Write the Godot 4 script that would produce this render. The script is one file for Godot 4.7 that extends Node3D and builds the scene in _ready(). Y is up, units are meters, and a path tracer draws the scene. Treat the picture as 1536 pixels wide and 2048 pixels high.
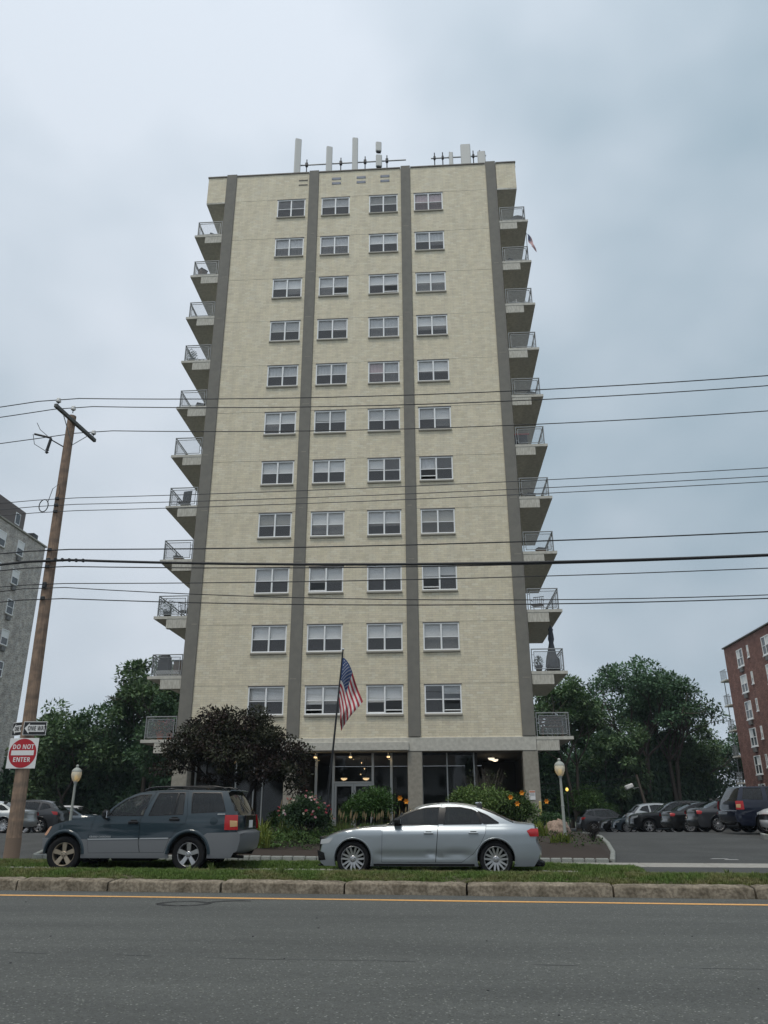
extends Node3D
# An overcast street: a twelve-storey cream brick tower behind a planted bed, two cars at a grass median, the road in front.
# World: x right along the tower's front, y up, z towards the camera. The street runs 4.6 degrees off the tower.

const FRONT := -34.22         # plane of the tower's front wall
const STOREY := 2.75
const STREET_TURN := 4.6
var M := {}
var rng := RandomNumberGenerator.new()
var used := {}
var street_along: Vector3
var street_away: Vector3
const STREET_ORIGIN := Vector3(0, 0, -13.98)

# ---------------------------------------------------------------- mesh helpers
class MB:
	var v := PackedVector3Array()
	var n := PackedVector3Array()
	var t := PackedVector2Array()
	var c := PackedColorArray()
	var i := PackedInt32Array()
	var tint := Color.WHITE
	var col := false
	func vert(p: Vector3, nn: Vector3, uv := Vector2.ZERO) -> int:
		v.push_back(p)
		n.push_back(nn)
		t.push_back(uv)
		if col:
			c.push_back(tint)
		return v.size() - 1
	# corners counter-clockwise as seen from the front
	func quad(a: Vector3, b: Vector3, cc: Vector3, d: Vector3, us := 1.0) -> void:
		var nn := (b - a).cross(cc - a).normalized()
		var w := a.distance_to(b) * us
		var h := a.distance_to(d) * us
		var k := vert(a, nn, Vector2(0, h))
		vert(b, nn, Vector2(w, h))
		vert(cc, nn, Vector2(w, 0))
		vert(d, nn, Vector2(0, 0))
		i.append_array(PackedInt32Array([k, k + 2, k + 1, k, k + 3, k + 2]))
	func tri(a: Vector3, b: Vector3, cc: Vector3) -> void:
		var nn := (b - a).cross(cc - a).normalized()
		var k := vert(a, nn)
		vert(b, nn)
		vert(cc, nn)
		i.append_array(PackedInt32Array([k, k + 2, k + 1]))
	func poly3(p: Array) -> void:
		for k in range(1, p.size() - 1):
			tri(p[0], p[k], p[k + 1])
	func mesh() -> ArrayMesh:
		var a := []
		a.resize(Mesh.ARRAY_MAX)
		a[Mesh.ARRAY_VERTEX] = v
		a[Mesh.ARRAY_NORMAL] = n
		a[Mesh.ARRAY_TEX_UV] = t
		if col:
			a[Mesh.ARRAY_COLOR] = c
		a[Mesh.ARRAY_INDEX] = i
		var m := ArrayMesh.new()
		if v.size() > 0:
			m.add_surface_from_arrays(Mesh.PRIMITIVE_TRIANGLES, a)
		return m
	# box about a centre, chamfered by b
	func box(at: Vector3, size: Vector3, b := 0.0, basis := Basis()) -> void:
		var h := size * 0.5
		if b <= 0.0:
			var p := []
			for k in 8:
				p.append(at + basis * Vector3(h.x * (1 if k & 1 else -1), h.y * (1 if k & 2 else -1), h.z * (1 if k & 4 else -1)))
			quad(p[4], p[5], p[7], p[6])
			quad(p[1], p[0], p[2], p[3])
			quad(p[5], p[1], p[3], p[7])
			quad(p[0], p[4], p[6], p[2])
			quad(p[6], p[7], p[3], p[2])
			quad(p[0], p[1], p[5], p[4])
			return
		b = minf(b, minf(h.x, minf(h.y, h.z)) * 0.95)
		var q := func(sx, sy, sz, ax): # corner of the face across axis ax
			var e := Vector3(h.x - (0.0 if ax == 0 else b), h.y - (0.0 if ax == 1 else b), h.z - (0.0 if ax == 2 else b))
			return at + basis * Vector3(e.x * sx, e.y * sy, e.z * sz)
		for s in [-1, 1]:
			face(q.call(s, -1, -1, 0), q.call(s, 1, -1, 0), q.call(s, 1, 1, 0), q.call(s, -1, 1, 0), at)
			face(q.call(-1, s, -1, 1), q.call(1, s, -1, 1), q.call(1, s, 1, 1), q.call(-1, s, 1, 1), at)
			face(q.call(-1, -1, s, 2), q.call(1, -1, s, 2), q.call(1, 1, s, 2), q.call(-1, 1, s, 2), at)
			for r in [-1, 1]:
				face(q.call(s, r, -1, 0), q.call(s, r, 1, 0), q.call(s, r, 1, 1), q.call(s, r, -1, 1), at)
				face(q.call(s, -1, r, 0), q.call(s, 1, r, 0), q.call(s, 1, r, 2), q.call(s, -1, r, 2), at)
				face(q.call(-1, s, r, 1), q.call(1, s, r, 1), q.call(1, s, r, 2), q.call(-1, s, r, 2), at)
				for w in [-1, 1]:
					var a: Vector3 = q.call(s, r, w, 0)
					var bb: Vector3 = q.call(s, r, w, 1)
					var cc: Vector3 = q.call(s, r, w, 2)
					if (bb - a).cross(cc - a).dot(a - at) > 0:
						tri(a, bb, cc)
					else:
						tri(a, cc, bb)
	# quad turned away from a point
	func face(a: Vector3, b: Vector3, cc: Vector3, d: Vector3, away: Vector3) -> void:
		if (b - a).cross(cc - a).dot((a + cc) * 0.5 - away) > 0:
			quad(a, b, cc, d)
		else:
			quad(d, cc, b, a)
	func tube(a: Vector3, b: Vector3, ra: float, rb := -1.0, sides := 8, caps := true) -> void:
		if rb < 0:
			rb = ra
		path([a, b], [ra, rb], sides, caps)
	func path(p: Array, r: Array, sides := 8, caps := true) -> void:
		var rings := []
		var up := Vector3.UP
		for k in p.size():
			var d: Vector3 = (p[mini(k + 1, p.size() - 1)] - p[maxi(k - 1, 0)]).normalized()
			if k == 0 and absf(d.dot(up)) > 0.95:
				up = Vector3.RIGHT
			var x := up.cross(d)
			if x.length() < 0.01:
				x = Vector3.FORWARD.cross(d)
			x = x.normalized()
			var y := d.cross(x)
			up = y if absf(d.dot(up)) > 0.95 else up
			var ring := []
			for s in sides:
				var a := TAU * s / sides
				ring.append(vert(p[k] + (x * cos(a) + y * sin(a)) * r[mini(k, r.size() - 1)], x * cos(a) + y * sin(a), Vector2(float(s) / sides, k)))
			rings.append(ring)
		for k in p.size() - 1:
			for s in sides:
				var s2 := (s + 1) % sides
				i.append_array(PackedInt32Array([rings[k][s], rings[k + 1][s], rings[k][s2], rings[k][s2], rings[k + 1][s], rings[k + 1][s2]]))
		if caps:
			for e in [0, p.size() - 1]:
				var pts := []
				for s in sides:
					pts.append(v[rings[e][s]])
				if e == 0:
					pts.reverse()
				poly3(pts)
	# profile of Vector2(radius, height) turned about the y axis of xf
	func lathe(prof: Array, sides: int, xf := Transform3D()) -> void:
		var g := []
		for p in prof:
			var row := PackedVector3Array()
			for s in sides + 1:
				var a := TAU * s / sides
				row.push_back(xf * Vector3(cos(a) * p.x, p.y, -sin(a) * p.x))
			g.append(row)
		grid(g)
	# smooth sheet through rows of points; its front is where (row direction) x (along row) points... flip turns it
	func grid(g: Array, flip := false, scale_uv := 1.0) -> void:
		var rows := g.size()
		var cols: int = g[0].size()
		var at := v.size()
		var s := -1.0 if flip else 1.0
		for r in rows:
			for k in cols:
				var du: Vector3 = g[r][mini(k + 1, cols - 1)] - g[r][maxi(k - 1, 0)]
				if g[r][0].is_equal_approx(g[r][cols - 1]) and (k == 0 or k == cols - 1):
					du = g[r][1] - g[r][cols - 2]
				var dv: Vector3 = g[mini(r + 1, rows - 1)][k] - g[maxi(r - 1, 0)][k]
				var nn := du.cross(dv) * s
				if nn.length_squared() < 1e-14:
					nn = (g[mini(r + 1, rows - 1)][k] - g[r][k]) if r == 0 else (g[r][k] - g[r - 1][k])
				vert(g[r][k], nn.normalized(), Vector2(float(k) / (cols - 1), float(r) / (rows - 1)) * scale_uv)
		for r in rows - 1:
			for k in cols - 1:
				var a := at + r * cols + k
				if flip:
					i.append_array(PackedInt32Array([a, a + 1, a + cols, a + 1, a + cols + 1, a + cols]))
				else:
					i.append_array(PackedInt32Array([a, a + cols, a + 1, a + 1, a + cols, a + cols + 1]))

func put(mb: MB, called: String, material: Material, parent: Node = self, at := Transform3D()) -> MeshInstance3D:
	return put_mesh(mb.mesh(), called, material, parent, at)

func put_mesh(mesh: Mesh, called: String, material: Material, parent: Node = self, at := Transform3D()) -> MeshInstance3D:
	var o := MeshInstance3D.new()
	o.mesh = mesh
	o.material_override = material
	o.transform = at
	o.name = numbered(called) if parent == self else called
	parent.add_child(o, true)
	return o

func numbered(called: String) -> String:
	if not used.has(called):
		used[called] = 0
		return called
	used[called] += 1
	return "%s_%03d" % [called, used[called]]

func tag(o: Node, label: String, category: String, group := "") -> Node:
	o.set_meta("label", label)
	o.set_meta("category", category)
	if group:
		o.set_meta("group", group)
	return o

func thing(called: String, label: String, category: String, at := Vector3.ZERO, turn := 0.0, group := "") -> Node3D:
	var o := Node3D.new()
	o.name = numbered(called)
	add_child(o)
	o.position = at
	o.rotation.y = turn
	tag(o, label, category, group)
	return o

func setting(o: Node) -> Node:
	o.set_meta("kind", "structure")
	return o

func copy_thing(o: Node3D, called: String, label: String, group := "") -> Node3D:
	var c: Node3D = o.duplicate()
	c.name = numbered(called)
	add_child(c)
	c.set_meta("label", label)
	if group:
		c.set_meta("group", group)
	return c

func street(s: float, t: float, y := 0.0) -> Vector3:
	return STREET_ORIGIN + street_along * s + street_away * t + Vector3(0, y, 0)

func street_x(x: float, t: float, y := 0.0) -> Vector3:  # the point of the line t at world x
	var p0 := street(0, t)
	return p0 + street_along * ((x - p0.x) / street_along.x) + Vector3(0, y, 0)

func lot_height(z: float) -> float:
	var k := [[-20.6, 0.10], [-25.0, 0.2], [-30.0, 0.35], [-34.0, 0.4], [-38.0, 0.36], [-46.0, 0.1], [-60.0, -0.25], [-75.0, -0.4], [-140.0, -0.5]]
	if z >= k[0][0]:
		return k[0][1]
	for j in k.size() - 1:
		if z >= k[j + 1][0]:
			var f: float = (z - k[j][0]) / (k[j + 1][0] - k[j][0])
			return lerpf(k[j][1], k[j + 1][1], f)
	return -0.5

func bed_height(x: float, z: float) -> float:
	var e := minf(minf(smoothstep(-20.9, -23.5, z), smoothstep(5.9, 3.6, x)), smoothstep(-13.6, -10.5, x))
	return maxf(lot_height(z), 0.1) + 0.05 + 0.22 * e

# ---------------------------------------------------------------- materials
func lin(r: float, g: float, b: float, a := 1.0) -> Color:
	return Color(r, g, b, a).linear_to_srgb()

func mat(called: String, c: Color, rough := 0.8, metal := 0.0, spec := 0.5) -> StandardMaterial3D:
	var m := StandardMaterial3D.new()
	m.resource_name = called
	m.albedo_color = c
	m.roughness = rough
	m.metallic = metal
	m.metallic_specular = spec
	M[called] = m
	return m

func grey_noise(size: int, seed_: int, freq: float, octaves := 4) -> Image:
	var f := FastNoiseLite.new()
	f.seed = seed_
	f.frequency = freq
	f.fractal_octaves = octaves
	return f.get_seamless_image(size, size)

# a texture whose tones run from lo to hi (multipliers of the albedo, linear) by noise, with speckles
func tone_texture(size: int, seed_: int, freq: float, lo: Color, hi: Color, speckle := 0.0, stones := 0.0, contrast := 1.0) -> ImageTexture:
	var a := grey_noise(size, seed_, freq).get_data()
	var out := PackedByteArray()
	out.resize(size * size * 3)
	var r := RandomNumberGenerator.new()
	r.seed = seed_ * 7 + 3
	var ls := lo
	var hs := hi
	for k in size * size:
		var f := clampf((a[k] / 255.0 - 0.5) * contrast + 0.5, 0, 1)
		var s := 1.0 + (r.randf() - 0.5) * speckle
		if stones > 0 and r.randf() < stones:
			s += r.randf() * 0.8
		out[k * 3] = int(pow(clampf(lerpf(ls.r, hs.r, f) * s, 0, 1), 0.4545) * 255)
		out[k * 3 + 1] = int(pow(clampf(lerpf(ls.g, hs.g, f) * s, 0, 1), 0.4545) * 255)
		out[k * 3 + 2] = int(pow(clampf(lerpf(ls.b, hs.b, f) * s, 0, 1), 0.4545) * 255)
	return ImageTexture.create_from_image(Image.create_from_data(size, size, false, Image.FORMAT_RGB8, out))

# broken aggregate: pale and dark chips of several sizes pressed into the base tone
func chip_texture(size: int, seed_: int, base: float, chips: int, spread: float) -> ImageTexture:
	var r := RandomNumberGenerator.new()
	r.seed = seed_
	var n := grey_noise(size, seed_, 0.03)
	var im := Image.create_empty(size, size, false, Image.FORMAT_RGB8)
	for y in size:
		for x in size:
			var v := pow(clampf(base * (0.86 + 0.28 * n.get_pixel(x, y).r) * (0.82 + 0.36 * r.randf()), 0, 1), 0.4545)
			im.set_pixel(x, y, Color(v, v, v))
	for k in chips:
		var w := 1 + int(pow(r.randf(), 2.2) * 4.0)
		var tone := r.randf_range(0.7, 1.2) if r.randf() < 0.8 else r.randf_range(1.3, 1.0 + 1.6 * spread)
		var v := pow(clampf(base * tone, 0.02, 1), 0.4545)
		var at := Vector2i(r.randi() % (size - w), r.randi() % (size - w))
		im.fill_rect(Rect2i(at.x, at.y, w, w), Color(v, v, v * r.randf_range(0.96, 1.0)))
		if w > 2:
			im.fill_rect(Rect2i(at.x, at.y + w, w, 1), Color(v * 0.72, v * 0.72, v * 0.72))
	return ImageTexture.create_from_image(im)

func planar(m: StandardMaterial3D, tex: Texture2D, metres: float) -> void:
	m.albedo_texture = tex
	m.uv1_triplanar = true
	m.uv1_world_triplanar = true
	m.uv1_scale = Vector3.ONE / metres

func overlay(m: StandardMaterial3D, tex: Texture2D, metres: float) -> void:
	m.detail_enabled = true
	m.detail_albedo = tex
	m.detail_blend_mode = BaseMaterial3D.BLEND_MODE_MUL
	m.detail_uv_layer = BaseMaterial3D.DETAIL_UV_2
	m.uv2_triplanar = true
	m.uv2_world_triplanar = true
	m.uv2_scale = Vector3.ONE / metres

func relief(m: StandardMaterial3D, img: Image, strength: float) -> void:
	var n := img.duplicate()
	n.convert(Image.FORMAT_RGBA8)
	n.bump_map_to_normal_map(strength)
	m.normal_enabled = true
	m.normal_texture = ImageTexture.create_from_image(n)
	m.normal_scale = 1.0

# running bond; returns [colour image, height image]
func brick_images(nx: int, ny: int, bw: int, bh: int, joint: Color, tones: Array, seed_: int, grain := 0.06) -> Array:
	var r := RandomNumberGenerator.new()
	r.seed = seed_
	var w := nx * bw
	var h := ny * bh
	var im := Image.create_empty(w, h, false, Image.FORMAT_RGB8)
	var hm := Image.create_empty(w, h, false, Image.FORMAT_RGB8)
	im.fill(lin(joint.r, joint.g, joint.b))
	hm.fill(Color(0.2, 0.2, 0.2))
	for y in ny:
		for x in range(-1, nx):
			var x0 := x * bw + (bw / 2 if y % 2 else 0)
			var c: Color = tones[r.randi() % tones.size()]
			var k := 1.0 + (r.randf() - 0.5) * 0.16
			c = Color(c.r * k, c.g * k, c.b * k)
			var lift := 0.7 + r.randf() * 0.2
			for part in [[x0, bw - 1], [x0 + w, bw - 1]]:
				im.fill_rect(Rect2i(part[0], y * bh, part[1], bh - 1), lin(c.r, c.g, c.b))
				hm.fill_rect(Rect2i(part[0], y * bh, part[1], bh - 1), Color(lift, lift, lift))
	if grain > 0:
		for y in h:
			for x in w:
				var k := 1.0 + (r.randf() - 0.5) * grain * 2.0
				var c := im.get_pixel(x, y)
				im.set_pixel(x, y, Color(c.r * k, c.g * k, c.b * k))
	return [im, hm]

func glass_material(called: String, c: Color, alpha: float) -> StandardMaterial3D:
	var m := mat(called, Color(c.r, c.g, c.b, alpha), 0.03)
	m.transparency = BaseMaterial3D.TRANSPARENCY_ALPHA
	return m

func paint(called: String, c: Color, metal := 0.35, rough := 0.42) -> StandardMaterial3D:
	var m := mat(called, c, rough, metal)
	m.metallic_specular = 0.25
	m.clearcoat_enabled = true
	m.clearcoat = 0.9
	m.clearcoat_roughness = 0.04
	return m

func glow(called: String, c: Color, energy: float) -> StandardMaterial3D:
	var m := mat(called, c, 0.5)
	m.emission_enabled = true
	m.emission = c
	m.emission_energy_multiplier = energy
	return m

func leafy(called: String) -> StandardMaterial3D:
	var m := mat(called, Color.WHITE, 0.65, 0.0, 0.3)
	m.vertex_color_use_as_albedo = true
	m.backlight_enabled = true
	m.backlight = Color(0.5, 0.56, 0.34)
	m.cull_mode = BaseMaterial3D.CULL_DISABLED
	return m

func make_materials() -> void:
	# road
	var m := mat("asphalt_road", lin(0.275, 0.287, 0.274), 0.86, 0.0, 0.4)
	planar(m, chip_texture(1024, 11, 0.36, 60000, 1.25), 4.0)
	overlay(m, tone_texture(512, 12, 0.012, Color(0.8, 0.8, 0.8), Color(1, 1, 0.99), 0.0, 0.0, 1.7), 19.0)
	m.uv2_scale = Vector3(1.0 / 55.0, 1.0 / 19.0, 1.0 / 8.0)   # wear runs along the lanes
	m = mat("asphalt_street", lin(0.165, 0.168, 0.164), 0.88, 0.0, 0.4)
	planar(m, chip_texture(512, 13, 0.45, 12000, 0.8), 2.6)
	overlay(m, tone_texture(512, 14, 0.012, Color(0.78, 0.78, 0.78), Color(1, 1, 1), 0.0, 0.0, 1.8), 13.0)
	m = mat("tyre_rubber_mark", lin(0.086, 0.088, 0.088), 0.85)
	m = mat("crack_filler", lin(0.075, 0.077, 0.077), 0.8)
	m = mat("road_paint_yellow", lin(0.82, 0.44, 0.14), 0.7)
	planar(m, tone_texture(256, 15, 0.05, Color(0.75, 0.72, 0.7), Color(1, 1, 1), 0.25, 0.0, 1.6), 0.9)
	m = mat("worn_white_paint", lin(0.34, 0.34, 0.33), 0.85)
	m = mat("kerb_stone", lin(0.36, 0.315, 0.25), 0.88, 0.0, 0.3)
	planar(m, tone_texture(512, 16, 0.03, Color(0.5, 0.48, 0.46), Color(1, 0.98, 0.95), 0.3, 0.02, 1.9), 1.1)
	overlay(m, tone_texture(256, 17, 0.03, Color(0.55, 0.54, 0.52), Color(1, 1, 1), 0.0, 0.0, 2.0), 3.7)
	m = mat("granite", lin(0.30, 0.315, 0.295), 0.85)
	planar(m, tone_texture(256, 18, 0.06, Color(0.6, 0.6, 0.6), Color(1, 1, 0.98), 0.35, 0.03), 0.6)
	m = mat("sidewalk_concrete", lin(0.36, 0.345, 0.315), 0.9)
	planar(m, tone_texture(512, 19, 0.02, Color(0.72, 0.72, 0.7), Color(1, 1, 1), 0.2), 2.2)
	m = mat("mulch", lin(0.052, 0.036, 0.027), 0.95)
	planar(m, tone_texture(256, 20, 0.12, Color(0.35, 0.33, 0.3), Color(1, 1, 1), 0.6, 0.03, 2.0), 0.5)
	m = mat("soil", lin(0.10, 0.082, 0.052), 0.95)
	planar(m, tone_texture(256, 21, 0.06, Color(0.5, 0.55, 0.4), Color(1, 1, 1), 0.5), 0.8)
	m = mat("turf_ground", lin(0.075, 0.095, 0.032), 0.95)
	planar(m, tone_texture(256, 22, 0.06, Color(0.5, 0.55, 0.5), Color(1, 1, 1), 0.5), 1.3)
	# tower
	var cream := brick_images(16, 24, 42, 14, Color(0.66, 0.65, 0.62), [Color(0.95, 0.92, 0.80), Color(0.93, 0.90, 0.79), Color(0.97, 0.945, 0.83), Color(0.92, 0.89, 0.77)], 5)
	m = mat("cream_brick", lin(0.80, 0.74, 0.635), 0.85, 0.0, 0.3)
	m.albedo_texture = ImageTexture.create_from_image(cream[0])
	m.uv1_scale = Vector3(1.0 / (16 * 0.305), 1.0 / (24 * 0.1016), 1)
	relief(m, cream[1], 2.2)
	overlay(m, tone_texture(512, 24, 0.02, Color(0.91, 0.915, 0.93), Color(1, 1, 1), 0.02, 0.0, 1.7), 6.0)
	m.uv2_scale = Vector3(1.0 / 5.0, 1.0 / 17.0, 1.0 / 5.0)   # weathering runs down the wall
	m = mat("taupe_render", lin(0.225, 0.215, 0.188), 0.88, 0.0, 0.3)
	planar(m, tone_texture(256, 25, 0.02, Color(0.84, 0.84, 0.86), Color(1, 1, 1), 0.06), 3.0)
	m = mat("pale_concrete", lin(0.58, 0.56, 0.495), 0.9, 0.0, 0.3)
	planar(m, tone_texture(512, 26, 0.018, Color(0.80, 0.80, 0.80), Color(1, 1, 1), 0.08, 0.0, 1.4), 2.4)
	m = mat("streaked_concrete", lin(0.58, 0.56, 0.495), 0.9, 0.0, 0.3)
	planar(m, tone_texture(256, 28, 0.05, Color(0.74, 0.73, 0.71), Color(1, 1, 1), 0.06, 0.0, 1.5), 1.0)
	m.uv1_scale = Vector3(0.75, 0.2, 0.75)   # drip marks
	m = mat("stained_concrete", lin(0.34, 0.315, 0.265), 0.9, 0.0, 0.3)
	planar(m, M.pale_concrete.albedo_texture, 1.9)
	mat("joint_sealant", lin(0.22, 0.21, 0.18), 0.9)
	mat("white_frame", lin(0.84, 0.85, 0.84), 0.45)
	mat("steel_lintel", lin(0.11, 0.10, 0.095), 0.6)
	mat("stone_sill", lin(0.36, 0.34, 0.29), 0.85)
	mat("room_plaster", lin(0.42, 0.41, 0.385), 0.95)
	mat("roller_blind", lin(0.80, 0.80, 0.78), 0.85)
	mat("net_curtain", lin(0.56, 0.57, 0.57), 0.9)
	mat("pink_curtain", lin(0.55, 0.42, 0.43), 0.9)
	mat("beige_blind", lin(0.50, 0.485, 0.43), 0.85)
	glass_material("window_glass", Color(0.05, 0.06, 0.065), 0.03).metallic_specular = 0.9
	m = mat("insect_screen", lin(0.10, 0.105, 0.115, 0.62), 0.75)
	m.transparency = BaseMaterial3D.TRANSPARENCY_ALPHA
	glass_material("lobby_glass", Color(0.02, 0.03, 0.03), 0.15).metallic_specular = 0.36
	mat("lobby_frame", lin(0.42, 0.43, 0.42), 0.4, 0.5)
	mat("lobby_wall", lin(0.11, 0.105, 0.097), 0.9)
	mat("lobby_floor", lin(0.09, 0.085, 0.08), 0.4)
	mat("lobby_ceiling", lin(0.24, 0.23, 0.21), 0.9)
	mat("rail_metal", lin(0.30, 0.31, 0.31), 0.45, 0.4)
	m = mat("rail_screen", lin(0.36, 0.38, 0.40, 0.15), 0.6)
	m.transparency = BaseMaterial3D.TRANSPARENCY_ALPHA
	mat("coping_metal", lin(0.13, 0.12, 0.105), 0.6, 0.3)
	mat("vent_metal", lin(0.19, 0.21, 0.25), 0.6, 0.3)
	mat("antenna_shell", lin(0.56, 0.56, 0.53), 0.5)
	mat("galvanised", lin(0.30, 0.31, 0.31), 0.45, 0.6)
	mat("dark_metal", lin(0.035, 0.036, 0.038), 0.5, 0.3)
	# neighbours
	var red := brick_images(16, 24, 24, 10, Color(0.75, 0.68, 0.64), [Color(0.92, 0.8, 0.78), Color(0.8, 0.7, 0.68), Color(1.0, 0.88, 0.84), Color(0.7, 0.62, 0.6)], 6)
	m = mat("red_brick", lin(0.31, 0.19, 0.16), 0.9, 0.0, 0.25)
	m.albedo_texture = ImageTexture.create_from_image(red[0])
	m.uv1_scale = Vector3(1.0 / (16 * 0.215), 1.0 / (24 * 0.0765), 1)
	overlay(m, tone_texture(256, 30, 0.02, Color(0.78, 0.78, 0.8), Color(1, 1, 1), 0.0, 0.0, 1.8), 6.0)
	var grey := brick_images(16, 24, 24, 10, Color(0.82, 0.8, 0.76), [Color(0.95, 0.93, 0.88), Color(0.62, 0.58, 0.55), Color(0.85, 0.8, 0.75), Color(0.75, 0.7, 0.66), Color(1, 1, 0.97)], 7)
	m = mat("grey_brick", lin(0.62, 0.60, 0.56), 0.9, 0.0, 0.25)
	m.albedo_texture = ImageTexture.create_from_image(grey[0])
	m.uv1_scale = Vector3(1.0 / (16 * 0.215), 1.0 / (24 * 0.0765), 1)
	overlay(m, tone_texture(256, 31, 0.02, Color(0.76, 0.76, 0.78), Color(1, 1, 1), 0.0, 0.0, 1.8), 6.0)
	mat("far_pane", lin(0.06, 0.068, 0.075), 0.06)
	mat("penthouse_siding", lin(0.15, 0.125, 0.115), 0.8)
	mat("air_conditioner", lin(0.16, 0.155, 0.15), 0.7)
	# street things
	m = mat("pole_wood", lin(0.38, 0.27, 0.195), 0.85, 0.0, 0.2)
	m.albedo_texture = tone_texture(256, 33, 0.05, Color(0.66, 0.66, 0.68), Color(1, 1, 1), 0.25, 0.0, 1.6)
	m.uv1_scale = Vector3(2, 0.08, 1)
	overlay(m, tone_texture(256, 34, 0.03, Color(0.66, 0.69, 0.74), Color(1, 1, 1), 0.0, 0.0, 2.0), 2.3)
	mat("creosote_wood", lin(0.19, 0.135, 0.10), 0.85)
	mat("crossarm_wood", lin(0.12, 0.125, 0.12), 0.85)
	mat("porcelain", lin(0.72, 0.72, 0.70), 0.25)
	mat("wire_black", lin(0.018, 0.019, 0.021), 0.6)
	mat("wire_grey", lin(0.06, 0.062, 0.066), 0.6)
	mat("sign_white", lin(0.75, 0.75, 0.74), 0.5)
	mat("sign_red", lin(0.42, 0.012, 0.022), 0.45)
	mat("sign_black", lin(0.012, 0.012, 0.014), 0.5)
	mat("sign_back", lin(0.35, 0.36, 0.36), 0.5, 0.5)
	mat("lamp_post_paint", lin(0.34, 0.36, 0.33), 0.6)
	m = mat("lamp_globe", lin(0.70, 0.68, 0.58, 0.86), 0.35)
	m.transparency = BaseMaterial3D.TRANSPARENCY_ALPHA
	glow("lamp_bulb", Color(1.0, 0.84, 0.42), 1.3)
	glow("warm_bulb", Color(1.0, 0.86, 0.64), 1.15)
	glow("cool_bulb", Color(1.0, 0.94, 0.84), 1.2)
	mat("flagpole_black", lin(0.012, 0.013, 0.015), 0.4)
	mat("steel_ball", lin(0.65, 0.65, 0.65), 0.15, 1.0)
	m = mat("boulder_rock", lin(0.40, 0.29, 0.225), 0.9)
	planar(m, tone_texture(256, 36, 0.05, Color(0.5, 0.5, 0.5), Color(1, 1, 1), 0.3, 0.02, 1.8), 0.7)
	mat("yellow_post", lin(0.52, 0.42, 0.16), 0.7)
	mat("notice_orange", lin(0.55, 0.25, 0.17), 0.7)
	mat("notice_grey", lin(0.28, 0.29, 0.31), 0.7)
	# plants
	mat("bark", lin(0.09, 0.076, 0.062), 0.95)
	mat("dark_bark", lin(0.022, 0.019, 0.018), 0.95)
	mat("leaf_stalk", lin(0.07, 0.11, 0.035), 0.7)
	leafy("leaves")
	leafy("petals").backlight = Color(0.5, 0.4, 0.4)
	# cars
	paint("slate_blue_paint", lin(0.019, 0.034, 0.045), 0.0, 0.45)
	paint("silver_paint", lin(0.37, 0.405, 0.43), 0.65, 0.32)
	paint("graphite_paint", lin(0.035, 0.037, 0.042), 0.2, 0.5)
	paint("navy_paint", lin(0.007, 0.010, 0.024), 0.0, 0.5)
	paint("black_paint", lin(0.007, 0.007, 0.008), 0.0, 0.5)
	paint("white_paint", lin(0.66, 0.67, 0.68), 0.0)
	paint("steel_blue_paint", lin(0.05, 0.07, 0.09), 0.3, 0.5)
	paint("pale_silver_paint", lin(0.42, 0.44, 0.45), 0.5)
	mat("grey_cladding", lin(0.14, 0.148, 0.157), 0.5)
	mat("black_trim", lin(0.012, 0.012, 0.013), 0.22, 0.0, 0.4)
	mat("underbody", lin(0.01, 0.01, 0.01), 0.9)
	mat("tyre_rubber", lin(0.014, 0.014, 0.015), 0.85, 0.0, 0.3)
	mat("alloy", lin(0.56, 0.56, 0.57), 0.3, 0.85)
	mat("brake_dusted_alloy", lin(0.40, 0.34, 0.26), 0.45, 0.6)
	mat("chrome", lin(0.75, 0.76, 0.78), 0.12, 1.0)
	mat("headlamp_glass", lin(0.45, 0.47, 0.48), 0.12)
	mat("amber_lens", lin(0.55, 0.30, 0.18), 0.2)
	mat("red_lens", lin(0.36, 0.012, 0.014), 0.14)
	mat("clear_lens", lin(0.48, 0.30, 0.14), 0.2)
	mat("seat_cloth", lin(0.05, 0.05, 0.052), 0.9)
	glass_material("tinted_glass", Color(0.06, 0.066, 0.066), 0.72).metallic_specular = 0.5
	glass_material("car_glass", Color(0.02, 0.024, 0.024), 0.18).metallic_specular = 0.5
	mat("grill_cover", lin(0.012, 0.013, 0.016), 0.75)
	mat("wicker_brown", lin(0.10, 0.07, 0.05), 0.85)
	mat("patio_white", lin(0.62, 0.62, 0.60), 0.6)
	mat("umbrella_cloth", lin(0.055, 0.06, 0.07), 0.9)
	mat("terracotta", lin(0.30, 0.11, 0.06), 0.85)
	mat("tarp_red", lin(0.40, 0.08, 0.07), 0.8)

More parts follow.
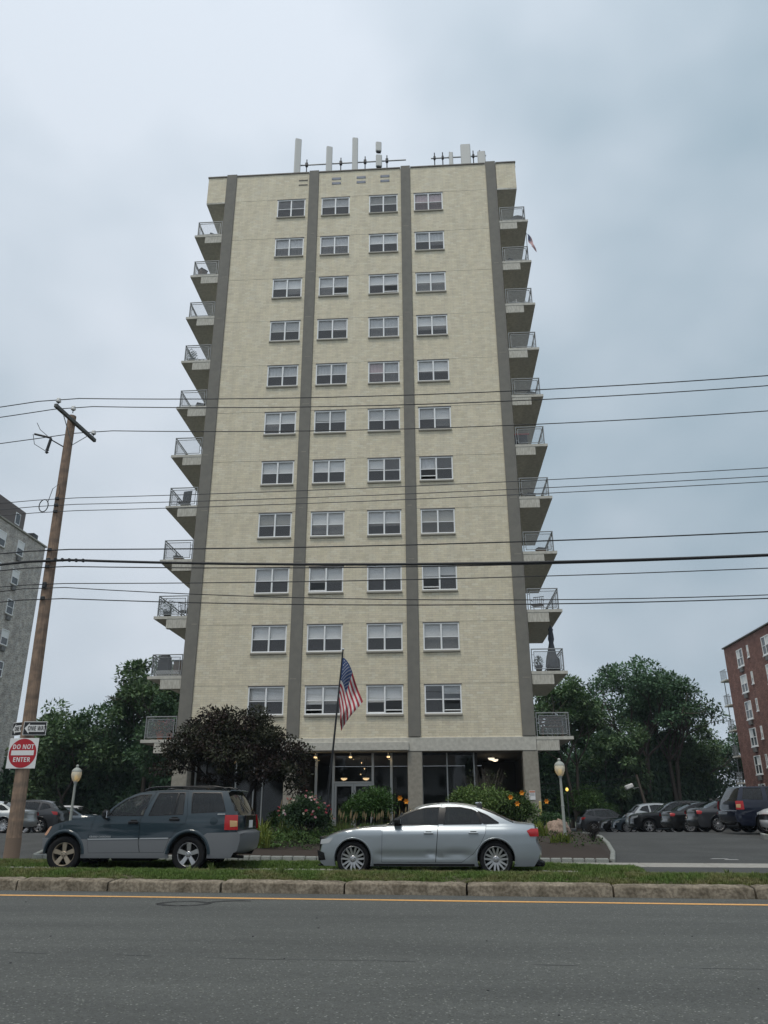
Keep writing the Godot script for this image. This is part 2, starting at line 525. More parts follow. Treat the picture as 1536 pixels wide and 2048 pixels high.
# ---------------------------------------------------------------- light
func make_camera_and_light() -> void:
	var yaw := deg_to_rad(3.658)
	var pitch := deg_to_rad(21.191)
	var roll := deg_to_rad(-0.167)
	var f := Vector3(-sin(yaw) * cos(pitch), sin(pitch), -cos(yaw) * cos(pitch))
	var r := Vector3(cos(yaw), 0, -sin(yaw))
	var u := r.cross(f)
	var cam := Camera3D.new()
	cam.name = "camera"
	cam.transform = Transform3D(Basis(r * cos(roll) + u * sin(roll), u * cos(roll) - r * sin(roll), -f), Vector3(0, 1.3, 0))
	cam.fov = rad_to_deg(2.0 * atan(1024.0 / 1538.0))
	cam.near = 0.05
	cam.far = 900.0
	add_child(cam)
	cam.current = true

	var thin_cloud := Vector3(-sin(deg_to_rad(20)) * cos(deg_to_rad(52)), sin(deg_to_rad(52)), -cos(deg_to_rad(20)) * cos(deg_to_rad(52)))
	var sun := DirectionalLight3D.new()
	sun.name = "sun"
	add_child(sun)
	# the veiled sun stands high over the road; the brightest cloud is a thin patch above the tower's left shoulder
	var high_sun := Vector3(-0.18, 0.92, 0.345).normalized()
	sun.look_at_from_position(high_sun * 100.0, Vector3.ZERO)
	sun.light_energy = 0.5
	sun.light_color = Color(1.0, 0.97, 0.92)
	sun.light_angular_distance = 13.0
	sun.shadow_enabled = true

	var n1 := FastNoiseLite.new()
	n1.seed = 58
	n1.frequency = 0.75
	n1.fractal_octaves = 4
	n1.fractal_gain = 0.42
	var n2 := FastNoiseLite.new()
	n2.seed = 21
	n2.frequency = 2.6
	n2.fractal_octaves = 4
	var w := 1024
	var h := 512
	var data := PackedFloat32Array()
	data.resize(w * h * 3)
	var low := Vector3(0.345, 0.445, 0.525)
	var high := Vector3(0.655, 0.72, 0.80)
	for y in h:
		var e := (0.5 - (y + 0.5) / h) * PI
		for x in w:
			var k := (y * w + x) * 3
			var a := (x + 0.5) / w * TAU   # the panorama's left edge lies towards -z
			var d := Vector3(sin(a) * cos(e), maxf(sin(e), 0.0), -cos(a) * cos(e))
			var q := Vector3(d.x, d.y * 1.5, d.z)
			var s := n1.get_noise_3dv(q) * 0.85 + n2.get_noise_3dv(q) * 0.5
			var toward := maxf(0.0, d.dot(thin_cloud))
			var g := clampf(0.55 + s + 0.42 * pow(toward, 9.0), 0.0, 1.0)
			var l := 0.96 + 0.30 * d.y * d.y
			var c := low.lerp(high, g) * l
			data[k] = c.x
			data[k + 1] = c.y
			data[k + 2] = c.z
	var im := Image.create_from_data(w, h, false, Image.FORMAT_RGBF, data.to_byte_array())
	var pano := PanoramaSkyMaterial.new()
	pano.panorama = ImageTexture.create_from_image(im)
	var sky := Sky.new()
	sky.sky_material = pano
	var env := Environment.new()
	env.background_mode = Environment.BG_SKY
	env.sky = sky
	env.tonemap_mode = Environment.TONE_MAPPER_LINEAR
	env.tonemap_exposure = 1.0
	env.fog_enabled = true            # thin summer haze
	env.fog_density = 0.0003
	env.fog_light_color = Color(0.84, 0.91, 0.97)
	env.sdfgi_enabled = true
	env.ssao_enabled = true
	env.ssil_enabled = true
	var we := WorldEnvironment.new()
	we.name = "environment"
	we.environment = env
	add_child(we)
# ---------------------------------------------------------------- ground and street
func strip(mb: MB, s0: float, s1: float, t0: float, t1: float, y0: float, y1: float, step := 1.0) -> void:
	var k := maxi(1, int(ceil((s1 - s0) / step)))
	for j in k:
		var a := lerpf(s0, s1, float(j) / k)
		var b := lerpf(s0, s1, float(j + 1) / k)
		mb.quad(street(a, t0, y0), street(b, t0, y0), street(b, t1, y1), street(a, t1, y1))

func make_ground() -> void:
	var mb := MB.new()
	mb.quad(Vector3(-400, -0.75, 60), Vector3(400, -0.75, 60), Vector3(400, -0.75, -400), Vector3(-400, -0.75, -400))
	setting(put(mb, "ground", M.turf_ground))
	mb = MB.new()
	strip(mb, -70, 70, -40, 0.05, 0, 0, 10)
	var road := put(mb, "road", M.asphalt_road)
	setting(road)
	mb = MB.new()   # the painted edge line, worn in places
	for j in 60:
		var s := -30.0 + j
		var w := 0.105 + 0.012 * sin(j * 1.7)
		mb.quad(street(s, -0.78 - w, 0.004), street(s + 1.0, -0.78 - 0.105 - 0.012 * sin((j + 1) * 1.7), 0.004), street(s + 1.0, -0.72, 0.004), street(s, -0.72, 0.004))
	put(mb, "edge_line", M.road_paint_yellow, road)
	# a looping tyre mark
	mb = MB.new()
	var ring := []
	for k in 40:
		var a := TAU * k / 39.0 * 0.93 + 0.5
		ring.append(Vector2(-3.72 + cos(a) * 0.36, -1.62 + sin(a) * 0.28))
	for k in range(1, 8):
		ring.append(Vector2(-3.45 + k * 0.09, -1.45 + 0.1 * sin(k * 0.5) + k * 0.045))
	for k in ring.size() - 1:
		var p: Vector2 = ring[k]
		var q: Vector2 = ring[k + 1]
		var n := (q - p).normalized().orthogonal() * 0.055
		mb.quad(street(p.x - n.x, p.y - n.y, 0.003), street(q.x - n.x, q.y - n.y, 0.003), street(q.x + n.x, q.y + n.y, 0.003), street(p.x + n.x, p.y + n.y, 0.003))
		mb.quad(street(p.x + n.x, p.y + n.y, 0.003), street(q.x + n.x, q.y + n.y, 0.003), street(q.x - n.x, q.y - n.y, 0.003), street(p.x - n.x, p.y - n.y, 0.003))
	put(mb, "tyre_mark", M.tyre_rubber_mark, road)
	# seam of the paving running along the road
	rng.seed = 77
	for line in [[-2.85, -11.0, 8.0], [-5.9, -7.0, 6.0], [-1.5, 0.5, 6.5]]:
		mb = MB.new()
		var prev := 0.0
		for j in 36:
			var s0: float = lerpf(line[1], line[2], j / 36.0)
			var s1: float = lerpf(line[1], line[2], (j + 1) / 36.0)
			var nx := prev * 0.7 + rng.randf_range(-0.03, 0.03)
			if rng.randf() < 0.65:
				var w := rng.randf_range(0.002, 0.008)
				mb.quad(street(s0, line[0] + prev - w, 0.003), street(s1, line[0] + nx - w, 0.003), street(s1, line[0] + nx + w, 0.003), street(s0, line[0] + prev + w, 0.003))
			prev = nx
		put(mb, "pavement_crack", M.crack_filler, road)
	# loose grit
	var grit := MB.new()
	for j in 70:
		var c := street(rng.randf_range(-9, 7), rng.randf_range(-11.5, -0.1), 0.004)
		var r := rng.randf_range(0.004, 0.011)
		grit.box(c, Vector3(r, r * 0.8, r) * 2.0 * rng.randf_range(0.6, 1.2), r * 0.4, Basis(Vector3.UP, rng.randf() * TAU))
	put(grit, "grit", M.crack_filler, road).set_meta("kind", "stuff")

	# granite kerb of the median, stone by stone
	var median := Node3D.new()
	median.name = "median"
	add_child(median)
	setting(median)
	var joints := [-15.9, -13.7, -11.6, -9.55, -7.48, -5.77, -3.73, -1.59, 0.44, 2.76, 4.9, 7.1, 9.3, 11.5, 13.7]
	for j in joints.size() - 1:
		mb = MB.new()
		kerb_stone(mb, joints[j] + 0.016, joints[j + 1] - 0.016, 40 + j)
		put(mb, "kerb_stone", M.kerb_stone, median)
	# the turf of the median and the kerb behind it
	mb = MB.new()
	var g := []
	for a in 9:
		var row := PackedVector3Array()
		var t := lerpf(0.28, 1.80, a / 8.0)
		for b in 121:
			var s := lerpf(-16, 14, b / 120.0)
			row.push_back(street(s, t, 0.15 + 0.095 * sin(PI * a / 8.0) + 0.012 * sin(s * 2.1 + a) + 0.01 * sin(s * 5.3)))
		g.append(row)
	mb.grid(g)
	put(mb, "turf", M.soil, median)
	for j in 10:
		mb = MB.new()
		var s := -16.0 + j * 3.0
		mb.box(street(s + 1.5, 1.86, 0.03), Vector3(2.985, 0.26, 0.13), 0.02, Basis(Vector3.UP, -deg_to_rad(STREET_TURN)))
		put(mb, "back_kerb", M.sidewalk_concrete, median)

	mb = MB.new()
	strip(mb, -70, 70, 1.7, 4.3, 0.06, 0.06, 10)
	setting(put(mb, "side_street", M.asphalt_street))
	# flush edging on the far side and the verge behind it
	var verge := Node3D.new()
	verge.name = "verge"
	add_child(verge)
	setting(verge)
	for j in 5:
		mb = MB.new()
		mb.box(street(-10.9 + j * 3.0, 4.34, 0.02), Vector3(2.985, 0.15, 0.15), 0.02, Basis(Vector3.UP, -deg_to_rad(STREET_TURN)))
		put(mb, "edging", M.sidewalk_concrete, verge)
	g = []
	for a in 7:
		var row := PackedVector3Array()
		for b in 61:
			var f := b / 60.0
			var s0 := -16.0
			var s1 := 4.05 - 0.9 * pow(absf(a / 3.0 - 1.0), 2.4)
			row.push_back(street(lerpf(s0, s1, f), lerpf(4.4, 5.75, a / 6.0), 0.085 + 0.085 * sin(PI * a / 6.0) * smoothstep(1.0, 0.88, f)))
		g.append(row)
	mb = MB.new()
	mb.grid(g)
	put(mb, "turf", M.turf_ground, verge)
	# apron in front of the driveway, then the footway in slabs
	mb = MB.new()
	strip(mb, 2.6, 70, 4.25, 5.8, 0.062, 0.092, 10)
	strip(mb, -70, -15.9, 4.25, 5.8, 0.062, 0.092, 10)
	setting(put(mb, "driveway_apron", M.asphalt_street))
	var walk := Node3D.new()
	walk.name = "sidewalk"
	add_child(walk)
	setting(walk)
	for j in 36:
		mb = MB.new()
		mb.box(street(-22.0 + j * 1.5, 6.42, 0.035), Vector3(1.488, 0.13, 1.34), 0.012, Basis(Vector3.UP, -deg_to_rad(STREET_TURN)))
		put(mb, "slab", M.sidewalk_concrete, walk)
	# car park: one sheet that rises to a crest and falls away behind
	g = []
	var zs := [-19.0, -21.0, -23, -25, -27.5, -30, -32, -34, -36, -38, -42, -46, -53, -60, -68, -76, -100]
	for z in zs:
		var row := PackedVector3Array()
		for b in 41:
			row.push_back(Vector3(lerpf(-90, 90, b / 40.0), (lot_height(z) if z < -19.5 else 0.02) - 0.008, z))
		g.append(row)
	# the front edge follows the footway
	for b in 41:
		var x := lerpf(-90, 90, b / 40.0)
		var p := street_x(x, 7.08, 0.096)
		g[0][b] = p
		g[1][b] = Vector3(x, 0.11, minf(p.z - 1.2, -21.0))
		for q in range(2, 5):
			if g[q][b].z > g[q - 1][b].z - 0.4:
				g[q][b] = Vector3(x, g[q][b].y, g[q - 1][b].z - 0.4)
	mb = MB.new()
	mb.grid(g)
	var lot := put(mb, "car_park", M.asphalt_street)
	setting(lot)
	mb = MB.new()   # worn white arrow scraps painted on the driveway
	for q in [[7.15, -22.0, 0.26, 0.03], [7.3, -21.6, 0.2, 0.04], [6.95, -22.5, 0.3, 0.03]]:
		mb.quad(Vector3(q[0] - q[2], 0.118, q[1] + q[3]), Vector3(q[0] + q[2], 0.118, q[1] + q[3] * 0.6), Vector3(q[0] + q[2] * 0.7, 0.128, q[1] - q[3]), Vector3(q[0] - q[2] * 0.6, 0.128, q[1] - q[3]))
	put(mb, "worn_marking", M.worn_white_paint, lot)

	# the planted bed: mulch mound with granite sett edging
	var bed := Node3D.new()
	bed.name = "planting_bed"
	add_child(bed)
	setting(bed)
	var left := [Vector2(-10.9, -22.05), Vector2(-11.7, -24.5), Vector2(-12.9, -28), Vector2(-13.3, -31), Vector2(-13.3, -35.5)]
	var right := [Vector2(4.2, -20.75), Vector2(4.75, -23.3), Vector2(5.3, -26.6), Vector2(5.75, -30), Vector2(5.75, -35.5)]
	g = []
	for a in 25:
		var f := a / 24.0 * 4.0
		var k := mini(int(f), 3)
		var l: Vector2 = left[k].lerp(left[k + 1], f - k)
		var r: Vector2 = right[k].lerp(right[k + 1], f - k)
		var row := PackedVector3Array()
		for b in 49:
			var p := l.lerp(r, b / 48.0)
			var y := bed_height(p.x, p.y) + 0.03 * sin(p.x * 3.1) * sin(p.y * 2.7)
			if a == 0 or b == 0 or b == 48:
				y = maxf(lot_height(p.y), 0.1) + 0.03
			row.push_back(Vector3(p.x, y, p.y))
		g.append(row)
	mb = MB.new()
	mb.grid(g)
	put(mb, "mulch", M.mulch, bed)
	rng.seed = 5
	var edge := []
	for k in 4:
		edge.append([left[3 - k + 1], left[3 - k]])
	edge.append([left[0], right[0]])
	for k in 4:
		edge.append([right[k], right[k + 1]])
	for e in edge:
		var d: Vector2 = e[1] - e[0]
		var at := 0.0
		while at < d.length() - 0.15:
			var w := rng.randf_range(0.25, 0.36)
			var p: Vector2 = e[0] + d.normalized() * (at + w * 0.5)
			if p.y > -33.4:
				mb = MB.new()
				var y := maxf(lot_height(p.y), 0.1)
				mb.box(Vector3(p.x, y + rng.randf() * 0.012, p.y), Vector3(w - 0.015, 0.17, 0.13), 0.022, Basis(Vector3.UP, -d.angle() + rng.randf_range(-0.03, 0.03)))
				put(mb, "sett", M.granite, bed)
			at += w
	# a kerbed turf island at the edge of the car park
	var isle := Node3D.new()
	isle.name = "turf_island"
	add_child(isle)
	setting(isle)
	mb = MB.new()
	var isl := [Vector2(11.4, -30.2), Vector2(11.2, -29.4), Vector2(11.6, -28.4), Vector2(13.5, -27.2), Vector2(17, -26.6), Vector2(24, -26.2), Vector2(24, -30.4), Vector2(12.2, -30.4)]
	var top := []
	for p in isl:
		top.append(Vector3(p.x, lot_height(p.y) + 0.13, p.y))
	top.reverse()
	mb.poly3(top)
	put(mb, "turf", M.turf_ground, isle)
	for k in 5:
		var d: Vector2 = isl[k + 1] - isl[k]
		var at := 0.0
		while at < d.length() - 0.1:
			var w := minf(rng.randf_range(0.3, 0.42), d.length() - at)
			var p: Vector2 = isl[k] + d.normalized() * (at + w * 0.5)
			mb = MB.new()
			mb.box(Vector3(p.x, lot_height(p.y) + 0.06, p.y), Vector3(w - 0.012, 0.2, 0.13), 0.018, Basis(Vector3.UP, -d.angle()))
			put(mb, "sett", M.granite, isle)
			at += w

func kerb_stone(mb: MB, s0: float, s1: float, seed_: int) -> void:
	var r := RandomNumberGenerator.new()
	r.seed = seed_
	var prof := [Vector2(0.0, -0.05), Vector2(0.0, 0.06), Vector2(0.004, 0.135), Vector2(0.012, 0.152), Vector2(0.026, 0.163), Vector2(0.05, 0.168), Vector2(0.16, 0.176), Vector2(0.30, 0.182), Vector2(0.32, 0.15), Vector2(0.325, 0.05)]
	var shift := r.randf_range(-0.012, 0.012)
	var rise := r.randf_range(-0.008, 0.008)
	var tip := r.randf_range(-0.014, 0.014)
	var g := []
	var k := int((s1 - s0) / 0.09)
	for p in prof:
		var row := PackedVector3Array()
		for j in k + 1:
			var s := lerpf(s0, s1, float(j) / k)
			var e := 0.012 if j == 0 or j == k else 0.0
			row.push_back(street(s + (0.0 if j > 0 else 0.0), p.x + e + r.randf_range(-0.009, 0.009) + shift, p.y - e * 1.6 + r.randf_range(-0.006, 0.006) + rise + tip * (float(j) / k - 0.5)))
		g.append(row)
	mb.grid(g)
	for j in [0, k]:
		var pts := []
		for row in g:
			pts.append(row[j])
		if j == k:
			pts.reverse()
		mb.poly3(pts)

# ---------------------------------------------------------------- tower
func wall(mb: MB, x0: float, x1: float, y0: float, y1: float, z: float) -> void:
	var k := mb.vert(Vector3(x0, y0, z), Vector3.BACK, Vector2(x0, -y0))
	mb.vert(Vector3(x1, y0, z), Vector3.BACK, Vector2(x1, -y0))
	mb.vert(Vector3(x1, y1, z), Vector3.BACK, Vector2(x1, -y1))
	mb.vert(Vector3(x0, y1, z), Vector3.BACK, Vector2(x0, -y1))
	mb.i.append_array(PackedInt32Array([k, k + 2, k + 1, k, k + 3, k + 2]))

func wall_x(mb: MB, x: float, z0: float, z1: float, y0: float, y1: float, s: float) -> void:  # a wall facing s along x
	var k := mb.vert(Vector3(x, y0, z0), Vector3(s, 0, 0), Vector2(z0, -y0))
	mb.vert(Vector3(x, y0, z1), Vector3(s, 0, 0), Vector2(z1, -y0))
	mb.vert(Vector3(x, y1, z1), Vector3(s, 0, 0), Vector2(z1, -y1))
	mb.vert(Vector3(x, y1, z0), Vector3(s, 0, 0), Vector2(z0, -y1))
	if (z1 - z0) * s < 0:
		mb.i.append_array(PackedInt32Array([k, k + 2, k + 1, k, k + 3, k + 2]))
	else:
		mb.i.append_array(PackedInt32Array([k, k + 1, k + 2, k, k + 2, k + 3]))

const WINDOW_X := [-8.247, -5.703, -2.983, -0.439]
const WINDOW_W := 1.613
const WINDOW_H := 1.366
const WINDOW_TOP := 33.963

func window_meshes() -> Dictionary:
	# origin at the opening's lower left corner, facing +z
	var d := {}
	var w := WINDOW_W
	var b := 0.085
	var t := WINDOW_H - 0.045
	var mb := MB.new()
	var f := 0.06
	mb.box(Vector3(w / 2, t - f / 2, -0.03), Vector3(w, f, 0.07), 0.008)
	mb.box(Vector3(w / 2, b + f / 2, -0.028), Vector3(w, f, 0.075), 0.008)
	for x in [f / 2, w - f / 2]:
		mb.box(Vector3(x, (b + t) / 2, -0.03), Vector3(f, t - b - 2 * f, 0.07), 0.008)
	mb.box(Vector3(w / 2, (b + t) / 2, -0.03), Vector3(0.075, t - b - 2 * f, 0.066), 0.008)
	d.frame = mb.mesh()
	var pw := (w - 2 * f - 0.075) / 2
	var mid := (b + t) / 2 - 0.01
	d.x0 = [f, w / 2 + 0.0375]
	d.pw = pw
	d.low = b + f
	d.mid = mid
	d.high = t - f
	mb = MB.new()   # meeting rail and sash edges
	mb.box(Vector3(pw / 2, mid, -0.052), Vector3(pw, 0.042, 0.05), 0.006)
	d.rail = mb.mesh()
	mb = MB.new()
	mb.quad(Vector3(0, 0, 0), Vector3(pw, 0, 0), Vector3(pw, d.high - mid, 0), Vector3(0, d.high - mid, 0))
	d.upper = mb.mesh()
	mb = MB.new()
	mb.quad(Vector3(0, 0, 0), Vector3(pw, 0, 0), Vector3(pw, mid - d.low, 0), Vector3(0, mid - d.low, 0))
	d.lower = mb.mesh()
	mb = MB.new()
	mb.box(Vector3(w / 2, WINDOW_H - 0.02, 0.002), Vector3(w + 0.04, 0.045, 0.05), 0.004)
	d.lintel = mb.mesh()
	mb = MB.new()
	mb.box(Vector3(w / 2, 0.042, 0.015), Vector3(w + 0.03, 0.085, 0.13), 0.012)
	d.sill = mb.mesh()
	mb = MB.new()
	for k in 8:   # folds of a curtain
		var x0 := pw * k / 8.0
		var x1 := pw * (k + 1) / 8.0
		mb.quad(Vector3(x0, -1, 0.02 * (k % 2)), Vector3(x1, -1, 0.02 * ((k + 1) % 2)), Vector3(x1, 0, 0.02 * ((k + 1) % 2)), Vector3(x0, 0, 0.02 * (k % 2)))
	d.curtain = mb.mesh()
	mb = MB.new()
	mb.box(Vector3(pw / 2, -0.5, 0), Vector3(pw, 1.0, 0.004))
	d.blind = mb.mesh()
	mb = MB.new()   # slatted blind
	for k in 26:
		mb.quad(Vector3(0, -1 + k / 26.0, 0.012), Vector3(pw, -1 + k / 26.0, 0.012), Vector3(pw, -1 + (k + 1.0) / 26.0, 0.004), Vector3(0, -1 + (k + 1.0) / 26.0, 0.004))
	d.slats = mb.mesh()
	return d

func make_window(parent: Node, d: Dictionary, at: Vector3, style: Array) -> void:
	var o := put_mesh(d.frame, "window", M.white_frame, parent, Transform3D(Basis(), at))
	put_mesh(d.lintel, "lintel", M.steel_lintel, o)
	put_mesh(d.sill, "sill", M.stone_sill, o)
	for k in 2:
		var x: float = d.x0[k]
		var lift: float = style[k][2]     # an opened lower sash
		put_mesh(d.rail, "meeting_rail", M.white_frame, o, Transform3D(Basis(), Vector3(x, 0, 0)))
		put_mesh(d.upper, "pane", M.window_glass, o, Transform3D(Basis(), Vector3(x, d.mid, -0.045)))
		put_mesh(d.upper, "added_inner_pane", M.window_glass, o, Transform3D(Basis(), Vector3(x, d.mid, -0.059)))  # second sheet, added to double the sky's reflection
		put_mesh(d.upper, "added_outer_pane", M.window_glass, o, Transform3D(Basis(), Vector3(x, d.mid, -0.022)))  # extra outer sheet, added only to strengthen the upper sash's reflection
		put_mesh(d.lower, "pane", M.window_glass, o, Transform3D(Basis(), Vector3(x, d.low + lift, -0.066)))
		if lift == 0.0:
			put_mesh(d.lower, "insect_screen", M.insect_screen, o, Transform3D(Basis(), Vector3(x, d.low, -0.035)))
		else:
			put_mesh(d.rail, "sash_rail", M.white_frame, o, Transform3D(Basis(), Vector3(x, d.low - d.mid + lift, -0.02)))
		var kind: String = style[k][0]
		var drop: float = style[k][1] * (d.high - d.low)
		if kind != "none":
			var mesh: Mesh = {"blind": d.blind, "beige": d.slats, "slats": d.slats, "net": d.curtain, "pink": d.curtain}[kind]
			var m: Material = {"blind": M.roller_blind, "beige": M.beige_blind, "slats": M.roller_blind, "net": M.net_curtain, "pink": M.pink_curtain}[kind]
			put_mesh(mesh, "blind", m, o, Transform3D(Basis.from_scale(Vector3(1, drop, 1)), Vector3(x, d.high + 0.02, -0.13)))

func make_tower() -> void:
	var tw := thing("apartment_tower", "tall cream brick apartment tower with grey pilasters and stacked side balconies", "building", Vector3.ZERO)
	var d := window_meshes()
	# front wall, cut around the openings
	var body := MB.new()
	var lo := 4.2
	var hi := 35.82
	var xs := [-11.31]
	for x in WINDOW_X:
		xs.append_array([x - 0.17, x, x + WINDOW_W, x + WINDOW_W + 0.17])
	xs.append(4.24)
	var ys := [lo]
	for r in 11:
		var top := WINDOW_TOP - (10 - r) * STOREY
		ys.append_array([top - WINDOW_H - 0.1, top - WINDOW_H, top, top + 0.012])
	ys.append(hi)
	for a in xs.size() - 1:
		for b in ys.size() - 1:
			var in_x: int = a % 4    # 0 plain, 1 left margin, 2 opening, 3 right margin
			var in_y: int = b % 4    # 0 plain, 1 margin below, 2 opening, 3 joint line
			if in_x == 2 and in_y == 2:
				continue
			if in_y == 3 and in_x != 2:
				var seams := MB.new()
				seams.quad(Vector3(xs[a], ys[b], FRONT - 0.012), Vector3(xs[a + 1], ys[b], FRONT - 0.012), Vector3(xs[a + 1], ys[b + 1], FRONT - 0.012), Vector3(xs[a], ys[b + 1], FRONT - 0.012))
				put(seams, "control_joint", M.joint_sealant, tw)
				continue
			wall(body, xs[a], xs[a + 1], ys[b], ys[b + 1], FRONT)
	for x in WINDOW_X:   # reveals
		for r in 11:
			var top := WINDOW_TOP - r * STOREY
			var bot := top - WINDOW_H
			var z0 := FRONT - 0.16
			body.quad(Vector3(x, bot, z0), Vector3(x, bot, FRONT), Vector3(x, top, FRONT), Vector3(x, top, z0))
			body.quad(Vector3(x + WINDOW_W, bot, FRONT), Vector3(x + WINDOW_W, bot, z0), Vector3(x + WINDOW_W, top, z0), Vector3(x + WINDOW_W, top, FRONT))
			body.quad(Vector3(x, top, FRONT), Vector3(x + WINDOW_W, top, FRONT), Vector3(x + WINDOW_W, top, z0), Vector3(x, top, z0))
	put(body, "front_wall", M.cream_brick, tw)
	# the other walls, the core behind the windows and the roof
	var sides := MB.new()
	wall_x(sides, -11.31, FRONT, FRONT - 20, lo, hi, -1)
	wall_x(sides, 4.24, FRONT, FRONT - 20, lo, hi, 1)
	put(sides, "side_wall", M.cream_brick, tw)
	var core := MB.new()
	core.quad(Vector3(4.2, lo, FRONT - 20), Vector3(-11.27, lo, FRONT - 20), Vector3(-11.27, hi, FRONT - 20), Vector3(4.2, hi, FRONT - 20))
	put(core, "rear_wall", M.cream_brick, tw)
	# rooms behind the windows: back wall, floors, partitions
	core = MB.new()
	core.quad(Vector3(-11.25, lo, FRONT - 4.6), Vector3(4.18, lo, FRONT - 4.6), Vector3(4.18, hi, FRONT - 4.6), Vector3(-11.25, hi, FRONT - 4.6))
	put(core, "room_wall", M.room_plaster, tw)
	for r in 12:
		core = MB.new()
		core.box(Vector3(-3.535, lo + r * STOREY - 0.1, FRONT - 2.42), Vector3(15.4, 0.2, 4.3))
		put(core, "floor_slab", M.room_plaster, tw)
	for x in [-11.2, -6.18, -3.55, -0.9, 4.12]:
		core = MB.new()
		core.box(Vector3(x, (lo + hi) / 2, FRONT - 2.45), Vector3(0.1, hi - lo - 0.02, 4.2))
		put(core, "partition", M.room_plaster, tw)
	core = MB.new()
	core.box(Vector3(-3.535, 35.2, FRONT - 10), Vector3(15.3, 0.2, 19.6))
	put(core, "roof", M.coping_metal, tw)
	# windows
	rng.seed = 31
	var fixed := {
		0: [["none", 0, 0], ["none", 0, 0]], 3: [["pink", 1.0, 0], ["pink", 1.0, 0]],
		4: [["net", 1.0, 0], ["net", 1.0, 0]], 5: [["net", 1.0, 0], ["net", 0.98, 0]], 2: [["beige", 0.45, 0], ["beige", 0.45, 0]], 14: [["net", 1.0, 0], ["net", 1.0, 0]],
		18: [["pink", 0.9, 0], ["net", 1.0, 0]], 26: [["blind", 0.42, 0.0], ["none", 0, 0]], 27: [["net", 0.5, 0.2], ["none", 0, 0]],
		31: [["beige", 1.0, 0], ["beige", 1.0, 0]], 39: [["slats", 1.0, 0], ["slats", 1.0, 0]], 35: [["slats", 0.45, 0.12], ["slats", 0.4, 0]],
		36: [["blind", 0.5, 0], ["blind", 0.5, 0]], 37: [["blind", 0.5, 0], ["blind", 0.56, 0]], 38: [["blind", 0.5, 0], ["blind", 0.5, 0]],
		40: [["slats", 0.46, 0], ["slats", 0.46, 0]], 41: [["blind", 0.66, 0.16], ["blind", 0.66, 0]], 42: [["blind", 0.6, 0.02], ["blind", 0.48, 0.12]], 43: [["none", 0, 0], ["slats", 0.3, 0.1]],
		32: [["slats", 0.5, 0], ["slats", 0.5, 0]], 33: [["slats", 0.6, 0.05], ["slats", 0.6, 0]], 34: [["slats", 0.5, 0], ["slats", 0.5, 0]], 25: [["blind", 0.5, 0], ["blind", 0.5, 0]]}
	for r in 11:
		for c in 4:
			var style = fixed.get(r * 4 + c)
			if style == null:
				var kind: String = ["blind", "blind", "slats", "blind", "net", "beige", "slats"][rng.randi() % 7]
				var drop := rng.randf_range(0.42, 0.55) if rng.randf() < 0.7 else rng.randf_range(0.6, 1.0)
				style = [[kind, drop, 0.0], [kind, drop if rng.randf() < 0.7 else rng.randf_range(0.3, 0.9), 0.12 if rng.randf() < 0.08 else 0.0]]
			make_window(tw, d, Vector3(WINDOW_X[c], WINDOW_TOP - r * STOREY - WINDOW_H, FRONT), style)
	# pilasters, with the cast joints a hand's breadth high at some floors
	for p in [[-11.31, -10.72], [-6.46, -5.9], [-1.17, -0.634], [3.68, 4.24]]:
		var mb := MB.new()
		mb.box(Vector3((p[0] + p[1]) / 2, (4.2 + 35.98) / 2 + 0.01, FRONT - 0.08), Vector3(p[1] - p[0], 35.98 - 4.2 - 0.02, 0.30), 0.02)
		put(mb, "pilaster", M.taupe_render, tw)
		for r in 10:
			if rng.randf() < 0.55:
				mb = MB.new()
				var cx := rng.randf_range(p[0] + 0.2, p[1] - 0.2)
				mb.box(Vector3(cx, 4.3 + (r + 1) * STOREY - 0.35 + rng.randf_range(-0.2, 0.2), FRONT + 0.071), Vector3(rng.randf_range(0.2, 0.36), 0.035, 0.006))
				put(mb, "mortar_patch", M.stained_concrete, tw)
		# the column below
		mb = MB.new()
		mb.box(Vector3((p[0] + p[1]) / 2, (3.63 - 0.1) / 2, FRONT - 0.28), Vector3(p[1] - p[0] + 0.08, 3.63 + 0.1, 0.62), 0.025)
		put(mb, "column", M.stained_concrete, tw)
	# transfer beam and parapet
	var beam := MB.new()
	beam.box(Vector3(-3.535, 3.915, FRONT - 0.2), Vector3(15.55, 0.565, 0.5), 0.015)
	put(beam, "beam", M.pale_concrete, tw)
	beam = MB.new()
	beam.box(Vector3(-3.6, 3.84, FRONT + 0.12), Vector3(4.9, 0.34, 0.22), 0.012)
	put(beam, "entrance_fascia", M.pale_concrete, tw)
	for s in [[-12.4, -11.33], [4.26, 5.36]]:
		var mb := MB.new()
		wall(mb, s[0], s[1], 33.99, 35.82, FRONT)
		wall_x(mb, s[0], FRONT, FRONT - 7.2, 33.99, 35.82, -1)
		wall_x(mb, s[1], FRONT, FRONT - 7.2, 33.99, 35.82, 1)
		put(mb, "parapet_wing", M.cream_brick, tw)
		mb = MB.new()
		mb.box(Vector3((s[0] + s[1]) / 2, 33.95, FRONT - 3.6), Vector3(s[1] - s[0] - 0.004, 0.08, 7.18))
		put(mb, "soffit", M.pale_concrete, tw)
	for s in [[-12.44, -11.33], [-10.7, -6.48], [-5.88, -1.19], [-0.614, 3.66], [4.26, 5.4]]:
		var mb := MB.new()
		mb.box(Vector3((s[0] + s[1]) / 2, 35.87, FRONT - 0.12), Vector3(s[1] - s[0], 0.09, 0.34), 0.01)
		put(mb, "coping", M.coping_metal, tw)
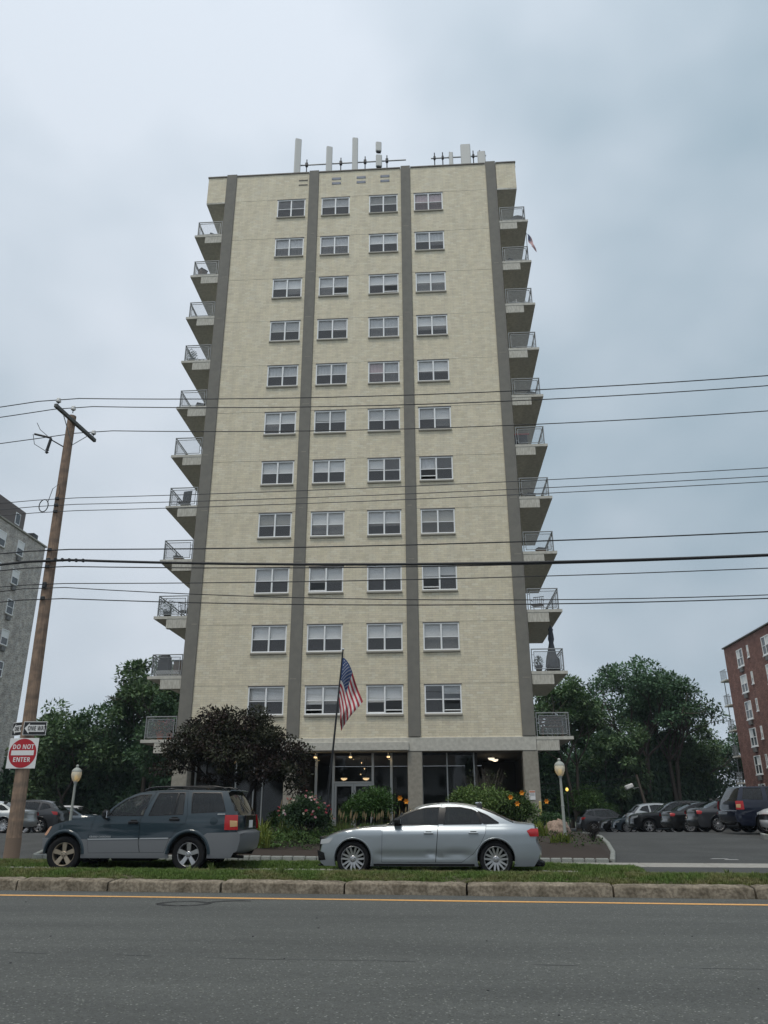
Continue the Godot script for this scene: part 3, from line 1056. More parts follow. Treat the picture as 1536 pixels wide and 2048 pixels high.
	for s in [[-12.44, FRONT], [5.4, FRONT]]:
		var mb := MB.new()
		mb.box(Vector3(s[0] + (0.12 if s[0] < 0 else -0.12), 35.87, FRONT - 3.8), Vector3(0.3, 0.09, 7.0), 0.01)
		put(mb, "coping", M.coping_metal, tw)
	# vent plates in pairs below the roof line
	for x in [-5.14, -3.71, -2.34, -7.07]:
		for y in [35.32, 34.98]:
			var mb := MB.new()
			var w := 0.52
			if x < -7:
				mb.box(Vector3(x + w / 2, y, FRONT + 0.012), Vector3(w, 0.07, 0.03), 0.006)
			else:
				mb.box(Vector3(x + w / 2, y, FRONT + 0.008), Vector3(w, 0.17, 0.02), 0.005)
				for k in 2:
					mb.box(Vector3(x + w * (0.06 + 0.88 * k), y, FRONT + 0.024), Vector3(0.05, 0.12, 0.012))
			put(mb, "vent_plate", M.vent_metal if x > -7 else M.coping_metal, tw)
	make_balconies(tw)
	make_lobby(tw)

func make_balconies(tw: Node) -> void:
	var slab := MB.new()   # for the right-hand side, origin at the slab top where it meets the tower's front corner
	slab.box(Vector3(0.79, -0.065, -3.5), Vector3(1.58, 0.13, 7.0), 0.012)
	slab.box(Vector3(0.36, -0.24, -3.7), Vector3(0.71, 0.216, 6.58))
	var beam := MB.new()
	beam.box(Vector3(0.49, -0.352, -0.13), Vector3(0.96, 0.44, 0.26), 0.01)
	var rail := MB.new()
	var h := 0.98
	var bars := func(a: Vector3, b: Vector3): # frame of posts, top rail and an inset panel frame between a and b
		var dir := (b - a).normalized()
		var turn := Basis(Vector3.UP, -atan2(dir.z, dir.x))
		var l := a.distance_to(b)
		var c := (a + b) / 2
		rail.box(c + Vector3(0, h, 0), Vector3(l + 0.04, 0.045, 0.05), 0.006, turn)
		for e in [a, b]:
			rail.box(e + Vector3(0, h / 2, 0), Vector3(0.04, h, 0.04), 0.005, turn)
		for y in [0.11, h - 0.11]:
			rail.box(c + Vector3(0, y, 0), Vector3(l - 0.18, 0.028, 0.028), 0.0, turn)
		for e in [a + dir * 0.1, b - dir * 0.1]:
			rail.box(e + Vector3(0, h / 2, 0), Vector3(0.028, h - 0.22, 0.028), 0.0, turn)
		for y in [0.25, h - 0.25]:
			rail.box(a + dir * 0.05 + Vector3(0, y, 0), Vector3(0.08, 0.02, 0.02), 0.0, turn)
			rail.box(b - dir * 0.05 + Vector3(0, y, 0), Vector3(0.08, 0.02, 0.02), 0.0, turn)
	bars.call(Vector3(0.08, 0, -0.09), Vector3(1.44, 0, -0.09))
	for k in 4:
		bars.call(Vector3(1.44, 0, -0.09 - k * 1.7), Vector3(1.44, 0, -0.09 - (k + 1) * 1.7))
	var front := MB.new()
	front.box(Vector3(0.76, h / 2, -0.09), Vector3(1.16, h - 0.24, 0.006))
	var side := MB.new()
	side.box(Vector3(1.44, h / 2, -0.94), Vector3(0.006, h - 0.24, 1.5))
	var ms := [slab.mesh(), beam.mesh(), rail.mesh(), front.mesh(), side.mesh()]
	for left in [false, true]:
		for f in 11:
			var b := Basis.from_scale(Vector3(-1 if left else 1, 1, 1))
			var at := Transform3D(b, Vector3(-11.312 if left else 4.242, 4.2 + f * STOREY, FRONT))
			var o := put_mesh(ms[0], "balcony", M.pale_concrete, tw, at)
			put_mesh(ms[1], "edge_beam", M.streaked_concrete, o)
			var lip := MB.new()
			lip.box(Vector3(0.79, -0.065, 0.006), Vector3(1.582, 0.132, 0.012))
			put(lip, "slab_edge", M.pale_concrete, o)
			put_mesh(ms[2], "railing", M.rail_metal, o)
			put_mesh(ms[3], "panel", M.rail_screen, o)
			for k in 4:
				put_mesh(ms[4], "panel", M.rail_screen, o, Transform3D(Basis(), Vector3(0, 0, -k * 1.7)))

func make_lobby(tw: Node) -> void:
	var z := FRONT - 0.98
	var floor_y := 0.42
	var top := 3.63
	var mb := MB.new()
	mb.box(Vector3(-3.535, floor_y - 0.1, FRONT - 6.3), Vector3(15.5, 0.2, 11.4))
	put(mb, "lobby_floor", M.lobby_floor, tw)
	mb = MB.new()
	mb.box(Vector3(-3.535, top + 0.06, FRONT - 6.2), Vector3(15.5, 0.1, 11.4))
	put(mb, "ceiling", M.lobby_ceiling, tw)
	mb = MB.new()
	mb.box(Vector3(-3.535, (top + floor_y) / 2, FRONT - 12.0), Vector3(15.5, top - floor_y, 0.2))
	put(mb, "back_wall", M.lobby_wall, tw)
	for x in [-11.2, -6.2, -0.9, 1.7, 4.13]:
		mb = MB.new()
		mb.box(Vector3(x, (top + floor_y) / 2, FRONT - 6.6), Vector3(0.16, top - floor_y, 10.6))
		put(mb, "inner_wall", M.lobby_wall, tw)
	mb = MB.new()   # a door at the back of the passage
	mb.box(Vector3(2.3, floor_y + 1.1, FRONT - 8.0), Vector3(1.0, 2.2, 0.08), 0.01)
	mb.box(Vector3(3.2, (top + floor_y) / 2, FRONT - 8.1), Vector3(1.7, top - floor_y, 0.12))
	put(mb, "passage_screen", M.lobby_wall, tw)
	var bays := [[-10.6, -6.5, [-8.79, -7.99, -7.6], 0.0], [-5.98, -1.22, [-5.25, -4.49, -2.77, -1.96], 2.42], [-0.62, 1.62, [0.46], 0.0]]
	for bay in bays:
		var xs: Array = [bay[0]] + bay[2] + [bay[1]]
		for k in xs.size() - 1:
			mb = MB.new()
			var door: bool = bay[3] > 0 and k == 2
			mb.box(Vector3((xs[k] + xs[k + 1]) / 2, ((bay[3] if door else floor_y) + top) / 2, z), Vector3(xs[k + 1] - xs[k] - 0.02, top - (bay[3] if door else floor_y) - 0.02, 0.01))
			put(mb, "pane", M.lobby_glass, tw)
		for k in xs.size():
			mb = MB.new()
			var w := 0.11 if k > 0 and k < xs.size() - 1 else 0.07
			mb.box(Vector3(xs[k], (top + floor_y) / 2, z + 0.01), Vector3(w if bay[3] > 0 else 0.06, top - floor_y, 0.12), 0.008)
			put(mb, "mullion", M.lobby_frame, tw)
		mb = MB.new()
		mb.box(Vector3((bay[0] + bay[1]) / 2, top - 0.05, z + 0.004), Vector3(bay[1] - bay[0], 0.1, 0.1))
		put(mb, "head_rail", M.dark_metal, tw)
	# double entrance door
	for k in 2:
		var x0 := -4.43 + k * 0.83
		mb = MB.new()
		for e in [x0 + 0.05, x0 + 0.78]:
			mb.box(Vector3(e, floor_y + 0.98, z + 0.03), Vector3(0.09, 1.96, 0.05), 0.006)
		for y in [floor_y + 0.08, floor_y + 1.91]:
			mb.box(Vector3(x0 + 0.415, y, z + 0.03), Vector3(0.64, 0.13, 0.05), 0.006)
		var door := put(mb, "door", M.lobby_frame, tw)
		mb = MB.new()
		mb.box(Vector3(x0 + 0.415, floor_y + 0.99, z + 0.03), Vector3(0.64, 1.7, 0.008))
		put(mb, "glass", M.lobby_glass, door)
		mb = MB.new()
		mb.tube(Vector3(x0 + (0.7 if k == 0 else 0.13), floor_y + 0.85, z + 0.09), Vector3(x0 + (0.7 if k == 0 else 0.13), floor_y + 1.15, z + 0.09), 0.014)
		put(mb, "handle", M.chrome, door)
	mb = MB.new()
	mb.box(Vector3(-3.63, 2.42, z + 0.02), Vector3(1.72, 0.09, 0.12), 0.008)
	put(mb, "transom", M.lobby_frame, tw)
	# panelled wall inside the lobby
	for k in 3:
		mb = MB.new()
		mb.box(Vector3(-5.1 + k * 1.5, 1.6, FRONT - 7.0), Vector3(0.12, 2.4, 0.5), 0.01)
		put(mb, "inner_pier", M.lobby_wall, tw)

# ---------------------------------------------------------------- neighbours
func make_neighbours() -> void:
	var w := MB.new()
	# grey block on the left: its long side runs away from the street
	var o := thing("grey_apartment_block", "grey brick apartment block with a dark rooftop penthouse", "building", Vector3(-40.94, 0, 0))
	var h := 27.45
	wall_x(w, 0, -20, -75.2, -0.6, h, 1)
	wall_x(w, -18, -20, -75.2, -0.6, h, -1)
	wall(w, -18, 0, -0.6, h, -20)
	var k := w.v.size()
	w.quad(Vector3(0, -0.6, -75.2), Vector3(-18, -0.6, -75.2), Vector3(-18, h, -75.2), Vector3(0, h, -75.2))
	w.quad(Vector3(-18, h - 0.3, -20), Vector3(0, h - 0.3, -20), Vector3(0, h - 0.3, -75.2), Vector3(-18, h - 0.3, -75.2))
	put(w, "wall", M.grey_brick, o)
	w = MB.new()
	w.box(Vector3(0.02, h + 0.07, -47.6), Vector3(0.3, 0.16, 55.4), 0.02)
	put(w, "coping", M.stone_sill, o)
	w = MB.new()
	w.box(Vector3(-4.2, h + 1.05, -48.0), Vector3(8.2, 2.3, 45.2), 0.03)
	var pent := put(w, "penthouse", M.penthouse_siding, o)
	w = MB.new()
	w.box(Vector3(-0.07, h + 1.0, -69.2), Vector3(0.06, 1.2, 0.9), 0.01)
	put(w, "window_frame", M.white_frame, pent)
	w = MB.new()
	w.box(Vector3(-0.035, h + 1.0, -69.2), Vector3(0.02, 1.0, 0.7))
	put(w, "pane", M.far_pane, pent)
	w = MB.new()
	w.box(Vector3(-0.8, h + 0.5, -73.6), Vector3(0.9, 0.9, 0.9), 0.02)
	put(w, "roof_unit", M.dark_metal, o)
	for r in 9:
		var y := 26.5 - r * 2.98
		side_window(o, Vector3(0, y - 1.5, -71.05), 1.25, 1.5, 1, 1, true, r)
		side_window(o, Vector3(0, y - 1.62, -67.65), 2.3, 1.5, 1, 2, r == 0, r + 3)
		side_window(o, Vector3(0, y - 1.62, -62.0), 2.3, 1.5, 1, 2, false, r + 5)
	# red block on the right
	o = thing("red_apartment_block", "red brick apartment block with white windows and corner balconies", "building", Vector3(31.64, 0, 0))
	h = 17.6
	w = MB.new()
	wall_x(w, 0, -30, -86, -0.6, h, -1)
	wall_x(w, 18, -30, -86, -0.6, h, 1)
	wall(w, 0, 18, -0.6, h, -30)
	w.quad(Vector3(18, -0.6, -86), Vector3(0, -0.6, -86), Vector3(0, h, -86), Vector3(18, h, -86))
	w.quad(Vector3(0, h - 0.3, -30), Vector3(18, h - 0.3, -30), Vector3(18, h - 0.3, -86), Vector3(0, h - 0.3, -86))
	put(w, "wall", M.red_brick, o)
	w = MB.new()
	w.box(Vector3(-0.02, h + 0.05, -58), Vector3(0.3, 0.14, 56.3), 0.02)
	put(w, "coping", M.coping_metal, o)
	for r in 6:
		var y := 16.75 - r * 2.63
		side_window(o, Vector3(0, y - 1.75, -82.6), 1.6, 1.75, -1, 2, true, r)
		side_window(o, Vector3(0, y - 1.2, -79.75), 0.4, 1.2, -1, 1, false, r)
		side_window(o, Vector3(0, y - 1.75, -76.0), 1.75, 1.75, -1, 2, true, r + 2)
		side_window(o, Vector3(0, y - 1.75, -70.0), 1.75, 1.75, -1, 2, false, r + 4)
		w = MB.new()   # corner balcony on the rear face
		w.box(Vector3(0.95, y - 2.45, -86.9), Vector3(2.4, 0.16, 1.75), 0.02)
		var b := put(w, "balcony", M.pale_concrete, o)
		w = MB.new()
		for q in 8:
			w.box(Vector3(-0.18 , y - 1.85, -86.1 - q * 0.22), Vector3(0.02, 1.0, 0.03))
			w.box(Vector3(-0.15 + q * 0.3, y - 1.85, -87.7), Vector3(0.03, 1.0, 0.02))
		w.box(Vector3(-0.18, y - 1.33, -86.9), Vector3(0.05, 0.05, 1.7))
		w.box(Vector3(0.95, y - 1.33, -87.7), Vector3(2.3, 0.05, 0.05))
		put(w, "railing", M.rail_metal, b)
		w = MB.new()
		w.box(Vector3(-0.185, y - 1.85, -86.9), Vector3(0.01, 0.85, 1.6))
		put(w, "panel", M.rail_screen, b)
		w = MB.new()
		w.tube(Vector3(0.1, y - 2.5 - 2.47, -87.6), Vector3(0.1, y - 2.53, -87.6), 0.05)
		put(w, "post", M.rail_metal, b)

# a double-hung window in a wall that faces s along x; at = sill corner nearest -z
func side_window(o: Node, at: Vector3, w: float, h: float, s: float, leaves: int, cooler: bool, n: int) -> void:
	var mb := MB.new()
	var t := 0.09
	var cz := at.z + w / 2 * 1.0
	var c := Vector3(at.x, at.y + h / 2, at.z - 0.0 + w / 2)
	mb.box(Vector3(c.x + s * 0.03, at.y + h - t / 2, c.z), Vector3(0.06, t, w))
	mb.box(Vector3(c.x + s * 0.03, at.y + t / 2, c.z), Vector3(0.06, t, w))
	for e in leaves + 1:
		mb.box(Vector3(c.x + s * 0.028, c.y, at.z + t / 2 + (w - t) * e / leaves), Vector3(0.06, h - t * 2, t))
	mb.box(Vector3(c.x + s * 0.024, c.y, c.z), Vector3(0.05, 0.06, w - t))
	var f := put(mb, "window", M.white_frame, o)
	for e in leaves:
		for v in 2:
			mb = MB.new()
			var z0 := at.z + (w - t) * e / leaves + t
			var z1 := at.z + (w - t) * (e + 1) / leaves
			var y0 := at.y + t if v == 0 else c.y
			var y1 := c.y if v == 0 else at.y + h - t
			var x := c.x + s * 0.012
			if s > 0:
				mb.quad(Vector3(x, y0, z1), Vector3(x, y0, z0), Vector3(x, y1, z0), Vector3(x, y1, z1))
			else:
				mb.quad(Vector3(x, y0, z0), Vector3(x, y0, z1), Vector3(x, y1, z1), Vector3(x, y1, z0))
			put(mb, "pane", M.roller_blind if v == 1 and (n * 7 + e * 3) % 5 < 3 else M.far_pane, f)
	mb = MB.new()
	mb.box(Vector3(c.x + s * 0.05, at.y - 0.05, c.z), Vector3(0.14, 0.1, w + 0.1))
	put(mb, "sill", M.white_frame if s < 0 else M.stone_sill, f)
	if cooler:
		mb = MB.new()
		mb.box(Vector3(c.x + s * 0.1, at.y - 0.37, c.z + 0.1), Vector3(0.22, 0.4, 0.62), 0.02)
		put(mb, "air_conditioner", M.air_conditioner, f)
# ---------------------------------------------------------------- cars
# A car faces -x, stands on y = 0, its middle plane is z = 0; points of the specs are (along, up) on the side.
func smooth(pts: Array, cuts: int) -> Array:  # Catmull-Rom through [u, h, tag]; returns [Vector2, tag]
	var out := []
	for k in pts.size() - 1:
		var p0 := Vector2(pts[maxi(k - 1, 0)][0], pts[maxi(k - 1, 0)][1])
		var p1 := Vector2(pts[k][0], pts[k][1])
		var p2 := Vector2(pts[k + 1][0], pts[k + 1][1])
		var p3 := Vector2(pts[mini(k + 2, pts.size() - 1)][0], pts[mini(k + 2, pts.size() - 1)][1])
		for c in cuts:
			out.append([p1.cubic_interpolate(p2, p0, p3, float(c) / cuts), pts[k][2]])
	var e = pts[pts.size() - 1]
	out.append([Vector2(e[0], e[1]), e[2]])
	return out

func v2(pts: Array) -> PackedVector2Array:
	var out := PackedVector2Array()
	for p in pts:
		out.push_back(Vector2(p[0], p[1]))
	return out

func shrink(polys: Array, by: float) -> Array:
	var out := []
	for p in polys:
		for q in Geometry2D.offset_polygon(p, by):
			if q.size() > 2 and not Geometry2D.is_polygon_clockwise(q):
				out.append(q)
	return out

func cut(polys: Array, holes: Array) -> Array:
	var now := polys
	for h in holes:
		var nxt := []
		for p in now:
			for q in Geometry2D.clip_polygons(p, h):
				if q.size() > 2:
					nxt.append(q)
		now = nxt
	return now

func keep(polys: Array, within: PackedVector2Array) -> Array:
	var out := []
	for p in polys:
		for q in Geometry2D.intersect_polygons(p, within):
			if q.size() > 2:
				out.append(q)
	return out

# lay flat polygons on the car's flank
func flank(mb: MB, polys: Array, holes: Array, cell: float, zf: Callable, side: float, dz := 0.0) -> void:
	for poly in polys:
		var lo: Vector2 = poly[0]
		var hi: Vector2 = poly[0]
		for p in poly:
			lo = lo.min(p)
			hi = hi.max(p)
		var nx := maxi(1, int(ceil((hi.x - lo.x) / cell)))
		var ny := maxi(1, int(ceil((hi.y - lo.y) / cell)))
		for a in nx:
			var x0 := lerpf(lo.x, hi.x, float(a) / nx)
			var x1 := lerpf(lo.x, hi.x, float(a + 1) / nx)
			var column := Geometry2D.intersect_polygons(poly, PackedVector2Array([Vector2(x0, lo.y - 1), Vector2(x1, lo.y - 1), Vector2(x1, hi.y + 1), Vector2(x0, hi.y + 1)]))
			var cols := cut(column, holes) if holes else column
			for b in ny:
				var y0 := lerpf(lo.y, hi.y, float(b) / ny)
				var y1 := lerpf(lo.y, hi.y, float(b + 1) / ny)
				var rect := PackedVector2Array([Vector2(x0 - 0.01, y0), Vector2(x1 + 0.01, y0), Vector2(x1 + 0.01, y1), Vector2(x0 - 0.01, y1)])
				for col in cols:
					for piece in Geometry2D.intersect_polygons(col, rect):
						var tri := Geometry2D.triangulate_polygon(piece)
						if tri.is_empty():
							continue
						var at := mb.v.size()
						for p in piece:
							var z: float = zf.call(p.x, p.y)
							var n := Vector3(-(zf.call(p.x + 0.01, p.y) - z) / 0.01, -(zf.call(p.x, p.y + 0.01) - z) / 0.01, 1).normalized()
							mb.vert(Vector3(p.x, p.y, (z + dz) * side), Vector3(n.x, n.y, n.z * side), p)
						for k in range(0, tri.size(), 3):
							var q0: Vector2 = piece[tri[k]]
							var q1: Vector2 = piece[tri[k + 1]]
							var q2: Vector2 = piece[tri[k + 2]]
							var ccw := (q1 - q0).cross(q2 - q0) > 0
							if ccw == (side > 0):
								mb.i.append_array(PackedInt32Array([at + tri[k], at + tri[k + 2], at + tri[k + 1]]))
							else:
								mb.i.append_array(PackedInt32Array([at + tri[k], at + tri[k + 1], at + tri[k + 2]]))

func circle(c: Vector2, r: float, n := 28) -> PackedVector2Array:
	var out := PackedVector2Array()
	for k in n:
		out.push_back(c + Vector2(cos(TAU * k / n), sin(TAU * k / n)) * r)
	return out

func make_wheel(parent: Node, at: Vector3, r: float, rim: float, width: float, side: float, spokes: int, twin: bool, alloy: Material, turn := 0.0) -> void:
	var b := Basis(Vector3.UP, turn) * Basis(Vector3.RIGHT, PI / 2 * side)   # lathe axis y becomes the axle, +y outwards
	var xf := Transform3D(b, at)
	var mb := MB.new()
	var w := width / 2
	mb.lathe([Vector2(rim * 0.96, -w), Vector2(r * 0.93, -w * 1.0), Vector2(r * 0.985, -w * 0.85), Vector2(r, -w * 0.6), Vector2(r, w * 0.6), Vector2(r * 0.985, w * 0.85), Vector2(r * 0.93, w), Vector2((r + rim) * 0.5, w * 1.08), Vector2(rim * 1.03, w * 0.98), Vector2(rim * 0.97, w * 0.8)], 36, xf)
	var o := put(mb, "wheel", M.tyre_rubber, parent)
	mb = MB.new()
	mb.lathe([Vector2(rim * 0.9, -w * 0.6), Vector2(rim * 0.92, w * 0.7), Vector2(rim * 0.97, w * 0.93), Vector2(rim * 1.0, w * 0.95), Vector2(rim * 1.0, w * 0.7)], 36, xf)
	mb.lathe([Vector2(rim * 0.30, w * 0.2), Vector2(rim * 0.27, w * 0.72), Vector2(rim * 0.2, w * 0.8), Vector2(0.001, w * 0.82)], 18, xf)
	for k in spokes:
		for j in (2 if twin else 1):
			var a := TAU * (k + 0.25) / spokes + (0.0 if not twin else (j - 0.5) * 0.36)
			var d := Vector3(cos(a), 0, -sin(a))
			var e := Vector3(cos(a) * 0.0 + sin(a), 0, cos(a))
			var lean := (0.0 if not twin else (j - 0.5) * 0.10)
			var w0 := rim * (0.085 if twin else 0.15)
			var w1 := rim * (0.075 if twin else 0.21)
			var p0 := d * rim * 0.2 - e * lean * rim * 0.6
			var p1 := d * rim * 0.95 - e * lean * rim * 0.2
			var y0 := w * 0.72
			var y1 := w * 0.86
			var lowr := Vector3(0, w * 0.3, 0)
			var q := [p0 - e * w0 + Vector3(0, y0, 0), p0 + e * w0 + Vector3(0, y0, 0), p1 + e * w1 + Vector3(0, y1, 0), p1 - e * w1 + Vector3(0, y1, 0)]
			for z in 4:
				q[z] = xf * q[z]
			var down := b * -lowr
			mb.face(q[0], q[1], q[2], q[3], at - b * Vector3(0, 1, 0))
			var mid: Vector3 = (q[0] + q[2]) / 2
			for z in 4:
				mb.face(q[z], q[(z + 1) % 4], q[(z + 1) % 4] + down, q[z] + down, mid)
	put(mb, "rim", alloy, o)
	mb = MB.new()
	for k in 5:
		var a := TAU * k / 5 + 0.3
		mb.lathe([Vector2(rim * 0.045, w * 0.75), Vector2(rim * 0.04, w * 0.84), Vector2(0.001, w * 0.85)], 6, xf * Transform3D(Basis(), Vector3(cos(a), 0, -sin(a)) * rim * 0.17))
	put(mb, "lug_nuts", M.dark_metal, o)
	mb = MB.new()
	mb.lathe([Vector2(rim * 0.72, -w * 0.3), Vector2(rim * 0.72, w * 0.1), Vector2(0.001, w * 0.12)], 24, xf)
	mb.lathe([Vector2(rim * 0.9, -w * 0.5), Vector2(0.001, -w * 0.48)], 20, xf)
	put(mb, "brake_disc", M.underbody, o)

func make_car(spec: Dictionary, called: String, label: String, category: String, group := "") -> Node3D:
	var o := thing(called, label, category, Vector3.ZERO, 0.0, group)
	var line := smooth(spec.outline, 5)
	var u0: float = spec.front
	var u1: float = spec.rear
	var W: float = spec.half_width
	var belt: float = spec.belt
	var tumble: float = spec.tumble
	var waist: float = spec.get("crease", 0.86)
	var zf := func(u: float, h: float) -> float:
		var w := W
		var a := clampf((u - u0) / spec.nose, 0, 1)
		w -= spec.nose_in * (1.0 - a) * (1.0 - a)
		a = clampf((u1 - u) / spec.tail, 0, 1)
		w -= spec.tail_in * (1.0 - a) * (1.0 - a)
		if h > belt:
			w -= tumble * (h - belt) + 0.25 * (h - belt) * (h - belt)
		w -= 0.22 * pow(maxf(0.0, 0.36 - h), 1.4)
		w -= 0.10 * (h - 0.55) * (h - 0.55)
		w -= spec.get("shoulder", 0.5) * pow(maxf(0.0, minf(h, belt) - waist + 0.06), 2.0) * 2.0
		w -= 0.010 * smoothstep(waist - 0.012, waist + 0.012, h)
		w -= spec.get("scoop", 0.0) * exp(-pow((h - 0.40) / 0.07, 2.0)) * smoothstep(0.35, 0.6, u) * smoothstep(2.5, 2.2, u)
		for q in spec.get("dents", []):
			w -= q[2] * exp(-pow((u - q[0]) / q[3], 2.0) - pow((h - q[1]) / q[4], 2.0))
		return w
	# inner line: the silhouette pulled in, where the flank meets the lofted top
	var inner := []
	for k in line.size():
		var d: Vector2 = (line[mini(k + 1, line.size() - 1)][0] - line[maxi(k - 1, 0)][0]).normalized()
		var n := Vector2(d.y, -d.x)   # points inwards
		var off: float = spec.get("crown", 0.035) + 0.055 * absf(n.x)
		inner.append(line[k][0] + n * off)
	var poly := PackedVector2Array()
	for p in inner:
		poly.push_back(p)
	var low: float = spec.sill
	poly.push_back(Vector2(poly[poly.size() - 1].x - 0.06, low))
	poly.push_back(Vector2(poly[0].x + 0.06, low))
	if Geometry2D.is_polygon_clockwise(poly):
		poly.reverse()
	var arches := []
	for u in spec.wheels:
		arches.append(circle(Vector2(u, spec.radius), spec.arch))
	var shell := cut([poly], arches)
	var windows := []
	for w in spec.windows:
		var q := v2(w[0])
		if Geometry2D.is_polygon_clockwise(q):
			q.reverse()
		windows.append(q)
	var trims := shrink(windows, spec.get("window_trim", 0.018))
	var doors := []
	var door_cut := []
	for w in spec.doors:
		var q := v2(w)
		if Geometry2D.is_polygon_clockwise(q):
			q.reverse()
		door_cut.append(q)
		doors.append(shrink(keep(shell, q), -0.006))
	var body := cut(shell, door_cut)
	var cell: float = spec.cell
	var pm: Material = M[spec.paint]
	var band := PackedVector2Array()
	if spec.has("band"):
		band = v2(spec.band)
		if Geometry2D.is_polygon_clockwise(band):
			band.reverse()
	var m: MB
	for side in [1.0, -1.0]:
		for piece in cut(body, [band]) if band.size() else body:
			if Geometry2D.is_polygon_clockwise(piece):
				continue
			m = MB.new()
			flank(m, [piece], trims, cell, zf, side)
			put(m, "side_panel", pm, o)
		if band.size():
			for piece in keep(body, band):
				m = MB.new()
				flank(m, [piece], [], cell, zf, side, 0.012)
				put(m, "side_cladding", M.grey_cladding, o)
		m = MB.new()   # dark inner skin behind the gaps
		flank(m, shell, windows, cell * 2.0, zf, side, -0.03)
		put(m, "inner_skin", M.underbody, o)
		for k in doors.size():
			m = MB.new()
			flank(m, cut(doors[k], [band]) if band.size() else doors[k], trims, cell, zf, side)
			var dr := put(m, "door", pm, o)
			if band.size():
				m = MB.new()
				flank(m, keep(doors[k], band), trims, cell, zf, side, 0.014)
				put(m, "door_cladding", M.grey_cladding, dr)
			var hd: Array = spec.handles[k]
			m = MB.new()
			var hz: float = zf.call(hd[0], hd[1])
			m.box(Vector3(hd[0], hd[1], (hz + 0.016) * side), Vector3(hd[2], hd[3], 0.03), 0.011)
			put(m, "handle", M.black_trim if spec.get("dark_handles", false) else pm, dr)
			m = MB.new()
			m.box(Vector3(hd[0], hd[1] + hd[3] * 0.45, (hz - 0.002) * side), Vector3(hd[2] * 0.6, hd[3] * 1.1, 0.012), 0.003)
			put(m, "handle_recess", M.black_trim, dr)
		for k in windows.size():
			m = MB.new()
			flank(m, [trims[k]], [windows[k]], cell, zf, side, 0.003)
			put(m, "window_trim", M[spec.get("trim_material", "black_trim")], o)
			m = MB.new()
			flank(m, [windows[k]], [], cell * 2, zf, side, -0.006)
			put(m, "side_window", M[spec.windows[k][1]], o)
		for k in spec.wheels.size():
			m = MB.new()   # the lip of the arch
			var g := []
			var c := Vector2(spec.wheels[k], spec.radius)
			for q in 5:
				var row := PackedVector3Array()
				for a in 25:
					var ang := lerpf(spec.get("lip_from", -0.22), PI - spec.get("lip_from", -0.22), a / 24.0)
					var rr: float = spec.arch + [0.0, -0.004, 0.02, spec.lip * 0.8, spec.lip][q]
					var p := c + Vector2(cos(ang), sin(ang)) * rr
					var z: float = zf.call(p.x, p.y) + [-0.09, 0.008, spec.lip * 0.42, spec.lip * 0.36, -0.004][q]
					row.push_back(Vector3(p.x, p.y, z * side))
				g.append(row)
			m.grid(g, side > 0)
			put(m, "arch_lip", M[spec.get("lip_material", spec.paint)], o)
			var front_left: float = spec.get("steer", 0.0) if k == 0 else 0.0
			make_wheel(o, Vector3(spec.wheels[k], spec.radius, (W - spec.tyre * 0.5 - 0.035) * side), spec.radius, spec.rim, spec.tyre, side, spec.spokes, spec.twin, M[spec.get("alloy_front", spec.alloy)] if k == 0 else M[spec.alloy], front_left)
		for lamp in spec.lamps:
			m = MB.new()
			var q := v2(lamp[0])
			if Geometry2D.is_polygon_clockwise(q):
				q.reverse()
			flank(m, [q], [], 0.05, zf, side, lamp[3] if lamp.size() > 3 else 0.006)
			put(m, lamp[1], M[lamp[2]], o)
		if spec.has("mirror"):
			m = MB.new()
			var mu: Vector2 = spec.mirror
			var mz: float = zf.call(mu.x, mu.y)
			var ms: Vector3 = spec.mirror_size
			m.box(Vector3(mu.x, mu.y, (mz + 0.10) * side), ms, ms.y * 0.32)
			m.box(Vector3(mu.x + 0.01, mu.y - ms.y * 0.42, (mz + 0.02) * side), Vector3(0.06, 0.04, 0.1), 0.01)
			var mir := put(m, "wing_mirror", M[spec.mirror_material], o)
			m = MB.new()
			m.box(Vector3(mu.x + ms.x * 0.5, mu.y, (mz + 0.10) * side), Vector3(0.008, ms.y * 0.75, ms.z * 0.8))
			put(m, "mirror_glass", M.chrome, mir)
	# the lofted top: hood, glass, roof, tail and the two ends
	var names := {"b": "front_bumper", "h": "hood", "g": "windscreen", "r": "roof", "k": "rear_window", "t": "boot_lid", "l": "tailgate", "x": "rear_bumper", "f": "grille"}
	var a := 0
	while a < line.size() - 1:
		var tagged: String = line[a][1]
		var z := a
		while z < line.size() - 1 and line[z][1] == tagged:
			z += 1
		m = MB.new()
		var g := []
		for k in range(a, z + 1):
			var row := PackedVector3Array()
			var p: Vector2 = inner[k]
			var w: float = zf.call(p.x, p.y)
			for q in 17:
				var t := -1.0 + q / 8.0
				t = signf(t) * pow(absf(t), 0.75)
				var f := 1.0 - pow(absf(t), 2.6)
				var pt: Vector2 = p.lerp(line[k][0], f)
				row.push_back(Vector3(pt.x, pt.y, -t * w))
			g.append(row)
		m.grid(g, true)
		var mm: Material = pm
		if tagged == "g":
			mm = M.car_glass
		elif tagged == "k":
			mm = M[spec.get("rear_glass", "tinted_glass")]
		elif tagged in ["b", "x"]:
			mm = M[spec.get("bumper", spec.paint)]
		elif tagged == "f":
			mm = M.black_trim
		put(m, names[tagged], mm, o)
		a = z
	# underside, cabin
	m = MB.new()
	m.box(Vector3((u0 + u1) / 2, (low + 0.08 + belt - 0.18) / 2, 0), Vector3(u1 - u0 - 0.5, belt - 0.18 - low - 0.08, (W - spec.tyre - 0.1) * 2), 0.05)
	put(m, "underbody", M.underbody, o)
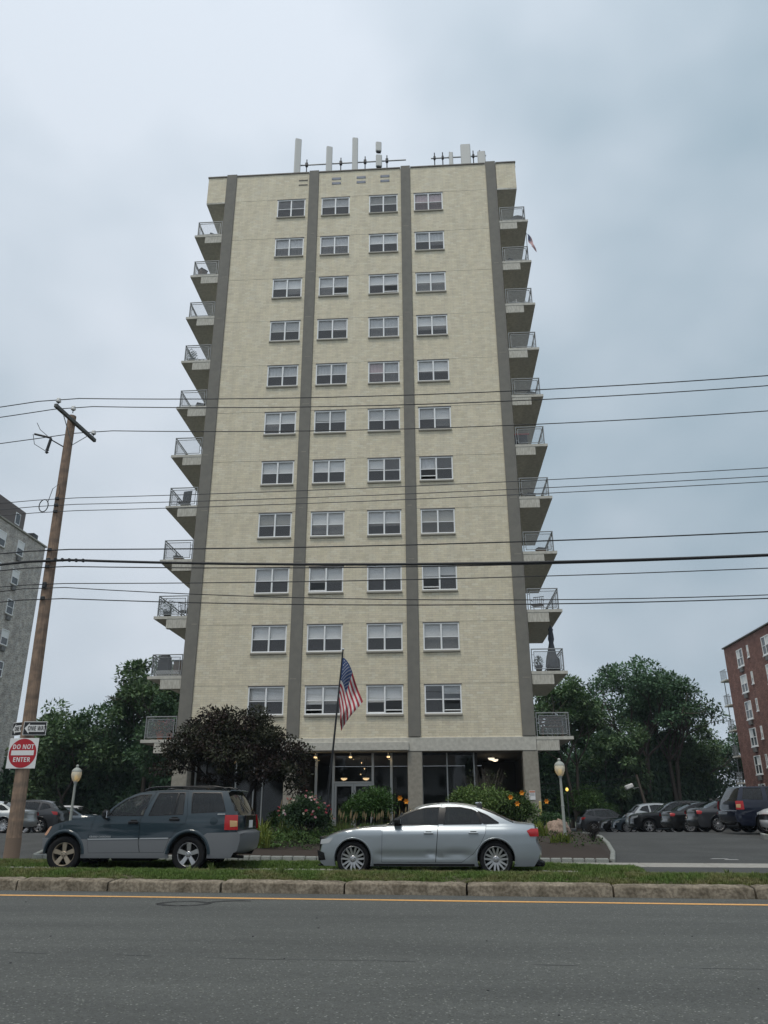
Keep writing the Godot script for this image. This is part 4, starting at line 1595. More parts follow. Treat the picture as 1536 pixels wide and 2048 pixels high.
	for s in [-1, 1]:
		for row in 2:
			m = MB.new()
			var su: float = spec.seats[row]
			m.box(Vector3(su, belt - 0.30, 0.36 * s), Vector3(0.5, 0.2, 0.5), 0.06)
			m.box(Vector3(su + 0.27, belt + 0.02, 0.36 * s), Vector3(0.16, 0.62, 0.48), 0.06, Basis(Vector3.BACK, -0.25))
			m.box(Vector3(su + 0.36, belt + 0.33, 0.36 * s), Vector3(0.1, 0.2, 0.27), 0.04)
			put(m, "seat", M.seat_cloth, o)
	m = MB.new()
	m.box(Vector3(spec.seats[0] - 0.85, belt - 0.12, 0), Vector3(0.45, 0.2, W * 1.5), 0.06)
	put(m, "dashboard", M.seat_cloth, o)
	m = MB.new()
	var ring := []
	for k in 19:
		var an := TAU * k / 18
		ring.append(Vector3(spec.seats[0] - 0.48, belt + 0.06, 0.36) + Basis(Vector3.BACK, -0.4) * Vector3(0, cos(an) * 0.18, sin(an) * 0.18))
	m.path(ring, [0.015], 6, false)
	put(m, "steering_wheel", M.black_trim, o)
	return o

func sedan_spec() -> Dictionary:
	return {
		"front": -0.80, "rear": 3.79, "half_width": 0.913, "belt": 0.955, "tumble": 0.34, "nose": 0.75, "nose_in": 0.22, "tail": 0.8, "tail_in": 0.15, "sill": 0.20, "cell": 0.075, "crease": 0.855, "scoop": 0.016, "shoulder": 1.5,
		"outline": [[-0.74, 0.20, "b"], [-0.80, 0.30, "b"], [-0.79, 0.40, "b"], [-0.775, 0.50, "b"], [-0.745, 0.60, "b"], [-0.70, 0.69, "h"], [-0.63, 0.745, "h"], [-0.51, 0.80, "h"], [-0.26, 0.87, "h"], [0.06, 0.918, "h"], [0.47, 0.955, "h"], [0.63, 0.985, "g"], [0.823, 1.103, "g"], [1.015, 1.208, "g"], [1.206, 1.295, "r"], [1.397, 1.352, "r"], [1.65, 1.382, "r"], [1.904, 1.392, "r"], [2.156, 1.382, "r"], [2.375, 1.352, "r"], [2.592, 1.302, "k"], [2.807, 1.227, "k"], [3.02, 1.133, "k"], [3.23, 1.040, "t"], [3.352, 1.014, "t"], [3.505, 0.998, "t"], [3.656, 0.975, "t"], [3.715, 0.88, "x"], [3.72, 0.74, "x"], [3.73, 0.63, "x"], [3.785, 0.52, "x"], [3.785, 0.43, "x"], [3.755, 0.34, "x"], [3.70, 0.24, "x"]],
		"wheels": [-0.02, 2.826], "radius": 0.328, "rim": 0.238, "tyre": 0.225, "arch": 0.372, "lip": 0.03, "spokes": 7, "twin": true, "alloy": "alloy", "paint": "silver_paint",
		"windows": [[[[0.70, 0.955], [0.84, 1.065], [1.05, 1.165], [1.27, 1.238], [1.46, 1.276], [1.73, 1.286], [1.685, 0.972]], "tinted_glass"], [[[1.865, 1.286], [2.155, 1.282], [2.38, 1.24], [2.465, 1.205], [2.56, 0.984], [1.815, 0.976]], "tinted_glass"], [[[2.53, 1.20], [2.69, 1.13], [2.90, 0.995], [2.625, 0.986]], "tinted_glass"]],
		"doors": [[[0.575, 0.98], [0.57, 0.86], [0.558, 0.27], [1.632, 0.27], [1.64, 0.34], [1.704, 0.976], [1.775, 1.345], [1.46, 1.335], [1.20, 1.27], [0.90, 1.125], [0.66, 0.985]], [[1.632, 0.27], [2.15, 0.27], [2.382, 0.426], [2.528, 0.596], [2.64, 0.80], [2.67, 0.969], [2.56, 1.20], [2.42, 1.29], [2.15, 1.34], [1.775, 1.345], [1.704, 0.976], [1.64, 0.34]]],
		"handles": [[1.507, 0.805, 0.2, 0.035], [2.402, 0.808, 0.2, 0.035]],
		"lamps": [[[[-0.69, 0.685], [-0.43, 0.728], [-0.475, 0.655], [-0.52, 0.615], [-0.705, 0.60]], "headlight", "headlamp_glass"], [[[3.46, 0.85], [3.555, 0.892], [3.69, 0.885], [3.695, 0.742], [3.515, 0.742]], "tail_light", "red_lens"], [[[-0.77, 0.49], [-0.62, 0.44], [-0.585, 0.31], [-0.74, 0.29]], "air_intake", "black_trim", 0.004], [[[0.40, 0.205], [2.40, 0.205], [2.40, 0.245], [0.40, 0.245]], "sill_trim", "black_trim", 0.006], [[[1.735, 1.29], [1.862, 1.29], [1.812, 0.972], [1.688, 0.968]], "pillar_trim", "black_trim", 0.004], [[[2.47, 1.205], [2.525, 1.20], [2.622, 0.984], [2.564, 0.984]], "pillar_trim", "black_trim", 0.004]],
		"mirror": Vector2(0.875, 1.03), "mirror_size": Vector3(0.15, 0.125, 0.2), "mirror_material": "black_trim", "seats": [1.35, 2.2]}

func boxy_spec() -> Dictionary:
	return {
		"front": -0.72, "rear": 3.90, "half_width": 0.925, "belt": 1.13, "tumble": 0.15, "crown": 0.022, "shoulder": 0.15, "nose": 0.6, "nose_in": 0.20, "tail": 0.35, "tail_in": 0.10, "sill": 0.29, "cell": 0.075, "crease": 1.03,
		"outline": [[-0.50, 0.31, "b"], [-0.61, 0.39, "b"], [-0.695, 0.52, "b"], [-0.715, 0.645, "b"], [-0.70, 0.705, "f"], [-0.635, 0.745, "f"], [-0.56, 0.86, "f"], [-0.50, 0.935, "h"], [-0.374, 1.0, "h"], [0.007, 1.085, "h"], [0.357, 1.135, "h"], [0.548, 1.17, "h"], [0.70, 1.215, "g"], [0.828, 1.343, "g"], [1.024, 1.49, "g"], [1.293, 1.62, "r"], [1.503, 1.66, "r"], [1.786, 1.682, "r"], [2.2, 1.69, "r"], [2.565, 1.692, "r"], [3.0, 1.686, "r"], [3.305, 1.675, "r"], [3.46, 1.655, "k"], [3.56, 1.54, "k"], [3.68, 1.33, "k"], [3.765, 1.15, "l"], [3.80, 1.0, "l"], [3.81, 0.84, "x"], [3.88, 0.80, "x"], [3.895, 0.70, "x"], [3.885, 0.58, "x"], [3.83, 0.42, "x"], [3.72, 0.36, "x"]],
		"wheels": [-0.09, 2.705], "radius": 0.365, "rim": 0.236, "tyre": 0.235, "arch": 0.43, "lip": 0.075, "lip_from": 0.02, "spokes": 5, "twin": false, "alloy": "alloy", "alloy_front": "brake_dusted_alloy", "steer": 0.12, "paint": "slate_blue_paint", "bumper": "grey_cladding", "dark_handles": true,
		"band": [[-1.0, 0.0], [4.2, 0.0], [4.2, 0.815], [3.10, 0.79], [2.95, 0.69], [0.3, 0.665], [-0.3, 0.69], [-1.0, 0.70]],
		"windows": [[[[0.86, 1.15], [0.935, 1.285], [1.18, 1.468], [1.44, 1.556], [1.69, 1.57], [1.615, 1.15]], "car_glass"], [[[1.875, 1.60], [2.30, 1.606], [2.29, 1.165], [1.755, 1.15]], "tinted_glass"], [[[2.335, 1.606], [2.455, 1.606], [2.505, 1.175], [2.325, 1.165]], "tinted_glass"], [[[2.64, 1.608], [3.285, 1.60], [3.44, 1.23], [2.71, 1.20]], "tinted_glass"]],
		"doors": [[[0.545, 1.15], [0.44, 0.676], [0.50, 0.39], [1.644, 0.40], [1.60, 0.58], [1.572, 1.054], [1.80, 1.64], [1.45, 1.62], [1.14, 1.54], [0.84, 1.32], [0.76, 1.19]], [[1.644, 0.40], [2.18, 0.40], [2.27, 0.66], [2.45, 0.93], [2.60, 0.98], [2.615, 1.147], [2.52, 1.65], [1.80, 1.64], [1.572, 1.054], [1.60, 0.58]]],
		"handles": [[1.43, 1.005, 0.23, 0.055], [2.34, 1.06, 0.23, 0.055]],
		"lamps": [[[[-0.62, 0.75], [-0.49, 0.92], [-0.43, 0.93], [-0.50, 0.80], [-0.55, 0.74]], "headlight", "amber_lens"], [[[3.46, 1.15], [3.74, 1.15], [3.765, 0.85], [3.475, 0.85]], "tail_light", "red_lens", 0.012], [[[3.58, 1.04], [3.74, 1.03], [3.752, 0.92], [3.60, 0.91]], "indicator", "clear_lens", 0.016], [[[0.46, 0.655], [1.58, 0.668], [1.58, 0.69], [0.45, 0.677]], "trim_strip", "pale_silver_paint", 0.022], [[[1.63, 0.668], [2.25, 0.676], [2.26, 0.698], [1.62, 0.69]], "trim_strip", "pale_silver_paint", 0.022]],
		"mirror": Vector2(0.80, 1.17), "mirror_size": Vector3(0.13, 0.2, 0.22), "mirror_material": "black_trim", "seats": [1.35, 2.25]}

func crossover_spec() -> Dictionary:
	return {
		"front": -0.85, "rear": 3.75, "half_width": 0.92, "belt": 1.06, "tumble": 0.30, "nose": 0.7, "nose_in": 0.24, "tail": 0.6, "tail_in": 0.16, "sill": 0.27, "cell": 0.15, "crease": 0.95,
		"outline": [[-0.78, 0.28, "b"], [-0.85, 0.42, "b"], [-0.85, 0.55, "f"], [-0.82, 0.75, "h"], [-0.70, 0.90, "h"], [-0.30, 1.0, "h"], [0.35, 1.06, "h"], [0.55, 1.11, "g"], [0.95, 1.36, "g"], [1.30, 1.54, "r"], [1.7, 1.62, "r"], [2.2, 1.64, "r"], [2.75, 1.60, "r"], [3.15, 1.50, "k"], [3.42, 1.28, "k"], [3.60, 1.10, "l"], [3.68, 0.95, "l"], [3.70, 0.80, "x"], [3.75, 0.66, "x"], [3.74, 0.48, "x"], [3.66, 0.32, "x"]],
		"wheels": [0.0, 2.75], "radius": 0.36, "rim": 0.25, "tyre": 0.235, "arch": 0.41, "lip": 0.05, "spokes": 5, "twin": true, "alloy": "alloy", "paint": "graphite_paint", "lip_material": "black_trim",
		"windows": [[[[0.72, 1.09], [1.0, 1.28], [1.35, 1.45], [1.70, 1.52], [1.66, 1.08]], "tinted_glass"], [[[1.76, 1.50], [2.25, 1.515], [2.56, 1.475], [2.54, 1.12], [1.75, 1.08]], "tinted_glass"], [[[2.68, 1.48], [3.0, 1.41], [3.2, 1.24], [2.68, 1.14]], "tinted_glass"]],
		"doors": [[[0.55, 1.08], [0.55, 0.32], [1.70, 0.32], [1.72, 1.58], [1.3, 1.48], [0.7, 1.15]], [[1.70, 0.32], [2.25, 0.32], [2.45, 0.75], [2.64, 1.05], [2.64, 1.53], [2.2, 1.59], [1.72, 1.58]]],
		"handles": [[1.52, 0.93, 0.2, 0.04], [2.42, 0.96, 0.2, 0.04]],
		"lamps": [[[[-0.82, 0.80], [-0.52, 0.90], [-0.56, 0.80], [-0.82, 0.72]], "headlight", "headlamp_glass"], [[[3.28, 1.06], [3.58, 1.03], [3.62, 0.88], [3.42, 0.90]], "tail_light", "red_lens", 0.01], [[[0.4, 0.28], [2.4, 0.28], [2.4, 0.36], [0.4, 0.36]], "sill_trim", "black_trim", 0.006]],
		"mirror": Vector2(0.84, 1.13), "mirror_size": Vector3(0.15, 0.14, 0.2), "mirror_material": "black_trim", "seats": [1.35, 2.2]}

func repaint(o: Node, from: Material, to: Material) -> void:
	for c in o.get_children():
		if c is MeshInstance3D and c.material_override == from:
			c.material_override = to
		repaint(c, from, to)

func place_car(o: Node3D, at: Vector3, turn: float, grow := 1.0) -> void:
	o.transform = Transform3D(Basis(Vector3.UP, turn).scaled(Vector3.ONE * grow), at)

func plate(parent: Node, at: Vector3, turn: float, words: String) -> void:
	var mb := MB.new()
	mb.box(Vector3.ZERO, Vector3(0.305, 0.155, 0.01), 0.003)
	var p := put(mb, "licence_plate", M.sign_white, parent, Transform3D(Basis(Vector3.UP, turn), at))
	if words:
		lettering(p, words, 0.075, Vector3(0, 0, 0.007), M.sign_black)

func lettering(parent: Node, words: String, height: float, at: Vector3, m: Material, turn := 0.0, wide := 1.0, bold := true) -> MeshInstance3D:
	var t := TextMesh.new()
	var f := SystemFont.new()
	f.font_names = PackedStringArray(["Droid Sans"])
	f.font_weight = 700 if bold else 400
	t.font = f
	t.text = words
	t.font_size = 64
	t.pixel_size = height / 46.0
	t.depth = 0.004
	var o := MeshInstance3D.new()
	o.mesh = t
	o.material_override = m
	o.name = "lettering"
	o.transform = Transform3D(Basis(Vector3.UP, turn).scaled(Vector3(wide, 1, 1)), at)
	parent.add_child(o, true)
	return o

func make_cars() -> void:
	var y := 0.061
	# the boxy SUV by the median
	var o := make_car(boxy_spec(), "parked_suv", "blue-grey boxy SUV with grey cladding parked behind the grass median", "car")
	var u := deg_to_rad(-1.5)
	place_car(o, Vector3(-8.07, y, -17.75) - Vector3(sin(u), 0, cos(u)) * 0.92, u)
	var mb := MB.new()   # roof rack
	for s in [-1, 1]:
		mb.path([Vector3(1.5, 1.655, 0.60 * s), Vector3(1.62, 1.715, 0.60 * s), Vector3(1.8, 1.735, 0.60 * s), Vector3(3.1, 1.74, 0.60 * s), Vector3(3.28, 1.72, 0.60 * s), Vector3(3.38, 1.66, 0.60 * s)], [0.02], 8)
	for x in [1.95, 2.95]:
		mb.tube(Vector3(x, 1.752, -0.6), Vector3(x, 1.752, 0.6), 0.016)
	put(mb, "roof_rack", M.black_trim, o)
	mb = MB.new()
	mb.box(Vector3(3.51, 1.655, 0), Vector3(0.14, 0.03, 1.1), 0.012)
	put(mb, "rear_spoiler", M.slate_blue_paint, o)
	mb = MB.new()
	mb.lathe([Vector2(0.078, 0.0), Vector2(0.082, 0.004), Vector2(0.08, 0.006), Vector2(0.001, 0.006)], 20, Transform3D(Basis(Vector3.RIGHT, PI / 2), Vector3(3.22, 1.03, 0.905)))
	put(mb, "fuel_door", M.slate_blue_paint, o)
	plate(o, Vector3(3.815, 0.96, 0.0), PI / 2, "")
	mb = MB.new()
	mb.box(Vector3(3.80, 1.02, 0), Vector3(0.03, 0.25, 0.9), 0.01)
	put(mb, "plate_recess", M.black_trim, o)
	lettering(o, "GRAND CHEROKEE", 0.036, Vector3(0.72, 0.716, 0.925), M.pale_silver_paint, 0.0, 1.1)
	mb = MB.new()
	mb.box(Vector3(3.38, 1.165, 0.898), Vector3(0.17, 0.022, 0.008), 0.002)
	put(mb, "badge", M.pale_silver_paint, o)
	mb = MB.new()
	mb.tube(Vector3(3.2, 0.33, 0.5), Vector3(3.83, 0.30, 0.55), 0.03)
	mb.box(Vector3(3.0, 0.36, 0), Vector3(0.9, 0.2, 1.1), 0.08)
	mb.box(Vector3(1.2, 0.27, 0), Vector3(1.0, 0.14, 0.5), 0.05)
	mb.tube(Vector3(2.705, 0.36, -0.7), Vector3(2.705, 0.36, 0.7), 0.06)
	mb.tube(Vector3(-0.09, 0.36, -0.7), Vector3(-0.09, 0.36, 0.7), 0.06)
	put(mb, "exhaust_and_axles", M.underbody, o)

	# the silver sedan
	var spec := sedan_spec()
	spec.dents = [[1.55, 0.42, 0.014, 0.09, 0.035], [2.05, 0.46, 0.014, 0.20, 0.04], [1.72, 0.40, 0.013, 0.06, 0.03]]
	spec.cell = 0.064
	o = make_car(spec, "parked_sedan", "silver four-door sedan with dented doors parked behind the grass median", "car")
	place_car(o, Vector3(-1.70, y, -16.75) - Vector3(sin(u), 0, cos(u)) * 0.91, u)
	mb = MB.new()
	mb.box(Vector3(2.55, 1.375, 0.0), Vector3(0.14, 0.035, 0.03), 0.012)
	put(mb, "roof_antenna", M.silver_paint, o)
	plate(o, Vector3(3.735, 0.82, 0.0), PI / 2, "")
	mb = MB.new()
	mb.box(Vector3(3.66, 0.245, 0.0), Vector3(0.26, 0.11, 1.4), 0.03)
	for s in [-1, 1]:
		mb.tube(Vector3(3.5, 0.25, 0.5 * s), Vector3(3.80, 0.25, 0.5 * s), 0.035)
	put(mb, "rear_diffuser", M.black_trim, o)
	mb = MB.new()
	mb.box(Vector3(-0.68, 0.205, 0.0), Vector3(0.16, 0.03, 1.3), 0.012)
	put(mb, "front_lip", M.black_trim, o)
	mb = MB.new()
	mb.box(Vector3(-0.765, 0.52, 0.0), Vector3(0.06, 0.42, 0.62), 0.02)
	put(mb, "front_grille", M.black_trim, o)

	# car park, seen over the crest of the drive
	var small := sedan_spec()
	small.cell = 0.15
	var sedan0 := make_car(small, "car_park_sedan", "x", "car", "cars in the car park")
	repaint(sedan0, M.silver_paint, M.graphite_paint)
	var cross0 := make_car(crossover_spec(), "car_park_crossover", "x", "car", "cars in the car park")
	var big := boxy_spec()
	big.cell = 0.15
	big.lip = 0.04
	big.bumper = "slate_blue_paint"
	big.erase("band")
	big.alloy_front = "alloy"
	big.steer = 0.0
	big.spokes = 5
	big.twin = true
	big.rim = 0.26
	var suv0 := make_car(big, "car_park_suv", "x", "car", "cars in the car park")
	# [prototype, paint, x of the near end, z, faces right, label, turn]
	var rows := [
		[suv0, "navy_paint", 11.65, -34.0, true, "dark navy SUV with a red tail light nearest the kerbed turf island", 0.05],
		[sedan0, "graphite_paint", 11.2, -38.0, true, "dark grey sedan with a large red tail light beside the navy SUV", 0.04],
		[sedan0, "black_paint", 11.0, -41.6, true, "black sedan parked beyond the dark grey sedan in the car park", 0.06],
		[cross0, "black_paint", 10.4, -45.6, false, "black crossover facing the drive, in front of a pale wagon", -0.05],
		[cross0, "pale_silver_paint", 11.0, -49.4, true, "pale silver wagon standing tall among dark cars", 0.05],
		[sedan0, "steel_blue_paint", 10.9, -53.0, false, "steel blue sedan facing the drive beside the pale wagon", -0.04],
		[sedan0, "black_paint", 10.8, -56.5, false, "black sedan facing the drive beyond the steel blue sedan", 0.03],
		[cross0, "graphite_paint", 10.0, -61.0, true, "graphite crossover at the far end of the row by the rounded bush", 0.05],
		[cross0, "white_paint", 12.15, -31.6, false, "white crossover parked beside the kerbed turf island", 0.0],
		[cross0, "graphite_paint", -19.4, -42.0, false, "grey crossover with a red tail light behind the utility pole", 0.06],
		[sedan0, "steel_blue_paint", -19.5, -46.4, false, "dark blue sedan between the grey crossover and the boxy SUV", 0.03],
		[cross0, "white_paint", -20.0, -50.0, true, "white crossover half hidden behind the boxy SUV's windscreen", 0.0],
		[sedan0, "pale_silver_paint", -19.0, -37.6, false, "silver sedan parked beside the grey crossover with the red tail light", 0.05]]
	var first := {}
	for r in rows:
		var c: Node3D
		if not first.has(r[0]):
			first[r[0]] = true
			c = r[0]
			c.set_meta("label", r[5])
		else:
			c = copy_thing(r[0], r[0].name, r[5])
		c.set_meta("paint", r[1])
		var right: bool = r[4]
		var l := 0.80
		var long := 3.8
		# the near end of the row is the end towards the drive
		var x: float = r[2]
		var turn: float = (PI if right else 0.0) + r[6]
		var ux := 0.0
		if x > 0:
			ux = x + long if right else x + l
		else:
			ux = x - long if not right else x - l
		place_car(c, Vector3(ux, lot_height(r[3]) + 0.004, r[3]), turn, 1.04 if r[0] == suv0 else 1.0)
	for c in get_children():
		if c.has_meta("paint"):
			var to: Material = M[c.get_meta("paint")]
			for from in ["slate_blue_paint", "graphite_paint"]:
				if M[from] != to and not (c.name.begins_with("car_park_suv") and from == "graphite_paint"):
					repaint(c, M[from], to)
			c.remove_meta("paint")
# ---------------------------------------------------------------- plants
func leaf(mb: MB, at: Vector3, dir: Vector3, up: Vector3, l: float, w: float) -> void:
	# a folded leaf: two triangles either side of the midrib, pointed at the tip
	var x := dir.cross(up)
	if x.length_squared() < 0.001:
		x = dir.cross(Vector3.RIGHT)
	x = x.normalized() * w * 0.5
	var n := x.cross(dir).normalized()
	var tip := at + dir * l
	var mid := at + dir * l * 0.45 - n * w * 0.12
	var a := mid + x + n * w * 0.14
	var b := mid - x + n * w * 0.14
	var k := mb.vert(at, n)
	mb.vert(a, (n + x.normalized() * -0.4).normalized())
	mb.vert(tip, n)
	mb.vert(b, (n + x.normalized() * 0.4).normalized())
	mb.i.append_array(PackedInt32Array([k, k + 2, k + 1, k, k + 3, k + 2]))

func rand_dir(r: RandomNumberGenerator) -> Vector3:
	var z := r.randf_range(-1, 1)
	var a := r.randf() * TAU
	var q := sqrt(1.0 - z * z)
	return Vector3(q * cos(a), z, q * sin(a))

# fill an ellipsoid clump with leaves, denser towards its skin
func clump(mb: MB, r: RandomNumberGenerator, c: Vector3, size: Vector3, count: int, l: float, tone: Color, vary: float, droop := 0.1) -> void:
	for k in count:
		var d := rand_dir(r)
		var f := pow(r.randf(), 0.45)
		var p := c + d * size * f
		var out := (d + rand_dir(r) * 0.9 + Vector3(0, -droop, 0)).normalized()
		var t := 1.0 + (r.randf() - 0.5) * 2.0 * vary
		mb.tint = Color(tone.r * t * (1.0 + (r.randf() - 0.5) * vary * 0.5), tone.g * t, tone.b * t * (1.0 + (r.randf() - 0.5) * vary * 0.5))
		leaf(mb, p, out, (Vector3.UP + rand_dir(r) * 0.8).normalized(), l * r.randf_range(0.45, 1.5), l * r.randf_range(0.35, 0.8))

# limbs from a trunk; returns the tips
func limbs(mb: MB, r: RandomNumberGenerator, base: Vector3, dir: Vector3, l: float, rad: float, depth: int, spread: float, tips: Array) -> void:
	var pts := [base]
	var p := base
	var d := dir
	for k in 4:
		d = (d + rand_dir(r) * 0.16 + Vector3(0, 0.05, 0)).normalized()
		p += d * l / 4.0
		pts.append(p)
	mb.path(pts, [rad, rad * 0.9, rad * 0.8, rad * 0.72, rad * 0.62], 7, false)
	if depth == 0:
		tips.append(p)
		return
	var n := 3 if depth > 1 else r.randi_range(2, 4)
	var a0 := r.randf() * TAU
	for k in n:
		var side := d.cross(Vector3(cos(a0 + TAU * k / n), 0.2, sin(a0 + TAU * k / n))).normalized()
		limbs(mb, r, p, (d + side * spread * r.randf_range(0.7, 1.3)).normalized(), l * r.randf_range(0.62, 0.85), rad * 0.6, depth - 1, spread, tips)
	if depth <= 2:
		tips.append(p)

func make_tree(called: String, label: String, at: Vector3, height: float, radius: float, seed_: int, tone: Color, group := "", open_crown := false, leaf_size := 0.30, clumps := 60, per := 150) -> Node3D:
	var o := thing(called, label, "tree", at, 0.0, group)
	var r := RandomNumberGenerator.new()
	r.seed = seed_
	var wood := MB.new()
	var tips := []
	var trunk := height * (0.42 if open_crown else 0.24)
	var forks := 2 if open_crown else 1
	for k in forks:
		var d := Vector3(r.randf_range(-0.12, 0.12) + (k - 0.5) * 0.25 * (forks - 1), 1, r.randf_range(-0.1, 0.1)).normalized()
		wood.path([Vector3(0, -0.3, 0), Vector3(0, 0, 0) + d * trunk * 0.1, d * trunk * 0.5, d * trunk], [radius * 0.07, radius * 0.055, radius * 0.045, radius * 0.038], 9, false)
		var n := 4
		for j in n:
			var a := TAU * (j + r.randf() * 0.6) / n
			limbs(wood, r, d * trunk, (d * 1.0 + Vector3(cos(a), 0, sin(a)) * (0.75 if open_crown else 0.6)).normalized(), height * 0.22, radius * 0.024, 2, 0.6, tips)
	put(wood, "trunk", M.bark, o)
	var crown := MB.new()
	crown.col = true
	var c0 := Vector3(0, height * (0.74 if open_crown else 0.58), 0)
	var cs := Vector3(radius, height * (0.27 if open_crown else 0.42), radius)
	for k in clumps:
		var c: Vector3
		if tips.size() and r.randf() < 0.35:
			c = tips[r.randi() % tips.size()]
			c = c0 + ((c - c0) / cs).limit_length(1.0) * cs
		else:
			var d := rand_dir(r)
			if open_crown and d.y < -0.35:
				d.y *= -1
			c = c0 + d * cs * pow(r.randf_range(0.15, 1.0), 0.5) * r.randf_range(0.85, 1.05)
		var s := radius * r.randf_range(0.16, 0.30)
		var shade := r.randf_range(0.75, 1.2)
		clump(crown, r, c, Vector3(s, s * 0.62, s), per, leaf_size, Color(tone.r * shade, tone.g * shade, tone.b * shade), 0.3)
	put(crown, "crown", M.leaves, o)
	return o

func make_shrub(called: String, label: String, at: Vector3, size: Vector3, seed_: int, tone: Color, leaf_size: float, count: int, category := "shrub", group := "") -> Node3D:
	var o := thing(called, label, category, at, 0.0, group)
	var r := RandomNumberGenerator.new()
	r.seed = seed_
	var wood := MB.new()
	for k in 9:
		var a := TAU * k / 9.0 + r.randf()
		var d := Vector3(cos(a) * size.x * 0.6, size.y * r.randf_range(0.9, 1.5), sin(a) * size.z * 0.6)
		wood.path([Vector3(0, -0.08, 0), d * 0.5 + Vector3(0, 0.05, 0), d], [0.02, 0.014, 0.007], 5, false)
	put(wood, "stems", M.dark_bark, o)
	var mb := MB.new()
	mb.col = true
	var n := 26
	for k in n:
		var d := rand_dir(r)
		d.y = absf(d.y) * 1.1 - 0.25
		var c := Vector3(0, size.y * 0.85, 0) + d * size * r.randf_range(0.5, 0.82)
		var s := 0.34 * size * r.randf_range(0.7, 1.25)
		var shade := r.randf_range(0.75, 1.25)
		c.y = maxf(c.y, s.y * 0.6)
		clump(mb, r, c, s, count / n, leaf_size, Color(tone.r * shade, tone.g * shade, tone.b * shade), 0.3, 0.0)
	put(mb, "foliage", M.leaves, o)
	return o

func make_blades(parent: Node, called: String, r: RandomNumberGenerator, spots: Array, h: float, w: float, tone: Color, per: int, spread: float, lean: float) -> void:
	var mb := MB.new()
	mb.col = true
	for s in spots:
		for k in per:
			var a := r.randf() * TAU
			var b: Vector3 = s + Vector3(cos(a), 0, sin(a)) * spread * r.randf()
			var d := Vector3(cos(a), 0, sin(a)) * lean * r.randf()
			var hh := h * r.randf_range(0.6, 1.15)
			var x := Vector3(-sin(a), 0, cos(a)) * w * 0.5
			var t := r.randf_range(0.7, 1.3)
			mb.tint = Color(tone.r * t, tone.g * t, tone.b * t)
			var p1 := b + Vector3(0, hh * 0.55, 0) + d * hh * 0.35
			var p2 := b + Vector3(0, hh * 0.92, 0) + d * hh * 0.95
			mb.quad(b - x, b + x, p1 + x * 0.9, p1 - x * 0.9)
			mb.tri(p1 - x * 0.9, p1 + x * 0.9, p2)
	put(mb, called, M.leaves, parent)

func make_lawn(called: String, label: String, s0: float, s1: float, t0: float, t1: float, yf: Callable, tufts: int, seed_: int, h: float, greener: float) -> void:
	var r := RandomNumberGenerator.new()
	r.seed = seed_
	var mb := MB.new()
	mb.col = true
	mb.tint = Color.WHITE
	for k in 9:
		var a := r.randf() * TAU
		var b := Vector3(cos(a), 0, sin(a)) * 0.03 * r.randf()
		var x := Vector3(-sin(a), 0, cos(a)) * 0.004
		var d := Vector3(cos(a), 0, sin(a)) * r.randf_range(0.1, 0.7)
		var hh := r.randf_range(0.6, 1.1)
		mb.tri(b - x, b + x, b + Vector3(0, hh, 0) * 0.8 + d * 0.06)
		mb.v[mb.v.size() - 1] = b + Vector3(0, hh, 0) + d * 0.045
	var mesh := mb.mesh()
	var n := FastNoiseLite.new()
	n.seed = seed_
	n.frequency = 0.55
	var n2 := FastNoiseLite.new()
	n2.seed = seed_ + 9
	n2.frequency = 2.2
	var mm := MultiMesh.new()
	mm.transform_format = MultiMesh.TRANSFORM_3D
	mm.use_colors = true
	mm.mesh = mesh
	mm.instance_count = tufts
	for k in tufts:
		var s := r.randf_range(s0, s1)
		var t := r.randf_range(t0, t1)
		var dry := clampf(0.5 + n.get_noise_2d(s, t) * 1.3 + n2.get_noise_2d(s, t) * 0.7 - greener, 0, 1)
		var tall := h * r.randf_range(0.5, 1.25) * (1.0 + 0.6 * maxf(0.0, n2.get_noise_2d(s * 1.7 + 40, t)))
		var bare := n2.get_noise_2d(s * 0.9 + 11.0, t * 1.4) > 0.34
		if bare:
			tall *= 0.35
		var y: float = yf.call(s, t)
		mm.set_instance_transform(k, Transform3D(Basis(Vector3.UP, r.randf() * TAU).scaled(Vector3(1.3, tall, 1.3) if tall > 0.4 else Vector3(1.2, tall, 1.2)), street(s, t, y)))
		var c := Color(0.12, 0.185, 0.05).lerp(Color(0.24, 0.21, 0.11), dry * 0.8)
		var v := r.randf_range(0.65, 1.3)
		mm.set_instance_color(k, Color(c.r * v, c.g * v, c.b * v))
	var o := MultiMeshInstance3D.new()
	o.multimesh = mm
	o.material_override = M.leaves
	o.name = numbered(called)
	add_child(o)
	tag(o, label, "grass")
	o.set_meta("kind", "stuff")

